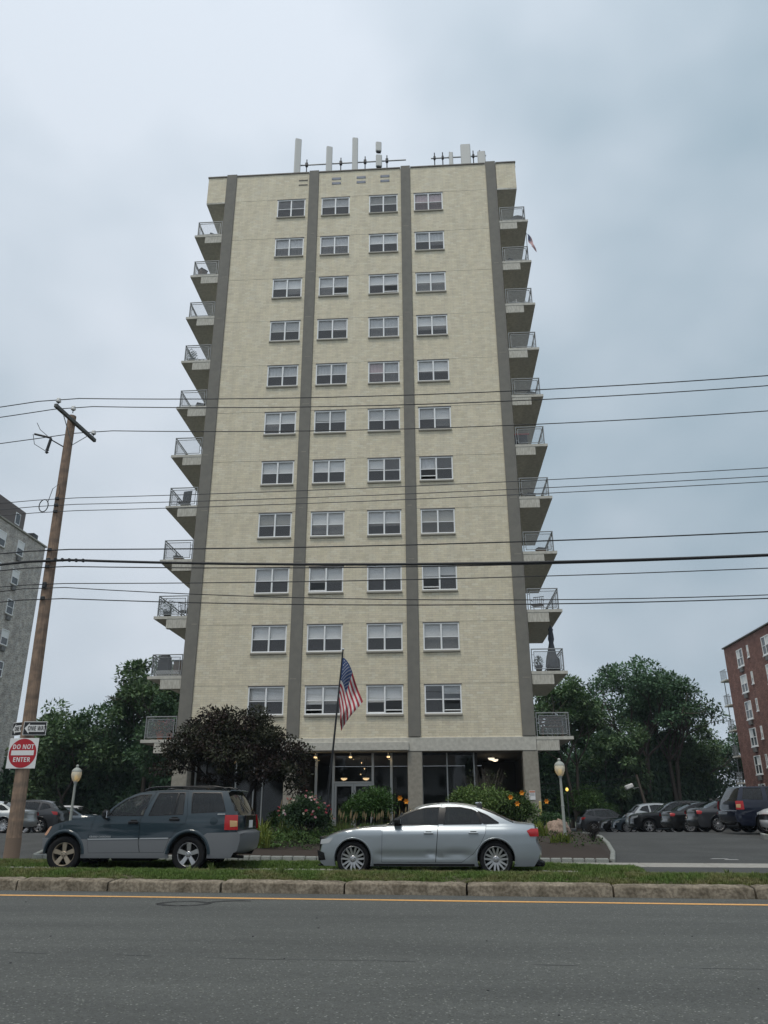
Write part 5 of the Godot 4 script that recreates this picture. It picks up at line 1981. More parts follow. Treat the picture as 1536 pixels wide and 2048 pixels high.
func make_house() -> void:
	var o := thing("white_house", "white clapboard house with porch columns across the road", "house", Vector3(-4.5, 0.0, 30.0), PI)
	var mb := MB.new()
	mb.box(Vector3(0, 3.0, -4.0), Vector3(13.0, 6.6, 8.0), 0.03)
	put(mb, "wall", M.white_frame, o)
	mb = MB.new()
	for s in [-1, 1]:
		mb.quad(Vector3(-6.9 * s, 6.2, 0.5 * s - 4.0 + 4.0 * s), Vector3(6.9 * s, 6.2, 0.5 * s - 4.0 + 4.0 * s), Vector3(6.9 * s, 9.0, -4.0), Vector3(-6.9 * s, 9.0, -4.0))
	put(mb, "roof", M.coping_metal, o)
	mb = MB.new()
	mb.box(Vector3(0, 3.1, 1.1), Vector3(13.2, 0.3, 2.4), 0.03)
	put(mb, "porch_roof", M.white_frame, o)
	for k in 6:
		mb = MB.new()
		mb.tube(Vector3(-6.2 + k * 2.48, -0.3, 2.1), Vector3(-6.2 + k * 2.48, 2.97, 2.1), 0.13, 0.11, 12)
		put(mb, "column", M.white_frame, o)
	for k in 5:
		for f in 2:
			mb = MB.new()
			mb.box(Vector3(-5.2 + k * 2.6, 1.5 + f * 3.1, 0.02), Vector3(1.0, 1.5, 0.08), 0.01)
			var w := put(mb, "window", M.white_frame, o)
			mb = MB.new()
			mb.box(Vector3(-5.2 + k * 2.6, 1.5 + f * 3.1, 0.065), Vector3(0.84, 1.34, 0.02))
			put(mb, "pane", M.far_pane, w)

func make_plants() -> void:
	var g := "trees behind the car park"
	# woods behind the car parks
	var deep := Color(0.088, 0.155, 0.088)
	var mid := Color(0.115, 0.18, 0.092)
	var fresh := Color(0.14, 0.20, 0.09)
	var T := [   # x, z, height, radius, seed, tone, open, label
		[-31.2, -64.0, 9.6, 3.6, 1, fresh, false, "bright green tree next to the grey brick block"],
		[-28.3, -60.0, 9.9, 3.9, 2, mid, false, "mid green tree behind the leftmost globe lamp post"],
		[-25.0, -62.0, 11.2, 4.0, 3, deep, false, "dark green tree between two paler trees behind the boxy SUV"],
		[-21.6, -59.0, 12.2, 3.6, 4, mid, true, "loose-crowned tall tree beside the tower's lowest balconies"],
		[-18.5, -57.0, 11.4, 3.6, 5, deep, false, "dark tree half hidden by the tower's lowest balconies and the maple"],
		[-34.6, -72.0, 9.0, 3.4, 6, mid, false, "tree at the foot of the grey brick block"],
		[11.2, -67.0, 11.8, 3.0, 7, mid, true, "tree showing past the tower's lower balconies over the globe lamp"],
		[8.0, -70.0, 9.6, 3.2, 8, deep, false, "dark tree close behind the tower's end column"],
		[15.6, -72.0, 9.8, 3.2, 9, mid, false, "middling tree below the spreading crown, beside the leaning lot pole"],
		[18.6, -74.0, 14.6, 5.0, 10, deep, true, "tall tree with a broad spreading flat crown and bare lower trunk"],
		[21.6, -75.5, 13.8, 4.2, 11, deep, true, "tall tree with thin trunk adjoining the spreading flat crown"],
		[23.4, -79.0, 11.8, 3.2, 12, mid, false, "full green tree next to the red brick block's corner balconies"],
		[26.6, -92.0, 9.4, 3.0, 13, mid, false, "smaller tree just behind the red brick block's corner balconies"],
		[13.4, -84.0, 12.4, 4.2, 14, deep, false, "dense dark tree filling the gap behind the leaning lot pole"],
		[20.5, -88.0, 13.0, 4.4, 15, mid, false, "dense tree filling in below the spreading flat crown"],
		[24.0, -94.0, 12.4, 4.4, 16, deep, false, "dense dark tree behind the full green tree by the red block"],
		[30.8, -98.0, 11.4, 4.4, 19, mid, false, "dense tree showing low between the wood and the red brick block"],
		[35.2, -97.0, 11.6, 4.2, 20, deep, false, "dark tree showing behind the red brick block's corner balcony posts"],
		[-23.5, -72.0, 9.8, 4.2, 17, deep, false, "dense dark tree deep in the wood behind the boxy SUV"],
		[-30.0, -76.0, 9.4, 4.2, 18, mid, false, "dense tree deep in the wood beside the grey brick block"]]
	for t in T:
		make_tree("broadleaf_tree", t[7], Vector3(t[0], lot_height(t[1]), t[1]), t[2], t[3], t[4], t[5], g, t[6], 0.30, 62 if t[6] else 70, 190 if t[6] else 160)
	# the far side of the road, which glass and paintwork mirror: street trees and a white house
	var street_trees := get_children().filter(func(c): return c.name.begins_with("broadleaf_tree"))
	var over := [[-34.0, 27.0, 0], [-24.5, 24.0, 2], [-16.0, 27.0, 4], [6.5, 25.0, 1], [14.0, 28.0, 11], [22.5, 24.5, 2], [31.0, 27.0, 0], [40.0, 25.0, 4], [-44.0, 25.0, 1]]
	for p in over:
		var c := copy_thing(street_trees[p[2]], "street_tree", "leafy street tree across the road beside the white house", "street trees across the road")
		c.position = Vector3(p[0], -0.1, p[1])
		c.rotation.y = p[0]
	make_house()
	# the dark underwood below them, bush by bush
	var proto: Node3D = null
	rng.seed = 9
	var spots := []
	for k in 11:
		spots.append(Vector2(7.0 + k * 1.8, -67.5 - k * 1.2))
	for k in 10:
		spots.append(Vector2(-35.0 + k * 2.2, -66.0 + k * 0.9))
	for k in 9:
		spots.append(Vector2(9.0 + k * 2.1, -73.5 - k * 1.2))
	for k in 7:
		spots.append(Vector2(-33.0 + k * 2.6, -70.0 + k * 0.9))
	for p in spots:
		var at := Vector3(p.x + rng.randf_range(-0.4, 0.4), lot_height(p.y) - 0.1, p.y)
		var tall: bool = p.y < -72.5 or (p.x < 0 and p.y < -64.5 - 0 and rng.randf() < 0.5)
		if proto == null:
			proto = make_shrub("underwood_bush", "dark leafy bush in the underwood behind the car park", Vector3.ZERO, Vector3(1.8, 1.9, 1.4), 50, Color(0.065, 0.115, 0.07), 0.30, 3600, "bush", "underwood bushes")
			proto.position = at
			proto.scale = Vector3(1, 1.3, 1)
		else:
			var c := copy_thing(proto, "underwood_bush", "dark leafy bush in the underwood behind the car park")
			c.transform = Transform3D(Basis(Vector3.UP, rng.randf() * TAU).scaled(Vector3(1, rng.randf_range(1.0, 1.5) * (1.5 if tall else 1.0), 1) * rng.randf_range(0.9, 1.25)), at)
	var bush := make_shrub("rounded_bush", "bright rounded spreading bush behind the far end of the parked row", Vector3(11.9, lot_height(-67.5), -67.5), Vector3(2.7, 2.0, 2.0), 61, Color(0.085, 0.15, 0.05), 0.17, 9000, "bush")
	make_shrub("low_bush", "low dark bush beside the boulder", Vector3(4.2, bed_height(4.2, -31.0), -31.0), Vector3(0.7, 0.35, 0.6), 62, Color(0.055, 0.10, 0.045), 0.08, 2600, "bush")

	# purple maple over the SUV
	var r := RandomNumberGenerator.new()
	r.seed = 404
	var at := Vector3(-6.75, bed_height(-6.7, -27.2), -27.2)
	var o := thing("purple_maple", "dark purple-leaved maple with low spreading crown in the bed", "tree", at)
	var wood := MB.new()
	var tips := []
	for k in 5:
		var a := TAU * k / 5.0 + 0.4
		wood.path([Vector3(0, -0.2, 0), Vector3(cos(a) * 0.08, 0.3, sin(a) * 0.08), Vector3(cos(a) * 0.28, 0.9, sin(a) * 0.28)], [0.12, 0.085, 0.065], 8, false)
		limbs(wood, r, Vector3(cos(a) * 0.28, 0.9, sin(a) * 0.28), Vector3(cos(a) * 0.75, 0.8, sin(a) * 0.75).normalized(), 1.15, 0.055, 2, 0.7, tips)
	put(wood, "trunk", M.dark_bark, o)
	var crown := MB.new()
	crown.col = true
	for k in 215:
		var c: Vector3
		if k < tips.size():
			c = tips[k]
		else:
			var d := rand_dir(r)
			d.y = absf(d.y) * 0.9 - 0.22
			c = Vector3(0, 2.75, 0) + d * Vector3(2.65, 2.1, 2.0) * pow(r.randf_range(0.2, 1.0), 0.5)
		c.x = clampf(c.x, -2.9, 2.2)
		if c.x > 0.5:
			c.y -= (c.x - 0.5) * 0.35
		var s := r.randf_range(0.28, 0.5)
		var f := r.randf_range(0.75, 1.3)
		clump(crown, r, c, Vector3(s, s * 0.5, s), 150, 0.105, Color(0.038 * f, 0.028 * f, 0.025 * f) if r.randf() < 0.5 else Color(0.040 * f, 0.042 * f, 0.028 * f), 0.35)
	put(crown, "crown", M.leaves, o)

	# rose bush
	o = make_shrub("rose_bush", "rose bush dotted with pink and pale flowers in front of the entrance", Vector3(-3.85, bed_height(-3.8, -23.9), -23.9), Vector3(0.82, 0.72, 0.6), 71, Color(0.052, 0.09, 0.046), 0.07, 7500)
	for k in 34:
		var d := rand_dir(r)
		d.y = absf(d.y)
		d.z = absf(d.z)
		var mb := MB.new()
		mb.col = true
		var tone: Color = [Color(0.55, 0.30, 0.30), Color(0.6, 0.5, 0.46), Color(0.42, 0.08, 0.10), Color(0.52, 0.20, 0.18)][k % 4]
		for j in 9:
			mb.tint = Color(tone.r * r.randf_range(0.8, 1.2), tone.g * r.randf_range(0.8, 1.2), tone.b * r.randf_range(0.8, 1.2))
			var q := (rand_dir(r) + Vector3(0, 0.7, 0)).normalized()
			leaf(mb, Vector3.ZERO, q, d, 0.05, 0.05)
		put(mb, "rose", M.petals, o, Transform3D(Basis(), Vector3(0, 0.62, 0) + d * Vector3(0.86, 0.75, 0.64) * r.randf_range(0.86, 1.02)))
	make_shrub("clipped_shrub", "fresh green rounded shrub before the entrance doors", Vector3(-2.3, bed_height(-2.3, -27.6), -27.6), Vector3(0.92, 0.95, 0.8), 72, Color(0.065, 0.125, 0.038), 0.075, 9000)
	make_shrub("leafy_shrub", "pale green leafy shrub rising behind the silver sedan's roof", Vector3(1.5, bed_height(1.5, -28.5), -28.5), Vector3(1.15, 0.95, 0.8), 73, Color(0.13, 0.19, 0.065), 0.09, 8500)
	make_shrub("trailing_shrub", "green shrub mixed with orange lilies beside the end column", Vector3(2.75, bed_height(2.8, -28.8), -28.8), Vector3(0.8, 0.75, 0.7), 74, Color(0.075, 0.12, 0.04), 0.09, 6000)
	make_shrub("lush_shrub", "low dark green shrub at the foot of the entrance bay's first column", Vector3(-5.0, bed_height(-5.0, -27.0), -27.0), Vector3(0.7, 0.5, 0.6), 75, Color(0.05, 0.09, 0.032), 0.08, 4500)
	# wispy seeded plant
	o = thing("wispy_plant", "tall wispy plant with fine dry stems above the leafy shrub", "plant", Vector3(1.75, bed_height(1.7, -29.3), -29.3))
	var mb2 := MB.new()
	for k in 70:
		var a := r.randf() * TAU
		var q := r.randf_range(0.1, 0.9)
		var top := Vector3(cos(a) * q, r.randf_range(1.5, 2.15), sin(a) * q * 0.6)
		mb2.path([Vector3(cos(a) * 0.1, 0, sin(a) * 0.1), top * Vector3(0.5, 0.6, 0.5), top], [0.006, 0.005, 0.003], 4, false)
		for j in 4:
			var f := r.randf_range(0.55, 1.0)
			var p := top * f
			mb2.path([p, p + rand_dir(r) * 0.16 + Vector3(0, 0.08, 0)], [0.003, 0.002], 3, false)
	put(mb2, "stems", M.bark, o)
	mb2 = MB.new()
	mb2.col = true
	for k in 40:
		clump(mb2, r, Vector3(r.randf_range(-0.7, 0.7), r.randf_range(0.9, 1.95), r.randf_range(-0.3, 0.3)), Vector3(0.12, 0.12, 0.12), 14, 0.045, Color(0.10, 0.12, 0.06), 0.3)
	put(mb2, "leaves", M.leaves, o)
	# strappy lilies and ornamental grasses along the bed
	var lily := 0
	for s in [[-6.2, -23.3, 0.62, true], [-5.55, -22.6, 0.55, true], [-5.1, -23.4, 0.7, true], [-2.75, -24.4, 0.5, false], [-2.1, -24.8, 0.52, false], [-1.5, -24.6, 0.55, false], [-0.9, -25.2, 0.6, false], [-3.0, -25.4, 0.55, false], [-0.2, -25.8, 0.6, false], [3.2, -26.6, 0.5, true], [2.6, -25.4, 0.5, true], [3.4, -23.6, 0.3, true], [-6.9, -22.9, 0.5, true], [-4.9, -22.7, 0.5, true], [-7.9, -24.4, 0.6, false], [-4.6, -25.6, 0.8, false]]:
		var p := Vector3(s[0], bed_height(s[0], s[1]) - 0.02, s[1])
		var broad: bool = s[3]
		var pl := thing("strappy_lily" if broad else "ornamental_grass", "clump of broad yellow-green strap leaves in the mulch bed" if broad else "clump of upright grass with tan seed heads in the bed", "plant", p, 0.0, "strap-leaved clumps in the bed" if broad else "grass clumps in the bed")
		make_blades(pl, "leaves", r, [Vector3.ZERO, Vector3(0.18, 0, 0.1), Vector3(-0.2, 0, 0.06), Vector3(0.05, 0, -0.18)], s[2], 0.03 if broad else 0.012, Color(0.17, 0.20, 0.045) if broad else Color(0.11, 0.145, 0.045), 26 if broad else 70, 0.16, 0.9 if broad else 0.45)
		if not broad:
			var heads := MB.new()
			heads.col = true
			for k in 9:
				var b := Vector3(r.randf_range(-0.35, 0.35), 0, r.randf_range(-0.2, 0.2))
				var h := float(s[2]) * r.randf_range(1.0, 1.3)
				heads.tint = Color(0.16, 0.15, 0.07)
				heads.path([b, b + Vector3(0.02, h, 0)], [0.004, 0.003], 4, false)
				heads.tint = Color(0.30, 0.23, 0.13)
				heads.path([b + Vector3(0.02, h, 0), b + Vector3(0.03, h + 0.09, 0), b + Vector3(0.035, h + 0.18, 0)], [0.008, 0.016, 0.004], 5, false)
			put(heads, "seed_heads", M.leaves, pl)
	# orange day lilies
	for s in [[2.35, -27.4, 1.15], [2.75, -27.6, 1.28], [-1.25, -26.3, 1.15], [3.62, -28.2, 1.0], [2.55, -27.3, 0.95], [-1.05, -26.3, 1.05]]:
		var p := Vector3(s[0], bed_height(s[0], s[1]), s[1])
		var pl := thing("day_lily", "orange day lily bloom on a thin stalk", "flower", p, 0.0, "orange day lilies in the bed")
		var st := MB.new()
		st.path([Vector3.ZERO, Vector3(0.03, s[2] * 0.6, 0.02), Vector3(0.06, s[2], 0.08)], [0.007, 0.006, 0.005], 5, false)
		put(st, "stalk", M.leaf_stalk, pl)
		var fl := MB.new()
		fl.col = true
		for k in 6:
			var a := TAU * k / 6
			fl.tint = Color(0.72, 0.26, 0.03) if k % 2 else Color(0.8, 0.36, 0.05)
			leaf(fl, Vector3(0.06, s[2], 0.08), Vector3(cos(a) * 0.8, sin(a) * 0.8, 0.75).normalized(), Vector3(0, 0, 1), 0.13, 0.065)
		put(fl, "bloom", M.petals, pl)
	# bare twiggy shrub near the drive
	o = thing("twiggy_shrub", "bare twiggy little shrub at the corner of the bed", "shrub", Vector3(4.72, bed_height(4.7, -25.9) - 0.03, -25.9))
	mb2 = MB.new()
	for k in 60:
		var a := r.randf() * TAU
		var q := r.randf_range(0.08, 0.36)
		var top := Vector3(cos(a) * q, r.randf_range(0.35, 0.58), sin(a) * q)
		mb2.path([Vector3.ZERO, top * Vector3(0.45, 0.6, 0.45), top], [0.008, 0.006, 0.003], 4, false)
		for j in 3:
			var p := top * r.randf_range(0.5, 0.9)
			mb2.path([p, p + rand_dir(r) * 0.08 + Vector3(0, 0.05, 0)], [0.003, 0.002], 3, false)
	put(mb2, "twigs", M.dark_bark, o)
	mb2 = MB.new()
	mb2.col = true
	clump(mb2, r, Vector3(0, 0.3, 0), Vector3(0.3, 0.25, 0.3), 160, 0.035, Color(0.06, 0.05, 0.035), 0.3)
	put(mb2, "leaves", M.leaves, o)
	# ground cover: leafy weeds near the setts
	var gc := MB.new()
	gc.col = true
	for k in 260:
		var x := r.randf_range(-10.4, 4.6)
		var z := r.randf_range(-33.0, -21.9)
		if x > -9 and x < -6.6 and z > -24:
			continue
		clump(gc, r, Vector3(x, bed_height(x, z) + 0.06, z), Vector3(0.28, 0.10, 0.22), 40, 0.07, Color(0.05, 0.085, 0.03), 0.4)
	for k in 150:
		var x := r.randf_range(-7.2, 0.4)
		var z := r.randf_range(-26.5, -22.5)
		var f := r.randf_range(0.7, 1.35)
		clump(gc, r, Vector3(x, bed_height(x, z) + 0.12, z), Vector3(0.30, 0.22, 0.24), 70, 0.085, Color(0.075 * f, 0.125 * f, 0.04 * f), 0.35)
	var cover := put(gc, "ground_cover", M.leaves)
	tag(cover, "low green ground cover spread over the mulch bed", "ground cover")
	cover.set_meta("kind", "stuff")
	# weeds standing in the median
	for k in 16:
		var ws := r.randf_range(-12.0, 7.0)
		var wt := r.randf_range(0.5, 1.7)
		var pl := thing("weed", "broad-leaved weed standing up in the median grass", "weed", street(ws, wt, 0.15 + 0.095 * sin(PI * (wt - 0.28) / 1.52)), 0.0, "weeds in the median")
		make_blades(pl, "leaves", r, [Vector3.ZERO], r.randf_range(0.10, 0.2), 0.016, Color(0.13, 0.17, 0.055), 22, 0.05, 0.8)
	# lawns
	make_lawn("median_grass", "short patchy green and straw grass on the median strip", -13.5, 9.0, 0.31, 1.84, func(s, t): return 0.15 + 0.095 * sin(PI * (t - 0.28) / 1.52), 30000, 3, 0.062, 0.10)
	make_lawn("verge_grass", "brighter green grass on the verge before the sidewalk", -15.0, 3.95, 4.27, 5.78, func(s, t): return 0.085 + 0.08 * sin(PI * clampf((t - 4.4) / 1.35, 0.0, 1.0)) * smoothstep(4.05, 1.6, s), 22000, 4, 0.06, 0.55)
# ---------------------------------------------------------------- street furniture
func bulb_light(parent: Node, at: Vector3, energy: float, c: Color, size := 0.05) -> void:
	var l := OmniLight3D.new()
	l.name = "light"
	l.position = at
	l.light_energy = energy
	l.light_color = c
	l.light_size = size
	l.omni_range = 12.0
	l.omni_attenuation = 2.0
	l.shadow_enabled = true
	parent.add_child(l, true)

func make_pole_and_wires() -> void:
	var base := Vector3(-11.08, 0.10, -21.19)
	var o := thing("utility_pole", "tall weathered wooden utility pole with crossarm on the verge", "utility pole", base)
	var top := Vector3(-0.285, 13.0, 0.0)
	var pts := []
	var rad := []
	for k in 14:
		var f := k / 13.0
		pts.append(Vector3(-0.16 * sin(f * PI * 0.5) - 0.125 * f, -0.1 + f * 13.1, 0))
		rad.append(lerpf(0.192, 0.128, f))
	var mb := MB.new()
	mb.path(pts, rad, 20)
	put(mb, "shaft", M.pole_wood, o)
	mb = MB.new()   # tarred foot
	mb.path([Vector3(0, -0.08, 0), Vector3(-0.012, 0.55, 0)], [0.200, 0.195], 20, false)
	put(mb, "tarred_foot", M.creosote_wood, o)
	var turn := Basis(Vector3.UP, -deg_to_rad(STREET_TURN))
	var arm := Vector3(-0.28, 12.72, 0) + street_along * 0.0
	mb = MB.new()
	mb.box(arm + street_along * 0.17, Vector3(0.10, 0.12, 2.45), 0.012, turn)
	put(mb, "crossarm", M.crossarm_wood, o)
	mb = MB.new()
	for s in [-1, 1]:
		mb.tube(arm + street_along * 0.17 + street_away * 0.75 * s - Vector3(0, 0.06, 0), arm + street_along * 0.15 + Vector3(0, -0.75, 0), 0.014)
	put(mb, "arm_brace", M.galvanised, o)
	var heads := []
	for p in [arm + street_along * 0.17 - street_away * 1.1 + Vector3(0, 0.06, 0), top + Vector3(0, 0.12, 0), arm + street_along * 0.17 + street_away * 1.08 + Vector3(0, 0.06, 0)]:
		mb = MB.new()
		mb.tube(p, p + Vector3(0, 0.13, 0), 0.014)
		put(mb, "insulator_pin", M.dark_metal, o)
		mb = MB.new()
		mb.lathe([Vector2(0.05, 0.10), Vector2(0.075, 0.12), Vector2(0.08, 0.15), Vector2(0.05, 0.17), Vector2(0.068, 0.19), Vector2(0.06, 0.235), Vector2(0.03, 0.25), Vector2(0.001, 0.25)], 14, Transform3D(Basis(), p))
		put(mb, "insulator", M.porcelain, o)
		heads.append(base + p + Vector3(0, 0.25, 0))
	# fuse cut-out and dead-end on the left of the head
	mb = MB.new()
	mb.tube(Vector3(-0.3, 11.85, 0.05), Vector3(-0.75, 12.08, 0.25), 0.02)
	mb.tube(Vector3(-0.72, 12.1, 0.25), Vector3(-0.78, 11.72, 0.25), 0.045)
	mb.tube(Vector3(-0.72, 12.12, 0.25), Vector3(-1.25, 12.25, 0.3), 0.035)
	mb.lathe([Vector2(0.02, 0), Vector2(0.06, 0.04), Vector2(0.02, 0.08), Vector2(0.06, 0.12), Vector2(0.02, 0.16)], 10, Transform3D(Basis(), Vector3(-0.78, 11.58, 0.25)))
	put(mb, "fuse_cutout", M.dark_metal, o)
	mb = MB.new()
	mb.path([Vector3(-1.35, 12.75, 0.1), Vector3(-1.15, 12.45, 0.2), Vector3(-0.8, 12.15, 0.25)], [0.01], 5)
	mb.path([Vector3(-1.3, 12.25, 0.3), Vector3(-1.2, 11.9, 0.3), Vector3(-0.8, 11.65, 0.25)], [0.01], 5)
	var loop := []
	for k in 17:
		loop.append(Vector3(-0.62 + 0.14 * cos(TAU * k / 16), 9.85 + 0.2 * sin(TAU * k / 16), 0.2))
	mb.path(loop, [0.016], 6)
	mb.path([Vector3(-0.5, 9.98, 0.2), Vector3(-0.42, 10.4, 0.2), Vector3(-0.25, 10.55, 0.2), Vector3(-0.18, 10.3, 0.2), Vector3(-0.25, 10.05, 0.18)], [0.01], 5)
	put(mb, "jumper_loops", M.wire_black, o)
	# wires: height on the pole, drop at mid span, radius, distance from the pole's axis towards the road
	var W := [
		["thin power line on the crossarm insulator towards the road", heads[0], 1.05, 0.014], ["thin power line on the pole-top insulator", heads[1], 1.09, 0.014], ["thin power line on the crossarm insulator towards the tower", heads[2], 0.99, 0.014],
		["grey wire on the pole, topmost of the three below the crossarm", 10.19, 0.38, 0.011], ["grey wire on the pole, middle one of the three below the crossarm", 9.98, 0.41, 0.011], ["grey wire on the pole, lowest of the three below the crossarm", 9.77, 0.36, 0.011],
		["black cable strung just above the thick bundled cable", 8.55, 0.54, 0.018], ["thick bundled black cable, heaviest on the pole", 8.24, 0.86, 0.038], ["black cable strung just under the thick bundled cable", 8.03, 0.68, 0.016],
		["upper of the two cables that part from one clamp", 7.50, 0.47, 0.013], ["lower of the two cables that part from one clamp", 7.42, 1.09, 0.013], ["lowest black cable on the utility pole", 7.07, 0.83, 0.015]]
	for w in W:
		var a: Vector3
		if w[1] is Vector3:
			a = w[1]
		else:
			var f: float = (float(w[1]) - 0.1) / 13.0
			a = base + Vector3(-0.16 * sin(f * PI * 0.5) - 0.125 * f, float(w[1]) - base.y, 0) - street_away * (lerpf(0.192, 0.128, f) + 0.03)
			mb = MB.new()
			mb.box(a - base + street_away * 0.03, Vector3(0.12, 0.09, 0.1), 0.015)
			put(mb, "cable_clamp", M.dark_metal, o)
		mb = MB.new()
		var line := []
		for k in 49:
			var s := lerpf(-26.0, 38.0, k / 48.0)
			var g := absf(s) / 20.5
			var drop: float = w[2] * (1.0 - (g - 1.0) * (g - 1.0))
			if s < 0:
				drop *= 0.8
			line.append(a + street_along * s - Vector3(0, drop, 0))
		mb.path(line, [w[3]], 6, false)
		var wire := put(mb, "overhead_wire", M.wire_grey if w[3] < 0.012 else M.wire_black)
		tag(wire, w[0], "wire", "overhead wires")
		if w[3] > 0.03:   # lashing wraps of the thick cable
			mb = MB.new()
			for k in 5:
				var s := 0.25 + k * 0.22
				var g := s / 20.5
				var p: Vector3 = a + street_along * s - Vector3(0, w[2] * (1.0 - (g - 1.0) * (g - 1.0)), 0)
				mb.box(p, Vector3(0.08, 0.10, 0.10), 0.02, turn)
			put(mb, "clamp", M.wire_black, wire)
	# signs on the pole
	var sx := func(h: float) -> float: return -0.16 * sin(h / 13.0 * PI * 0.5) - 0.125 * h / 13.0
	var sg := thing("do_not_enter_sign", "square white sign with red disc reading DO NOT ENTER", "sign", base + Vector3(sx.call(2.65) + 0.045, 2.655, 0.215), 0.02)
	mb = MB.new()
	mb.box(Vector3.ZERO, Vector3(0.80, 0.78, 0.006), 0.002)
	put(mb, "panel", M.sign_white, sg)
	mb = MB.new()
	mb.lathe([Vector2(0.375, 0.0), Vector2(0.375, 0.003), Vector2(0.001, 0.003)], 48, Transform3D(Basis(Vector3.RIGHT, PI / 2), Vector3(0, 0, 0.0035)))
	put(mb, "red_disc", M.sign_red, sg)
	mb = MB.new()
	mb.box(Vector3(0, 0.01, 0.009), Vector3(0.62, 0.125, 0.004))
	put(mb, "bar", M.sign_white, sg)
	lettering(sg, "DO NOT", 0.118, Vector3(0, 0.165, 0.009), M.sign_white, 0.0, 0.95)
	lettering(sg, "ENTER", 0.118, Vector3(0, -0.165, 0.009), M.sign_white, 0.0, 0.95)
	for q in [[0.30, 3.30, 0.22, 0.10, "black ONE WAY arrow sign on the pole's right flank above the red disc"], [-0.30, 3.32, -0.06, -0.55, "ONE WAY arrow sign half hidden behind the pole"]]:
		var ow := thing("one_way_sign", q[4], "sign", base + Vector3(sx.call(3.3) + q[0], q[1], q[2]), q[3])
		mb = MB.new()
		mb.box(Vector3.ZERO, Vector3(0.62, 0.36, 0.006), 0.002)
		put(mb, "panel", M.sign_white, ow)
		mb = MB.new()
		mb.box(Vector3(0, 0, 0.0045), Vector3(0.59, 0.33, 0.004))
		put(mb, "field", M.sign_black, ow)
		mb = MB.new()
		var z := 0.0085
		mb.poly3([Vector3(-0.275, 0, z), Vector3(-0.15, -0.14, z), Vector3(-0.15, -0.09, z), Vector3(0.265, -0.09, z), Vector3(0.265, 0.09, z), Vector3(-0.15, 0.09, z)])
		mb.tri(Vector3(-0.275, 0, z), Vector3(-0.15, 0.09, z), Vector3(-0.15, 0.14, z))
		put(mb, "arrow", M.sign_white, ow)
		lettering(ow, "ONE WAY", 0.12, Vector3(0.06, 0, z + 0.003), M.sign_black, 0.0, 0.66)
		mb = MB.new()
		mb.box(Vector3(-signf(q[0]) * 0.2, 0, -0.03), Vector3(0.06, 0.06, 0.06), 0.01)
		put(mb, "bracket", M.galvanised, ow)

func make_lamp(at: Vector3, label: String) -> void:
	var o := thing("globe_lamp_post", label, "lamp post", at, 0.0, "globe lamp posts")
	var mb := MB.new()
	mb.lathe([Vector2(0.075, -0.05), Vector2(0.075, 0.02), Vector2(0.052, 0.05), Vector2(0.048, 0.9), Vector2(0.056, 0.91), Vector2(0.056, 0.94), Vector2(0.045, 0.96), Vector2(0.042, 1.78), Vector2(0.06, 1.80), Vector2(0.07, 1.84), Vector2(0.05, 1.86)], 16)
	put(mb, "post", M.lamp_post_paint, o)
	mb = MB.new()
	mb.lathe([Vector2(0.06, 1.84), Vector2(0.115, 1.90), Vector2(0.158, 2.0), Vector2(0.168, 2.08), Vector2(0.16, 2.17), Vector2(0.13, 2.22)], 24)
	put(mb, "globe", M.lamp_globe, o)
	mb = MB.new()
	mb.lathe([Vector2(0.165, 2.165), Vector2(0.162, 2.20), Vector2(0.125, 2.255), Vector2(0.07, 2.29), Vector2(0.04, 2.305), Vector2(0.045, 2.33), Vector2(0.055, 2.35), Vector2(0.045, 2.38), Vector2(0.02, 2.40), Vector2(0.001, 2.405)], 20)
	put(mb, "cap", M.lamp_post_paint, o)
	mb = MB.new()
	mb.lathe([Vector2(0.001, 1.90), Vector2(0.05, 1.93), Vector2(0.072, 1.98), Vector2(0.06, 2.03), Vector2(0.03, 2.06), Vector2(0.001, 2.06)], 14)
	put(mb, "bulb", M.lamp_bulb, o)
	bulb_light(o, Vector3(0, 1.99, 0), 0.025, Color(1.0, 0.82, 0.45), 0.06)

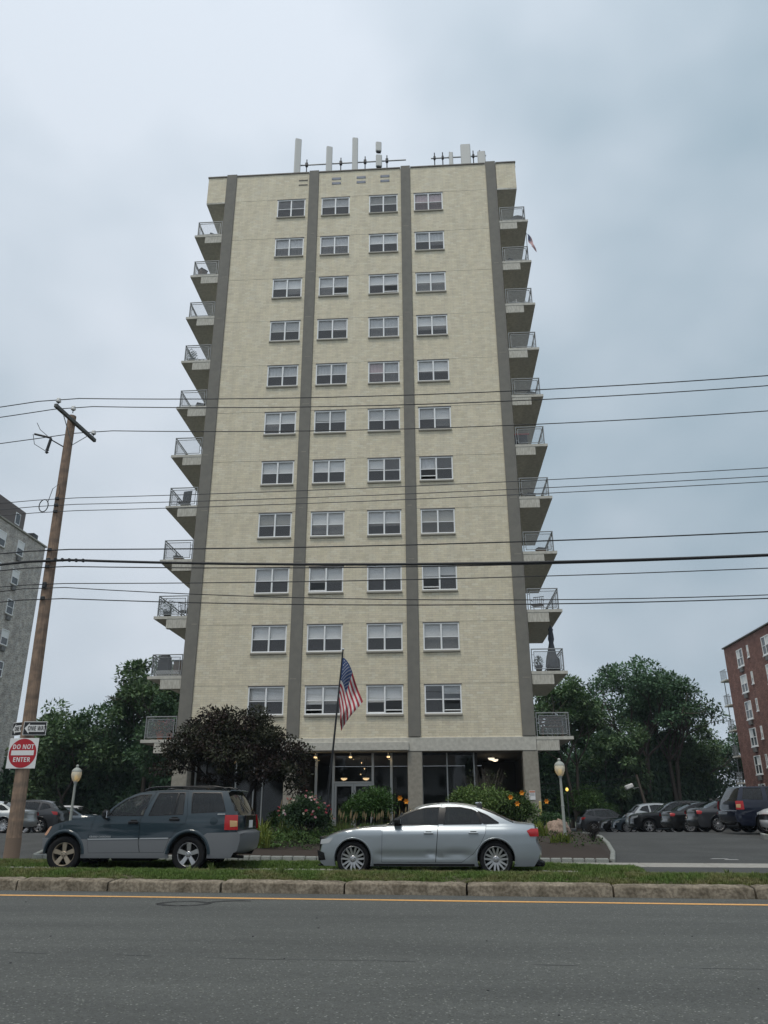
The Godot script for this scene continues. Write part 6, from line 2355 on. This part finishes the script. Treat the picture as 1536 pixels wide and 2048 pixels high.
func make_flag() -> void:
	var base := Vector3(-3.46, bed_height(-3.4, -25.0), -25.0)
	var top := Vector3(-2.96, 6.16, -25.0)
	var o := thing("flagpole", "slim black leaning flagpole with silver ball finial in the bed", "flagpole", base)
	var mb := MB.new()
	mb.tube(Vector3(0, -0.2, 0), top - base, 0.038, 0.026, 12)
	put(mb, "shaft", M.flagpole_black, o)
	mb = MB.new()
	mb.lathe([Vector2(0.001, 0.0), Vector2(0.03, 0.02), Vector2(0.05, 0.055), Vector2(0.03, 0.09), Vector2(0.001, 0.105)], 14, Transform3D(Basis(), top - base + Vector3(0.002, 0.0, 0)))
	put(mb, "ball", M.steel_ball, o)
	mb = MB.new()
	mb.tube(top - base + Vector3(0.05, -0.1, 0.03), Vector3(0.06, 1.2, 0.04), 0.004, 0.004, 4)
	put(mb, "halyard", M.wire_grey, o)
	# the flag: stripes and stars as printed cloth, hanging in folds
	var im := Image.create_empty(380, 208, false, Image.FORMAT_RGB8)
	var red := lin(0.36, 0.035, 0.05)
	var white := lin(0.62, 0.60, 0.58)
	var blue := lin(0.035, 0.065, 0.17)
	for k in 13:
		im.fill_rect(Rect2i(0, k * 16, 380, 16), red if k % 2 == 0 else white)
	im.fill_rect(Rect2i(0, 0, 152, 112), blue)
	for row in 9:
		for c in (6 if row % 2 == 0 else 5):
			var cx := 13 + c * 25 + (0 if row % 2 == 0 else 12)
			var cy := 12 + row * 11
			for y in range(-4, 5):
				for x in range(-4, 5):
					var a := atan2(y, x)
					if Vector2(x, y).length() < 2.2 + 2.0 * absf(cos(2.5 * (a + PI / 2))):
						im.set_pixel(cx + x, cy + y, white)
	var m := mat("flag_cloth", Color.WHITE, 0.85)
	m.albedo_texture = ImageTexture.create_from_image(im)
	m.texture_repeat = false
	m.backlight_enabled = true
	m.backlight = Color(0.4, 0.4, 0.4)
	var g := []
	var hoist_top := top - Vector3(0.01, 0.22, -0.045)
	var along := (base - top).normalized()
	var nu := 46
	var nv := 26
	for v in nv + 1:
		var row := PackedVector3Array()
		for u in nu + 1:
			var fu := float(u) / nu
			var fv := float(v) / nv
			var p := hoist_top + along * fv * 1.35
			# the fly end swings out a little and hangs almost straight down, gathered
			var out := pow(fu, 0.75) * lerpf(0.64, 0.10, fv) + 0.02
			var down := pow(fu, 1.15) * lerpf(1.42, 0.98, fv)
			var fold := 0.13 * sin(fu * 6.0 + fv * 5.0) * (0.15 + fu) + 0.05 * sin(fu * 17.0 - fv * 4.0) * fu
			p += Vector3(out + 0.03 * sin(fv * 5.0 + fu * 7.0) * fu, -down + 0.02 * sin(fu * 8.0), fold)
			row.push_back(p)
		g.append(row)
	mb = MB.new()
	mb.grid(g, true)
	tag(put(mb, "hanging_flag", m), "red, white and blue stars-and-stripes flag hanging limp from the black pole", "flag")
	# a smaller one on a balcony
	g = []
	for v in 13:
		var row := PackedVector3Array()
		for u in 21:
			var fu := u / 20.0
			var fv := v / 12.0
			row.push_back(Vector3(5.62 + 0.22 * fu + 0.25 * fv + 0.03 * sin(fu * 9), 30.55 - 0.95 * fu - 0.3 * fv, FRONT + 0.25 + 0.06 * sin(fu * 8.0 + fv * 3.0)))
		g.append(row)
	mb = MB.new()
	mb.grid(g, true)
	tag(put(mb, "balcony_flag", m), "small stars-and-stripes flag draped off an upper balcony corner", "flag")
	mb = MB.new()
	mb.tube(Vector3(5.66, 29.0, FRONT - 0.12), Vector3(5.63, 30.6, FRONT + 0.24), 0.014)
	tag(put(mb, "flag_staff", M.dark_metal), "thin staff of the small flag on an upper balcony corner", "flag staff")

func make_antennas() -> void:
	var z := FRONT - 0.75
	var bar := thing("antenna_rail", "long horizontal antenna mounting pipe with clamps on the roof edge", "antenna mount", Vector3(0, 35.3, z))
	var mb := MB.new()
	mb.tube(Vector3(-7.25, 1.93, 0), Vector3(-0.87, 1.93, 0), 0.04)
	put(mb, "pipe", M.galvanised, bar)
	for x in [-6.8, -4.75, -3.3, -2.0]:
		mb = MB.new()
		mb.tube(Vector3(x, 0, 0), Vector3(x, 2.35, 0), 0.032)
		mb.box(Vector3(x, 1.93, 0.02), Vector3(0.16, 0.26, 0.16), 0.02)
		put(mb, "upright", M.dark_metal, bar)
	bar = thing("antenna_rail", "short antenna mounting pipe over the roof corner with small radio boxes", "antenna mount", Vector3(0, 35.3, z))
	mb = MB.new()
	mb.tube(Vector3(0.61, 1.93, 0), Vector3(3.85, 1.93, 0), 0.04)
	put(mb, "pipe", M.galvanised, bar)
	for x in [0.82, 1.3, 1.72, 3.1, 3.48]:
		mb = MB.new()
		mb.tube(Vector3(x, 0, 0), Vector3(x, 2.35, 0), 0.032)
		mb.box(Vector3(x, 1.93, 0.02), Vector3(0.13, 0.22, 0.14), 0.02)
		put(mb, "upright", M.dark_metal, bar)
	var panels := [
		[-7.32, 36.3, 39.05, 0.38, "tallest white panel antenna at the end of the long roof pipe", 0.35],
		[-5.42, 36.2, 38.3, 0.36, "mid-height white panel antenna second along the long roof pipe", 0.3],
		[-3.88, 36.2, 38.88, 0.34, "tall narrow white panel antenna near the middle of the roof", 0.2],
		[-2.48, 37.72, 38.45, 0.34, "upper small white box antenna of the stacked pair", 0.2],
		[-2.46, 36.55, 37.45, 0.36, "lower small white box antenna of the stacked pair", 0.2],
		[2.64, 35.9, 37.9, 0.58, "broad white panel antenna on the short roof pipe", 0.0],
		[1.78, 36.2, 37.35, 0.24, "small slim white radio unit on the short roof pipe", 0.0],
		[3.55, 36.0, 37.3, 0.46, "squat white radio unit at the end of the short roof pipe", 0.0]]
	for p in panels:
		var a := thing("panel_antenna", p[4], "antenna", Vector3(p[0], p[1], z + 0.24), p[5], "roof panel antennas")
		mb = MB.new()
		var h: float = p[2] - p[1]
		mb.box(Vector3(0, h / 2, 0), Vector3(p[3], h, 0.2), 0.045)
		put(mb, "radome", M.antenna_shell, a)
		mb = MB.new()
		mb.box(Vector3(0, -0.02, 0), Vector3(p[3] * 0.8, 0.06, 0.14), 0.01)
		for k in 3:
			mb.tube(Vector3(p[3] * (k - 1) * 0.25, -0.02, 0), Vector3(p[3] * (k - 1) * 0.25, -0.14, 0), 0.02)
		put(mb, "connector", M.dark_metal, a)
		mb = MB.new()
		mb.box(Vector3(0, h * 0.5, -0.16), Vector3(0.08, h * 0.6, 0.16), 0.01)
		put(mb, "bracket", M.galvanised, a)
	var bird := MB.new()
	bird.tube(Vector3(-10.35, 35.3, z), Vector3(-10.35, 36.35, z), 0.02)
	bird.tube(Vector3(-10.35, 36.1, z), Vector3(-10.22, 36.6, z), 0.015)
	tag(put(bird, "whip_antenna", M.dark_metal), "thin dark whip antenna alone on the roof corner", "antenna")

func chair(at: Vector3, turn: float, label: String, m: Material, tall := false) -> void:
	var o := thing("balcony_chair", label, "chair", at, turn)
	var mb := MB.new()
	mb.box(Vector3(0, 0.42, 0), Vector3(0.5, 0.05, 0.48), 0.015)
	put(mb, "seat", m, o)
	mb = MB.new()
	if tall:
		mb.box(Vector3(0, 0.82, -0.24), Vector3(0.48, 0.78, 0.06), 0.12, Basis(Vector3.RIGHT, -0.12))
	else:
		for k in 6:
			mb.tube(Vector3(-0.22 + k * 0.088, 0.42, -0.23), Vector3(-0.22 + k * 0.088, 0.88, -0.3), 0.012)
		mb.tube(Vector3(-0.25, 0.88, -0.3), Vector3(0.25, 0.88, -0.3), 0.018)
	put(mb, "backrest", m, o)
	for s in [-1, 1]:
		mb = MB.new()
		mb.path([Vector3(0.26 * s, 0.0, 0.22), Vector3(0.26 * s, 0.62, 0.24), Vector3(0.26 * s, 0.66, 0.15), Vector3(0.26 * s, 0.66, -0.22)], [0.016], 6)
		put(mb, "arm", m, o)
		mb = MB.new()
		mb.tube(Vector3(0.23 * s, 0, -0.24), Vector3(0.23 * s, 0.45, -0.22), 0.016)
		put(mb, "leg", m, o)

func make_balcony_things() -> void:
	var fl := func(k: int) -> float: return 4.2 + k * STOREY
	chair(Vector3(-12.25, fl.call(4), FRONT - 0.75), -0.2, "dark high-backed patio chair alone on a left-hand balcony", M.grill_cover, true)
	chair(Vector3(-11.75, fl.call(2), FRONT - 0.9), 0.7, "black slatted-back patio chair beside potted plants on a balcony", M.dark_metal)
	chair(Vector3(-12.35, fl.call(7), FRONT - 1.0), 0.5, "dark patio chair beside a round bush pot on an upper balcony", M.dark_metal)
	chair(Vector3(4.85, fl.call(2), FRONT - 0.9), -0.4, "brown wicker patio chair on the balcony above the closed umbrella", M.wicker_brown)
	chair(Vector3(5.1, fl.call(8), FRONT - 0.8), 0.3, "white patio chair on an upper right-hand balcony", M.patio_white)
	# covered barbecue
	var o := thing("covered_barbecue", "dome-topped barbecue under a black cover on a low balcony", "barbecue", Vector3(-12.35, fl.call(1), FRONT - 0.6))
	var mb := MB.new()
	mb.box(Vector3(0, 0.42, 0), Vector3(0.55, 0.84, 0.45), 0.05)
	put(mb, "cover_base", M.grill_cover, o)
	mb = MB.new()
	mb.lathe([Vector2(0.28, 0.82), Vector2(0.27, 0.95), Vector2(0.2, 1.05), Vector2(0.001, 1.08)], 18)
	put(mb, "cover_dome", M.grill_cover, o)
	o = thing("storage_box", "square dark storage box beside the covered barbecue", "box", Vector3(-11.6, fl.call(1), FRONT - 0.7))
	mb = MB.new()
	mb.box(Vector3(0, 0.38, 0), Vector3(0.6, 0.76, 0.5), 0.02)
	put(mb, "body", M.wicker_brown, o)
	mb = MB.new()
	mb.box(Vector3(0, 0.78, 0), Vector3(0.64, 0.05, 0.54), 0.015)
	put(mb, "lid", M.grill_cover, o)
	# round table top tipped on edge on the top balcony
	o = thing("tipped_table", "round black table tipped on its edge on the top balcony", "table", Vector3(5.35, fl.call(10), FRONT - 0.5))
	mb = MB.new()
	mb.lathe([Vector2(0.001, -0.03), Vector2(0.42, -0.03), Vector2(0.43, 0.0), Vector2(0.42, 0.03), Vector2(0.001, 0.03)], 28, Transform3D(Basis(Vector3.RIGHT, 1.35), Vector3(0, 0.42, 0)))
	put(mb, "top", M.grill_cover, o)
	mb = MB.new()
	mb.tube(Vector3(0, 0.42, -0.02), Vector3(0, 0.28, -0.5), 0.025)
	put(mb, "leg", M.dark_metal, o)
	# closed umbrella
	o = thing("closed_umbrella", "closed dark grey patio umbrella standing on a right-hand balcony", "umbrella", Vector3(5.25, fl.call(1), FRONT - 0.55))
	mb = MB.new()
	mb.tube(Vector3(0, 0, 0), Vector3(0.06, 2.15, 0), 0.022)
	put(mb, "pole", M.dark_metal, o)
	mb = MB.new()
	mb.lathe([Vector2(0.30, 0.25), Vector2(0.26, 0.62), Vector2(0.17, 1.0), Vector2(0.10, 1.35), Vector2(0.14, 1.5), Vector2(0.12, 1.7), Vector2(0.09, 1.88), Vector2(0.12, 1.93), Vector2(0.06, 2.05), Vector2(0.01, 2.15)], 12, Transform3D(Basis(Vector3.BACK, -0.03), Vector3.ZERO))
	put(mb, "canopy", M.umbrella_cloth, o)
	mb = MB.new()
	mb.lathe([Vector2(0.24, 0.0), Vector2(0.24, 0.06), Vector2(0.05, 0.1), Vector2(0.04, 0.24)], 16)
	put(mb, "base", M.grill_cover, o)
	# things at rail height on the lowest right balcony
	o = thing("patio_bench", "weathered wooden bench behind the lowest right-hand railing", "bench", Vector3(5.05, fl.call(0), FRONT - 0.7))
	mb = MB.new()
	for k in 4:
		mb.box(Vector3(0, 0.45, -0.18 + k * 0.12), Vector3(0.95, 0.03, 0.1), 0.006)
	put(mb, "seat", M.wicker_brown, o)
	mb = MB.new()
	for k in 3:
		mb.box(Vector3(0, 0.62 + k * 0.13, -0.26 - k * 0.02), Vector3(0.95, 0.09, 0.03), 0.006)
	put(mb, "backrest", M.wicker_brown, o)
	for s in [-1, 1]:
		mb = MB.new()
		mb.box(Vector3(0.42 * s, 0.22, 0.0), Vector3(0.06, 0.44, 0.42), 0.01)
		put(mb, "leg", M.wicker_brown, o)
	# potted plants
	var r := RandomNumberGenerator.new()
	r.seed = 12
	for p in [[-12.45, 2, 0.45, 0.55, Color(0.05, 0.09, 0.04), "M", "feathery potted plant at a left balcony's corner post"], [-12.5, 7, 0.5, 0.34, Color(0.03, 0.05, 0.03), "M", "round dark bush in a pot on an upper left balcony"], [-12.2, 0, 0.4, 0.3, Color(0.45, 0.10, 0.03), "F", "orange-flowered planter on the lowest left balcony"], [-11.75, 0, 0.45, 0.3, Color(0.42, 0.16, 0.22), "F", "pink-flowered planter on the lowest left balcony"], [4.65, 1, 0.35, 0.25, Color(0.05, 0.08, 0.04), "M", "small potted plant beside the closed umbrella"]]:
		o = thing("potted_plant", p[6], "plant", Vector3(p[0], fl.call(p[1]), FRONT - 0.45))
		mb = MB.new()
		mb.lathe([Vector2(0.001, 0.0), Vector2(0.11, 0.0), Vector2(0.16, 0.26), Vector2(0.175, 0.27), Vector2(0.175, 0.31), Vector2(0.14, 0.30), Vector2(0.001, 0.28)], 14)
		put(mb, "pot", M.terracotta if p[5] == "F" else M.grill_cover, o)
		mb = MB.new()
		mb.col = true
		clump(mb, r, Vector3(0, 0.3 + p[2] * 0.5, 0), Vector3(p[3], p[2], p[3]) * 0.8, 420, 0.07, Color(0.045, 0.08, 0.035), 0.3)
		if p[5] == "F":
			clump(mb, r, Vector3(0, 0.36 + p[2] * 0.5, 0.06), Vector3(p[3], p[2] * 0.8, p[3]), 160, 0.06, p[4], 0.3)
		put(mb, "foliage", M.leaves, o)
	# lattice skirt inside a low left-hand railing
	o = thing("lattice_skirt", "white wooden lattice fixed inside the railing below the barbecue", "lattice", Vector3(-12.68, fl.call(1), FRONT - 0.14))
	for k in 11:
		for s in [-1, 1]:
			mb = MB.new()
			mb.box(Vector3(0.09 + k * 0.115, 0.15, 0.008 * s), Vector3(0.03, 0.34, 0.008), 0.0, Basis(Vector3.BACK, 0.7 * s))
			put(mb, "lath", M.patio_white, o)
	o = thing("covered_grill", "low dark covered grill beside the closed umbrella", "barbecue", Vector3(5.45, fl.call(1), FRONT - 1.5))
	mb = MB.new()
	mb.box(Vector3(0, 0.4, 0), Vector3(0.5, 0.8, 0.9), 0.08)
	put(mb, "cover", M.grill_cover, o)
	for p in [[-12.1, 10, 0.6], [-12.5, 9, 0.9], [-11.9, 6, 0.5], [-12.3, 3, 0.35], [4.7, 7, 0.45], [5.3, 6, 0.5], [4.9, 4, 0.4], [5.2, 3, 0.35], [4.8, 9, 0.6]]:
		o = thing("storage_bin", "plain dark lidded bin standing behind a balcony railing", "bin", Vector3(p[0], fl.call(p[1]), FRONT - 0.8), p[2], "bins on the balconies")
		mb = MB.new()
		mb.box(Vector3(0, p[2] * 0.5, 0), Vector3(0.42, p[2], 0.36), 0.03)
		put(mb, "body", M.wicker_brown if p[1] % 2 else M.grill_cover, o)
		mb = MB.new()
		mb.box(Vector3(0, p[2] + 0.02, 0), Vector3(0.46, 0.04, 0.40), 0.012)
		put(mb, "lid", M.grill_cover, o)
	o = thing("rolled_awning", "red rolled tarp hung under a right-hand balcony slab", "tarp", Vector3(4.75, fl.call(5) + 1.35, FRONT - 1.6))
	mb = MB.new()
	mb.tube(Vector3(-0.35, 0, 0), Vector3(0.45, 0.0, 0), 0.05)
	put(mb, "roll", M.tarp_red, o)
	mb = MB.new()
	mb.box(Vector3(0.0, -0.6, 0), Vector3(0.7, 1.2, 0.03), 0.01)
	put(mb, "drop", M.grill_cover, o)

func make_small_things() -> void:
	make_lamp(Vector3(4.05, bed_height(4.05, -27.0) - 0.02, -27.0), "globe lamp post beside the boulder at the drive")
	make_lamp(Vector3(-12.28, bed_height(-12.2, -27.0) - 0.02, -27.0), "globe lamp post behind the boxy SUV's hood")
	# boulder
	var r := RandomNumberGenerator.new()
	r.seed = 8
	var n := FastNoiseLite.new()
	n.seed = 8
	n.frequency = 1.7
	var g := []
	for a in 15:
		var row := PackedVector3Array()
		var e := lerpf(-0.4, PI / 2, a / 14.0)
		for b in 25:
			var t := TAU * b / 24.0
			var d := Vector3(cos(e) * cos(t), sin(e), -cos(e) * sin(t))
			row.push_back(d * Vector3(0.42, 0.36, 0.33) * (1.0 + 0.28 * n.get_noise_3dv(d * 1.4)))
		g.append(row)
	var mb := MB.new()
	mb.grid(g)
	tag(put(mb, "boulder", M.boulder_rock, self, Transform3D(Basis(), Vector3(3.92, bed_height(3.9, -27.7) + 0.08, -27.7))), "pinkish granite boulder at the foot of the lamp post", "rock")
	# notice on the end column
	var o := thing("notice_board", "small white notice with orange heading on the end column", "notice", Vector3(3.92, 1.86, FRONT + 0.05))
	mb = MB.new()
	mb.box(Vector3.ZERO, Vector3(0.25, 0.36, 0.012), 0.002)
	put(mb, "panel", M.sign_white, o)
	mb = MB.new()
	mb.box(Vector3(0, 0.135, 0.008), Vector3(0.23, 0.07, 0.004))
	put(mb, "heading", M.notice_orange, o)
	mb = MB.new()
	for k in 3:
		mb.box(Vector3(0, 0.065 - k * 0.035, 0.008), Vector3(0.19, 0.014, 0.004))
	put(mb, "text_lines", M.notice_grey, o)
	mb = MB.new()
	mb.lathe([Vector2(0.055, -0.2), Vector2(0.055, 0.95), Vector2(0.04, 0.98), Vector2(0.001, 0.99)], 14)
	tag(put(mb, "bollard", M.yellow_post, self, Transform3D(Basis(), Vector3(4.12, bed_height(4.1, -33.4), -33.4))), "faded yellow steel bollard beside the end column", "bollard")
	# leaning pole with flood lamps in the car park behind
	var pole := thing("car_park_pole", "leaning wooden pole with a white flood lamp behind the parked cars", "pole", Vector3(16.75, lot_height(-66.0) - 0.1, -66.0))
	mb = MB.new()
	mb.tube(Vector3(0, 0, 0), Vector3(-0.85, 4.3, 0), 0.13, 0.10, 10)
	put(mb, "shaft", M.bark, pole)
	mb = MB.new()
	mb.tube(Vector3(-0.68, 3.35, 0), Vector3(-1.3, 3.25, 0.3), 0.03)
	put(mb, "bracket", M.galvanised, pole)
	mb = MB.new()
	mb.box(Vector3(-1.6, 3.4, 0.35), Vector3(0.65, 0.32, 0.4), 0.06, Basis(Vector3.BACK, 0.35))
	put(mb, "flood_lamp", M.sign_white, pole)
	for k in 2:
		mb = MB.new()
		var a := Vector3(15.9, lot_height(-66.0) + 4.1 - k * 0.5, -66.0)
		var b := Vector3(3.0, 3.3 - k * 0.4, -58.0)
		var line := []
		for q in 13:
			var f := q / 12.0
			line.append(a.lerp(b, f) - Vector3(0, 1.6 * f * (1.0 - f), 0))
		mb.path(line, [0.016], 5, false)
		tag(put(mb, "car_park_wire", M.wire_black), "slack wire from the leaning car park pole", "wire", "car park wires")
	var far := thing("yard_lamp", "small lit yellow lamp among the trees past the tower", "lamp", Vector3(9.4, lot_height(-60.0), -60.0))
	mb = MB.new()
	mb.tube(Vector3(0, 0, 0), Vector3(0, 2.75, 0), 0.05)
	put(mb, "post", M.dark_metal, far)
	mb = MB.new()
	mb.lathe([Vector2(0.001, 2.78), Vector2(0.09, 2.84), Vector2(0.11, 2.93), Vector2(0.06, 3.02), Vector2(0.001, 3.04)], 12)
	put(mb, "bulb", M.lamp_bulb, far)
	bulb_light(far, Vector3(0, 2.93, 0), 0.15, Color(1.0, 0.8, 0.4), 0.1)
	# lamps under the tower: spot lamps on the soffit, globes in lobby and passage
	for x in [-5.25, -3.72, -2.08]:
		var l := thing("soffit_spot_lamp", "small lit spot lamp under the beam over the entrance", "lamp", Vector3(x, 3.62, FRONT - 0.55), 0.0, "entrance spot lamps")
		mb = MB.new()
		mb.tube(Vector3(0, 0.01, 0), Vector3(0.02, -0.08, 0.04), 0.02)
		mb.lathe([Vector2(0.03, 0.0), Vector2(0.05, -0.04), Vector2(0.075, -0.13)], 12, Transform3D(Basis(Vector3.RIGHT, -0.5), Vector3(0.02, -0.07, 0.04)))
		put(mb, "housing", M.sign_white, l)
		mb = MB.new()
		mb.lathe([Vector2(0.001, -0.16), Vector2(0.05, -0.145), Vector2(0.066, -0.115), Vector2(0.001, -0.10)], 12, Transform3D(Basis(Vector3.RIGHT, -0.5), Vector3(0.02, -0.07, 0.04)))
		put(mb, "bulb", M.warm_bulb, l)
		bulb_light(l, Vector3(0.02, -0.19, 0.105), 0.07, Color(1.0, 0.85, 0.6), 0.05)
	for p in [[-4.35, 2.68, -38.0, "bowl"], [-3.31, 2.68, -38.0, "bowl"], [2.53, 3.5, -37.4, "bowl"], [2.80, 3.52, -38.8, "bowl"], [-9.0, 3.35, -36.0, "bowl"], [-3.62, 3.45, -39.0, "dot"], [-3.52, 3.2, -39.5, "dot"], [-3.62, 2.9, -38.6, "dot"]]:
		var bowl: bool = p[3] == "bowl"
		var l := thing("ceiling_lamp" if bowl else "pendant_bulb", ("lit ceiling lamp in the open passage beside the end column" if p[0] > 0 else "lit bowl lamp hanging inside the glazed ground floor") if bowl else "tiny lit pendant bulb inside the lobby", "lamp", Vector3(p[0], p[1], p[2]), 0.0, ("passage lamps" if p[0] > 0 else "ground floor bowl lamps") if bowl else "lobby pendant bulbs")
		mb = MB.new()
		if bowl:
			mb.lathe([Vector2(0.001, -0.07), Vector2(0.1, -0.055), Vector2(0.15, 0.0), Vector2(0.15, 0.03)], 16)
		else:
			mb.lathe([Vector2(0.001, -0.04), Vector2(0.035, 0.0), Vector2(0.001, 0.04)], 10)
		put(mb, "glowing_bulb", M.cool_bulb if p[0] > 0 else M.warm_bulb, l)
		mb = MB.new()
		mb.tube(Vector3(0, 0.025, 0), Vector3(0, 3.62 - p[1], 0), 0.012)
		mb.lathe([Vector2(0.152, 0.028), Vector2(0.13, 0.06), Vector2(0.02, 0.08)] if bowl else [Vector2(0.03, 0.02), Vector2(0.02, 0.06)], 14)
		put(mb, "hanger", M.dark_metal, l)
		bulb_light(l, Vector3(0, -0.10 if bowl else -0.06, 0), 0.05 if bowl else 0.02, Color(1.0, 0.92, 0.8), 0.1 if bowl else 0.03)

func _ready() -> void:
	street_along = Vector3(cos(deg_to_rad(STREET_TURN)), 0, sin(deg_to_rad(STREET_TURN)))
	street_away = Vector3(sin(deg_to_rad(STREET_TURN)), 0, -cos(deg_to_rad(STREET_TURN)))
	make_camera_and_light()
	make_materials()
	make_ground()
	make_tower()
	make_neighbours()
	make_cars()
	make_plants()
	make_pole_and_wires()
	make_flag()
	make_antennas()
	make_balcony_things()
	make_small_things()
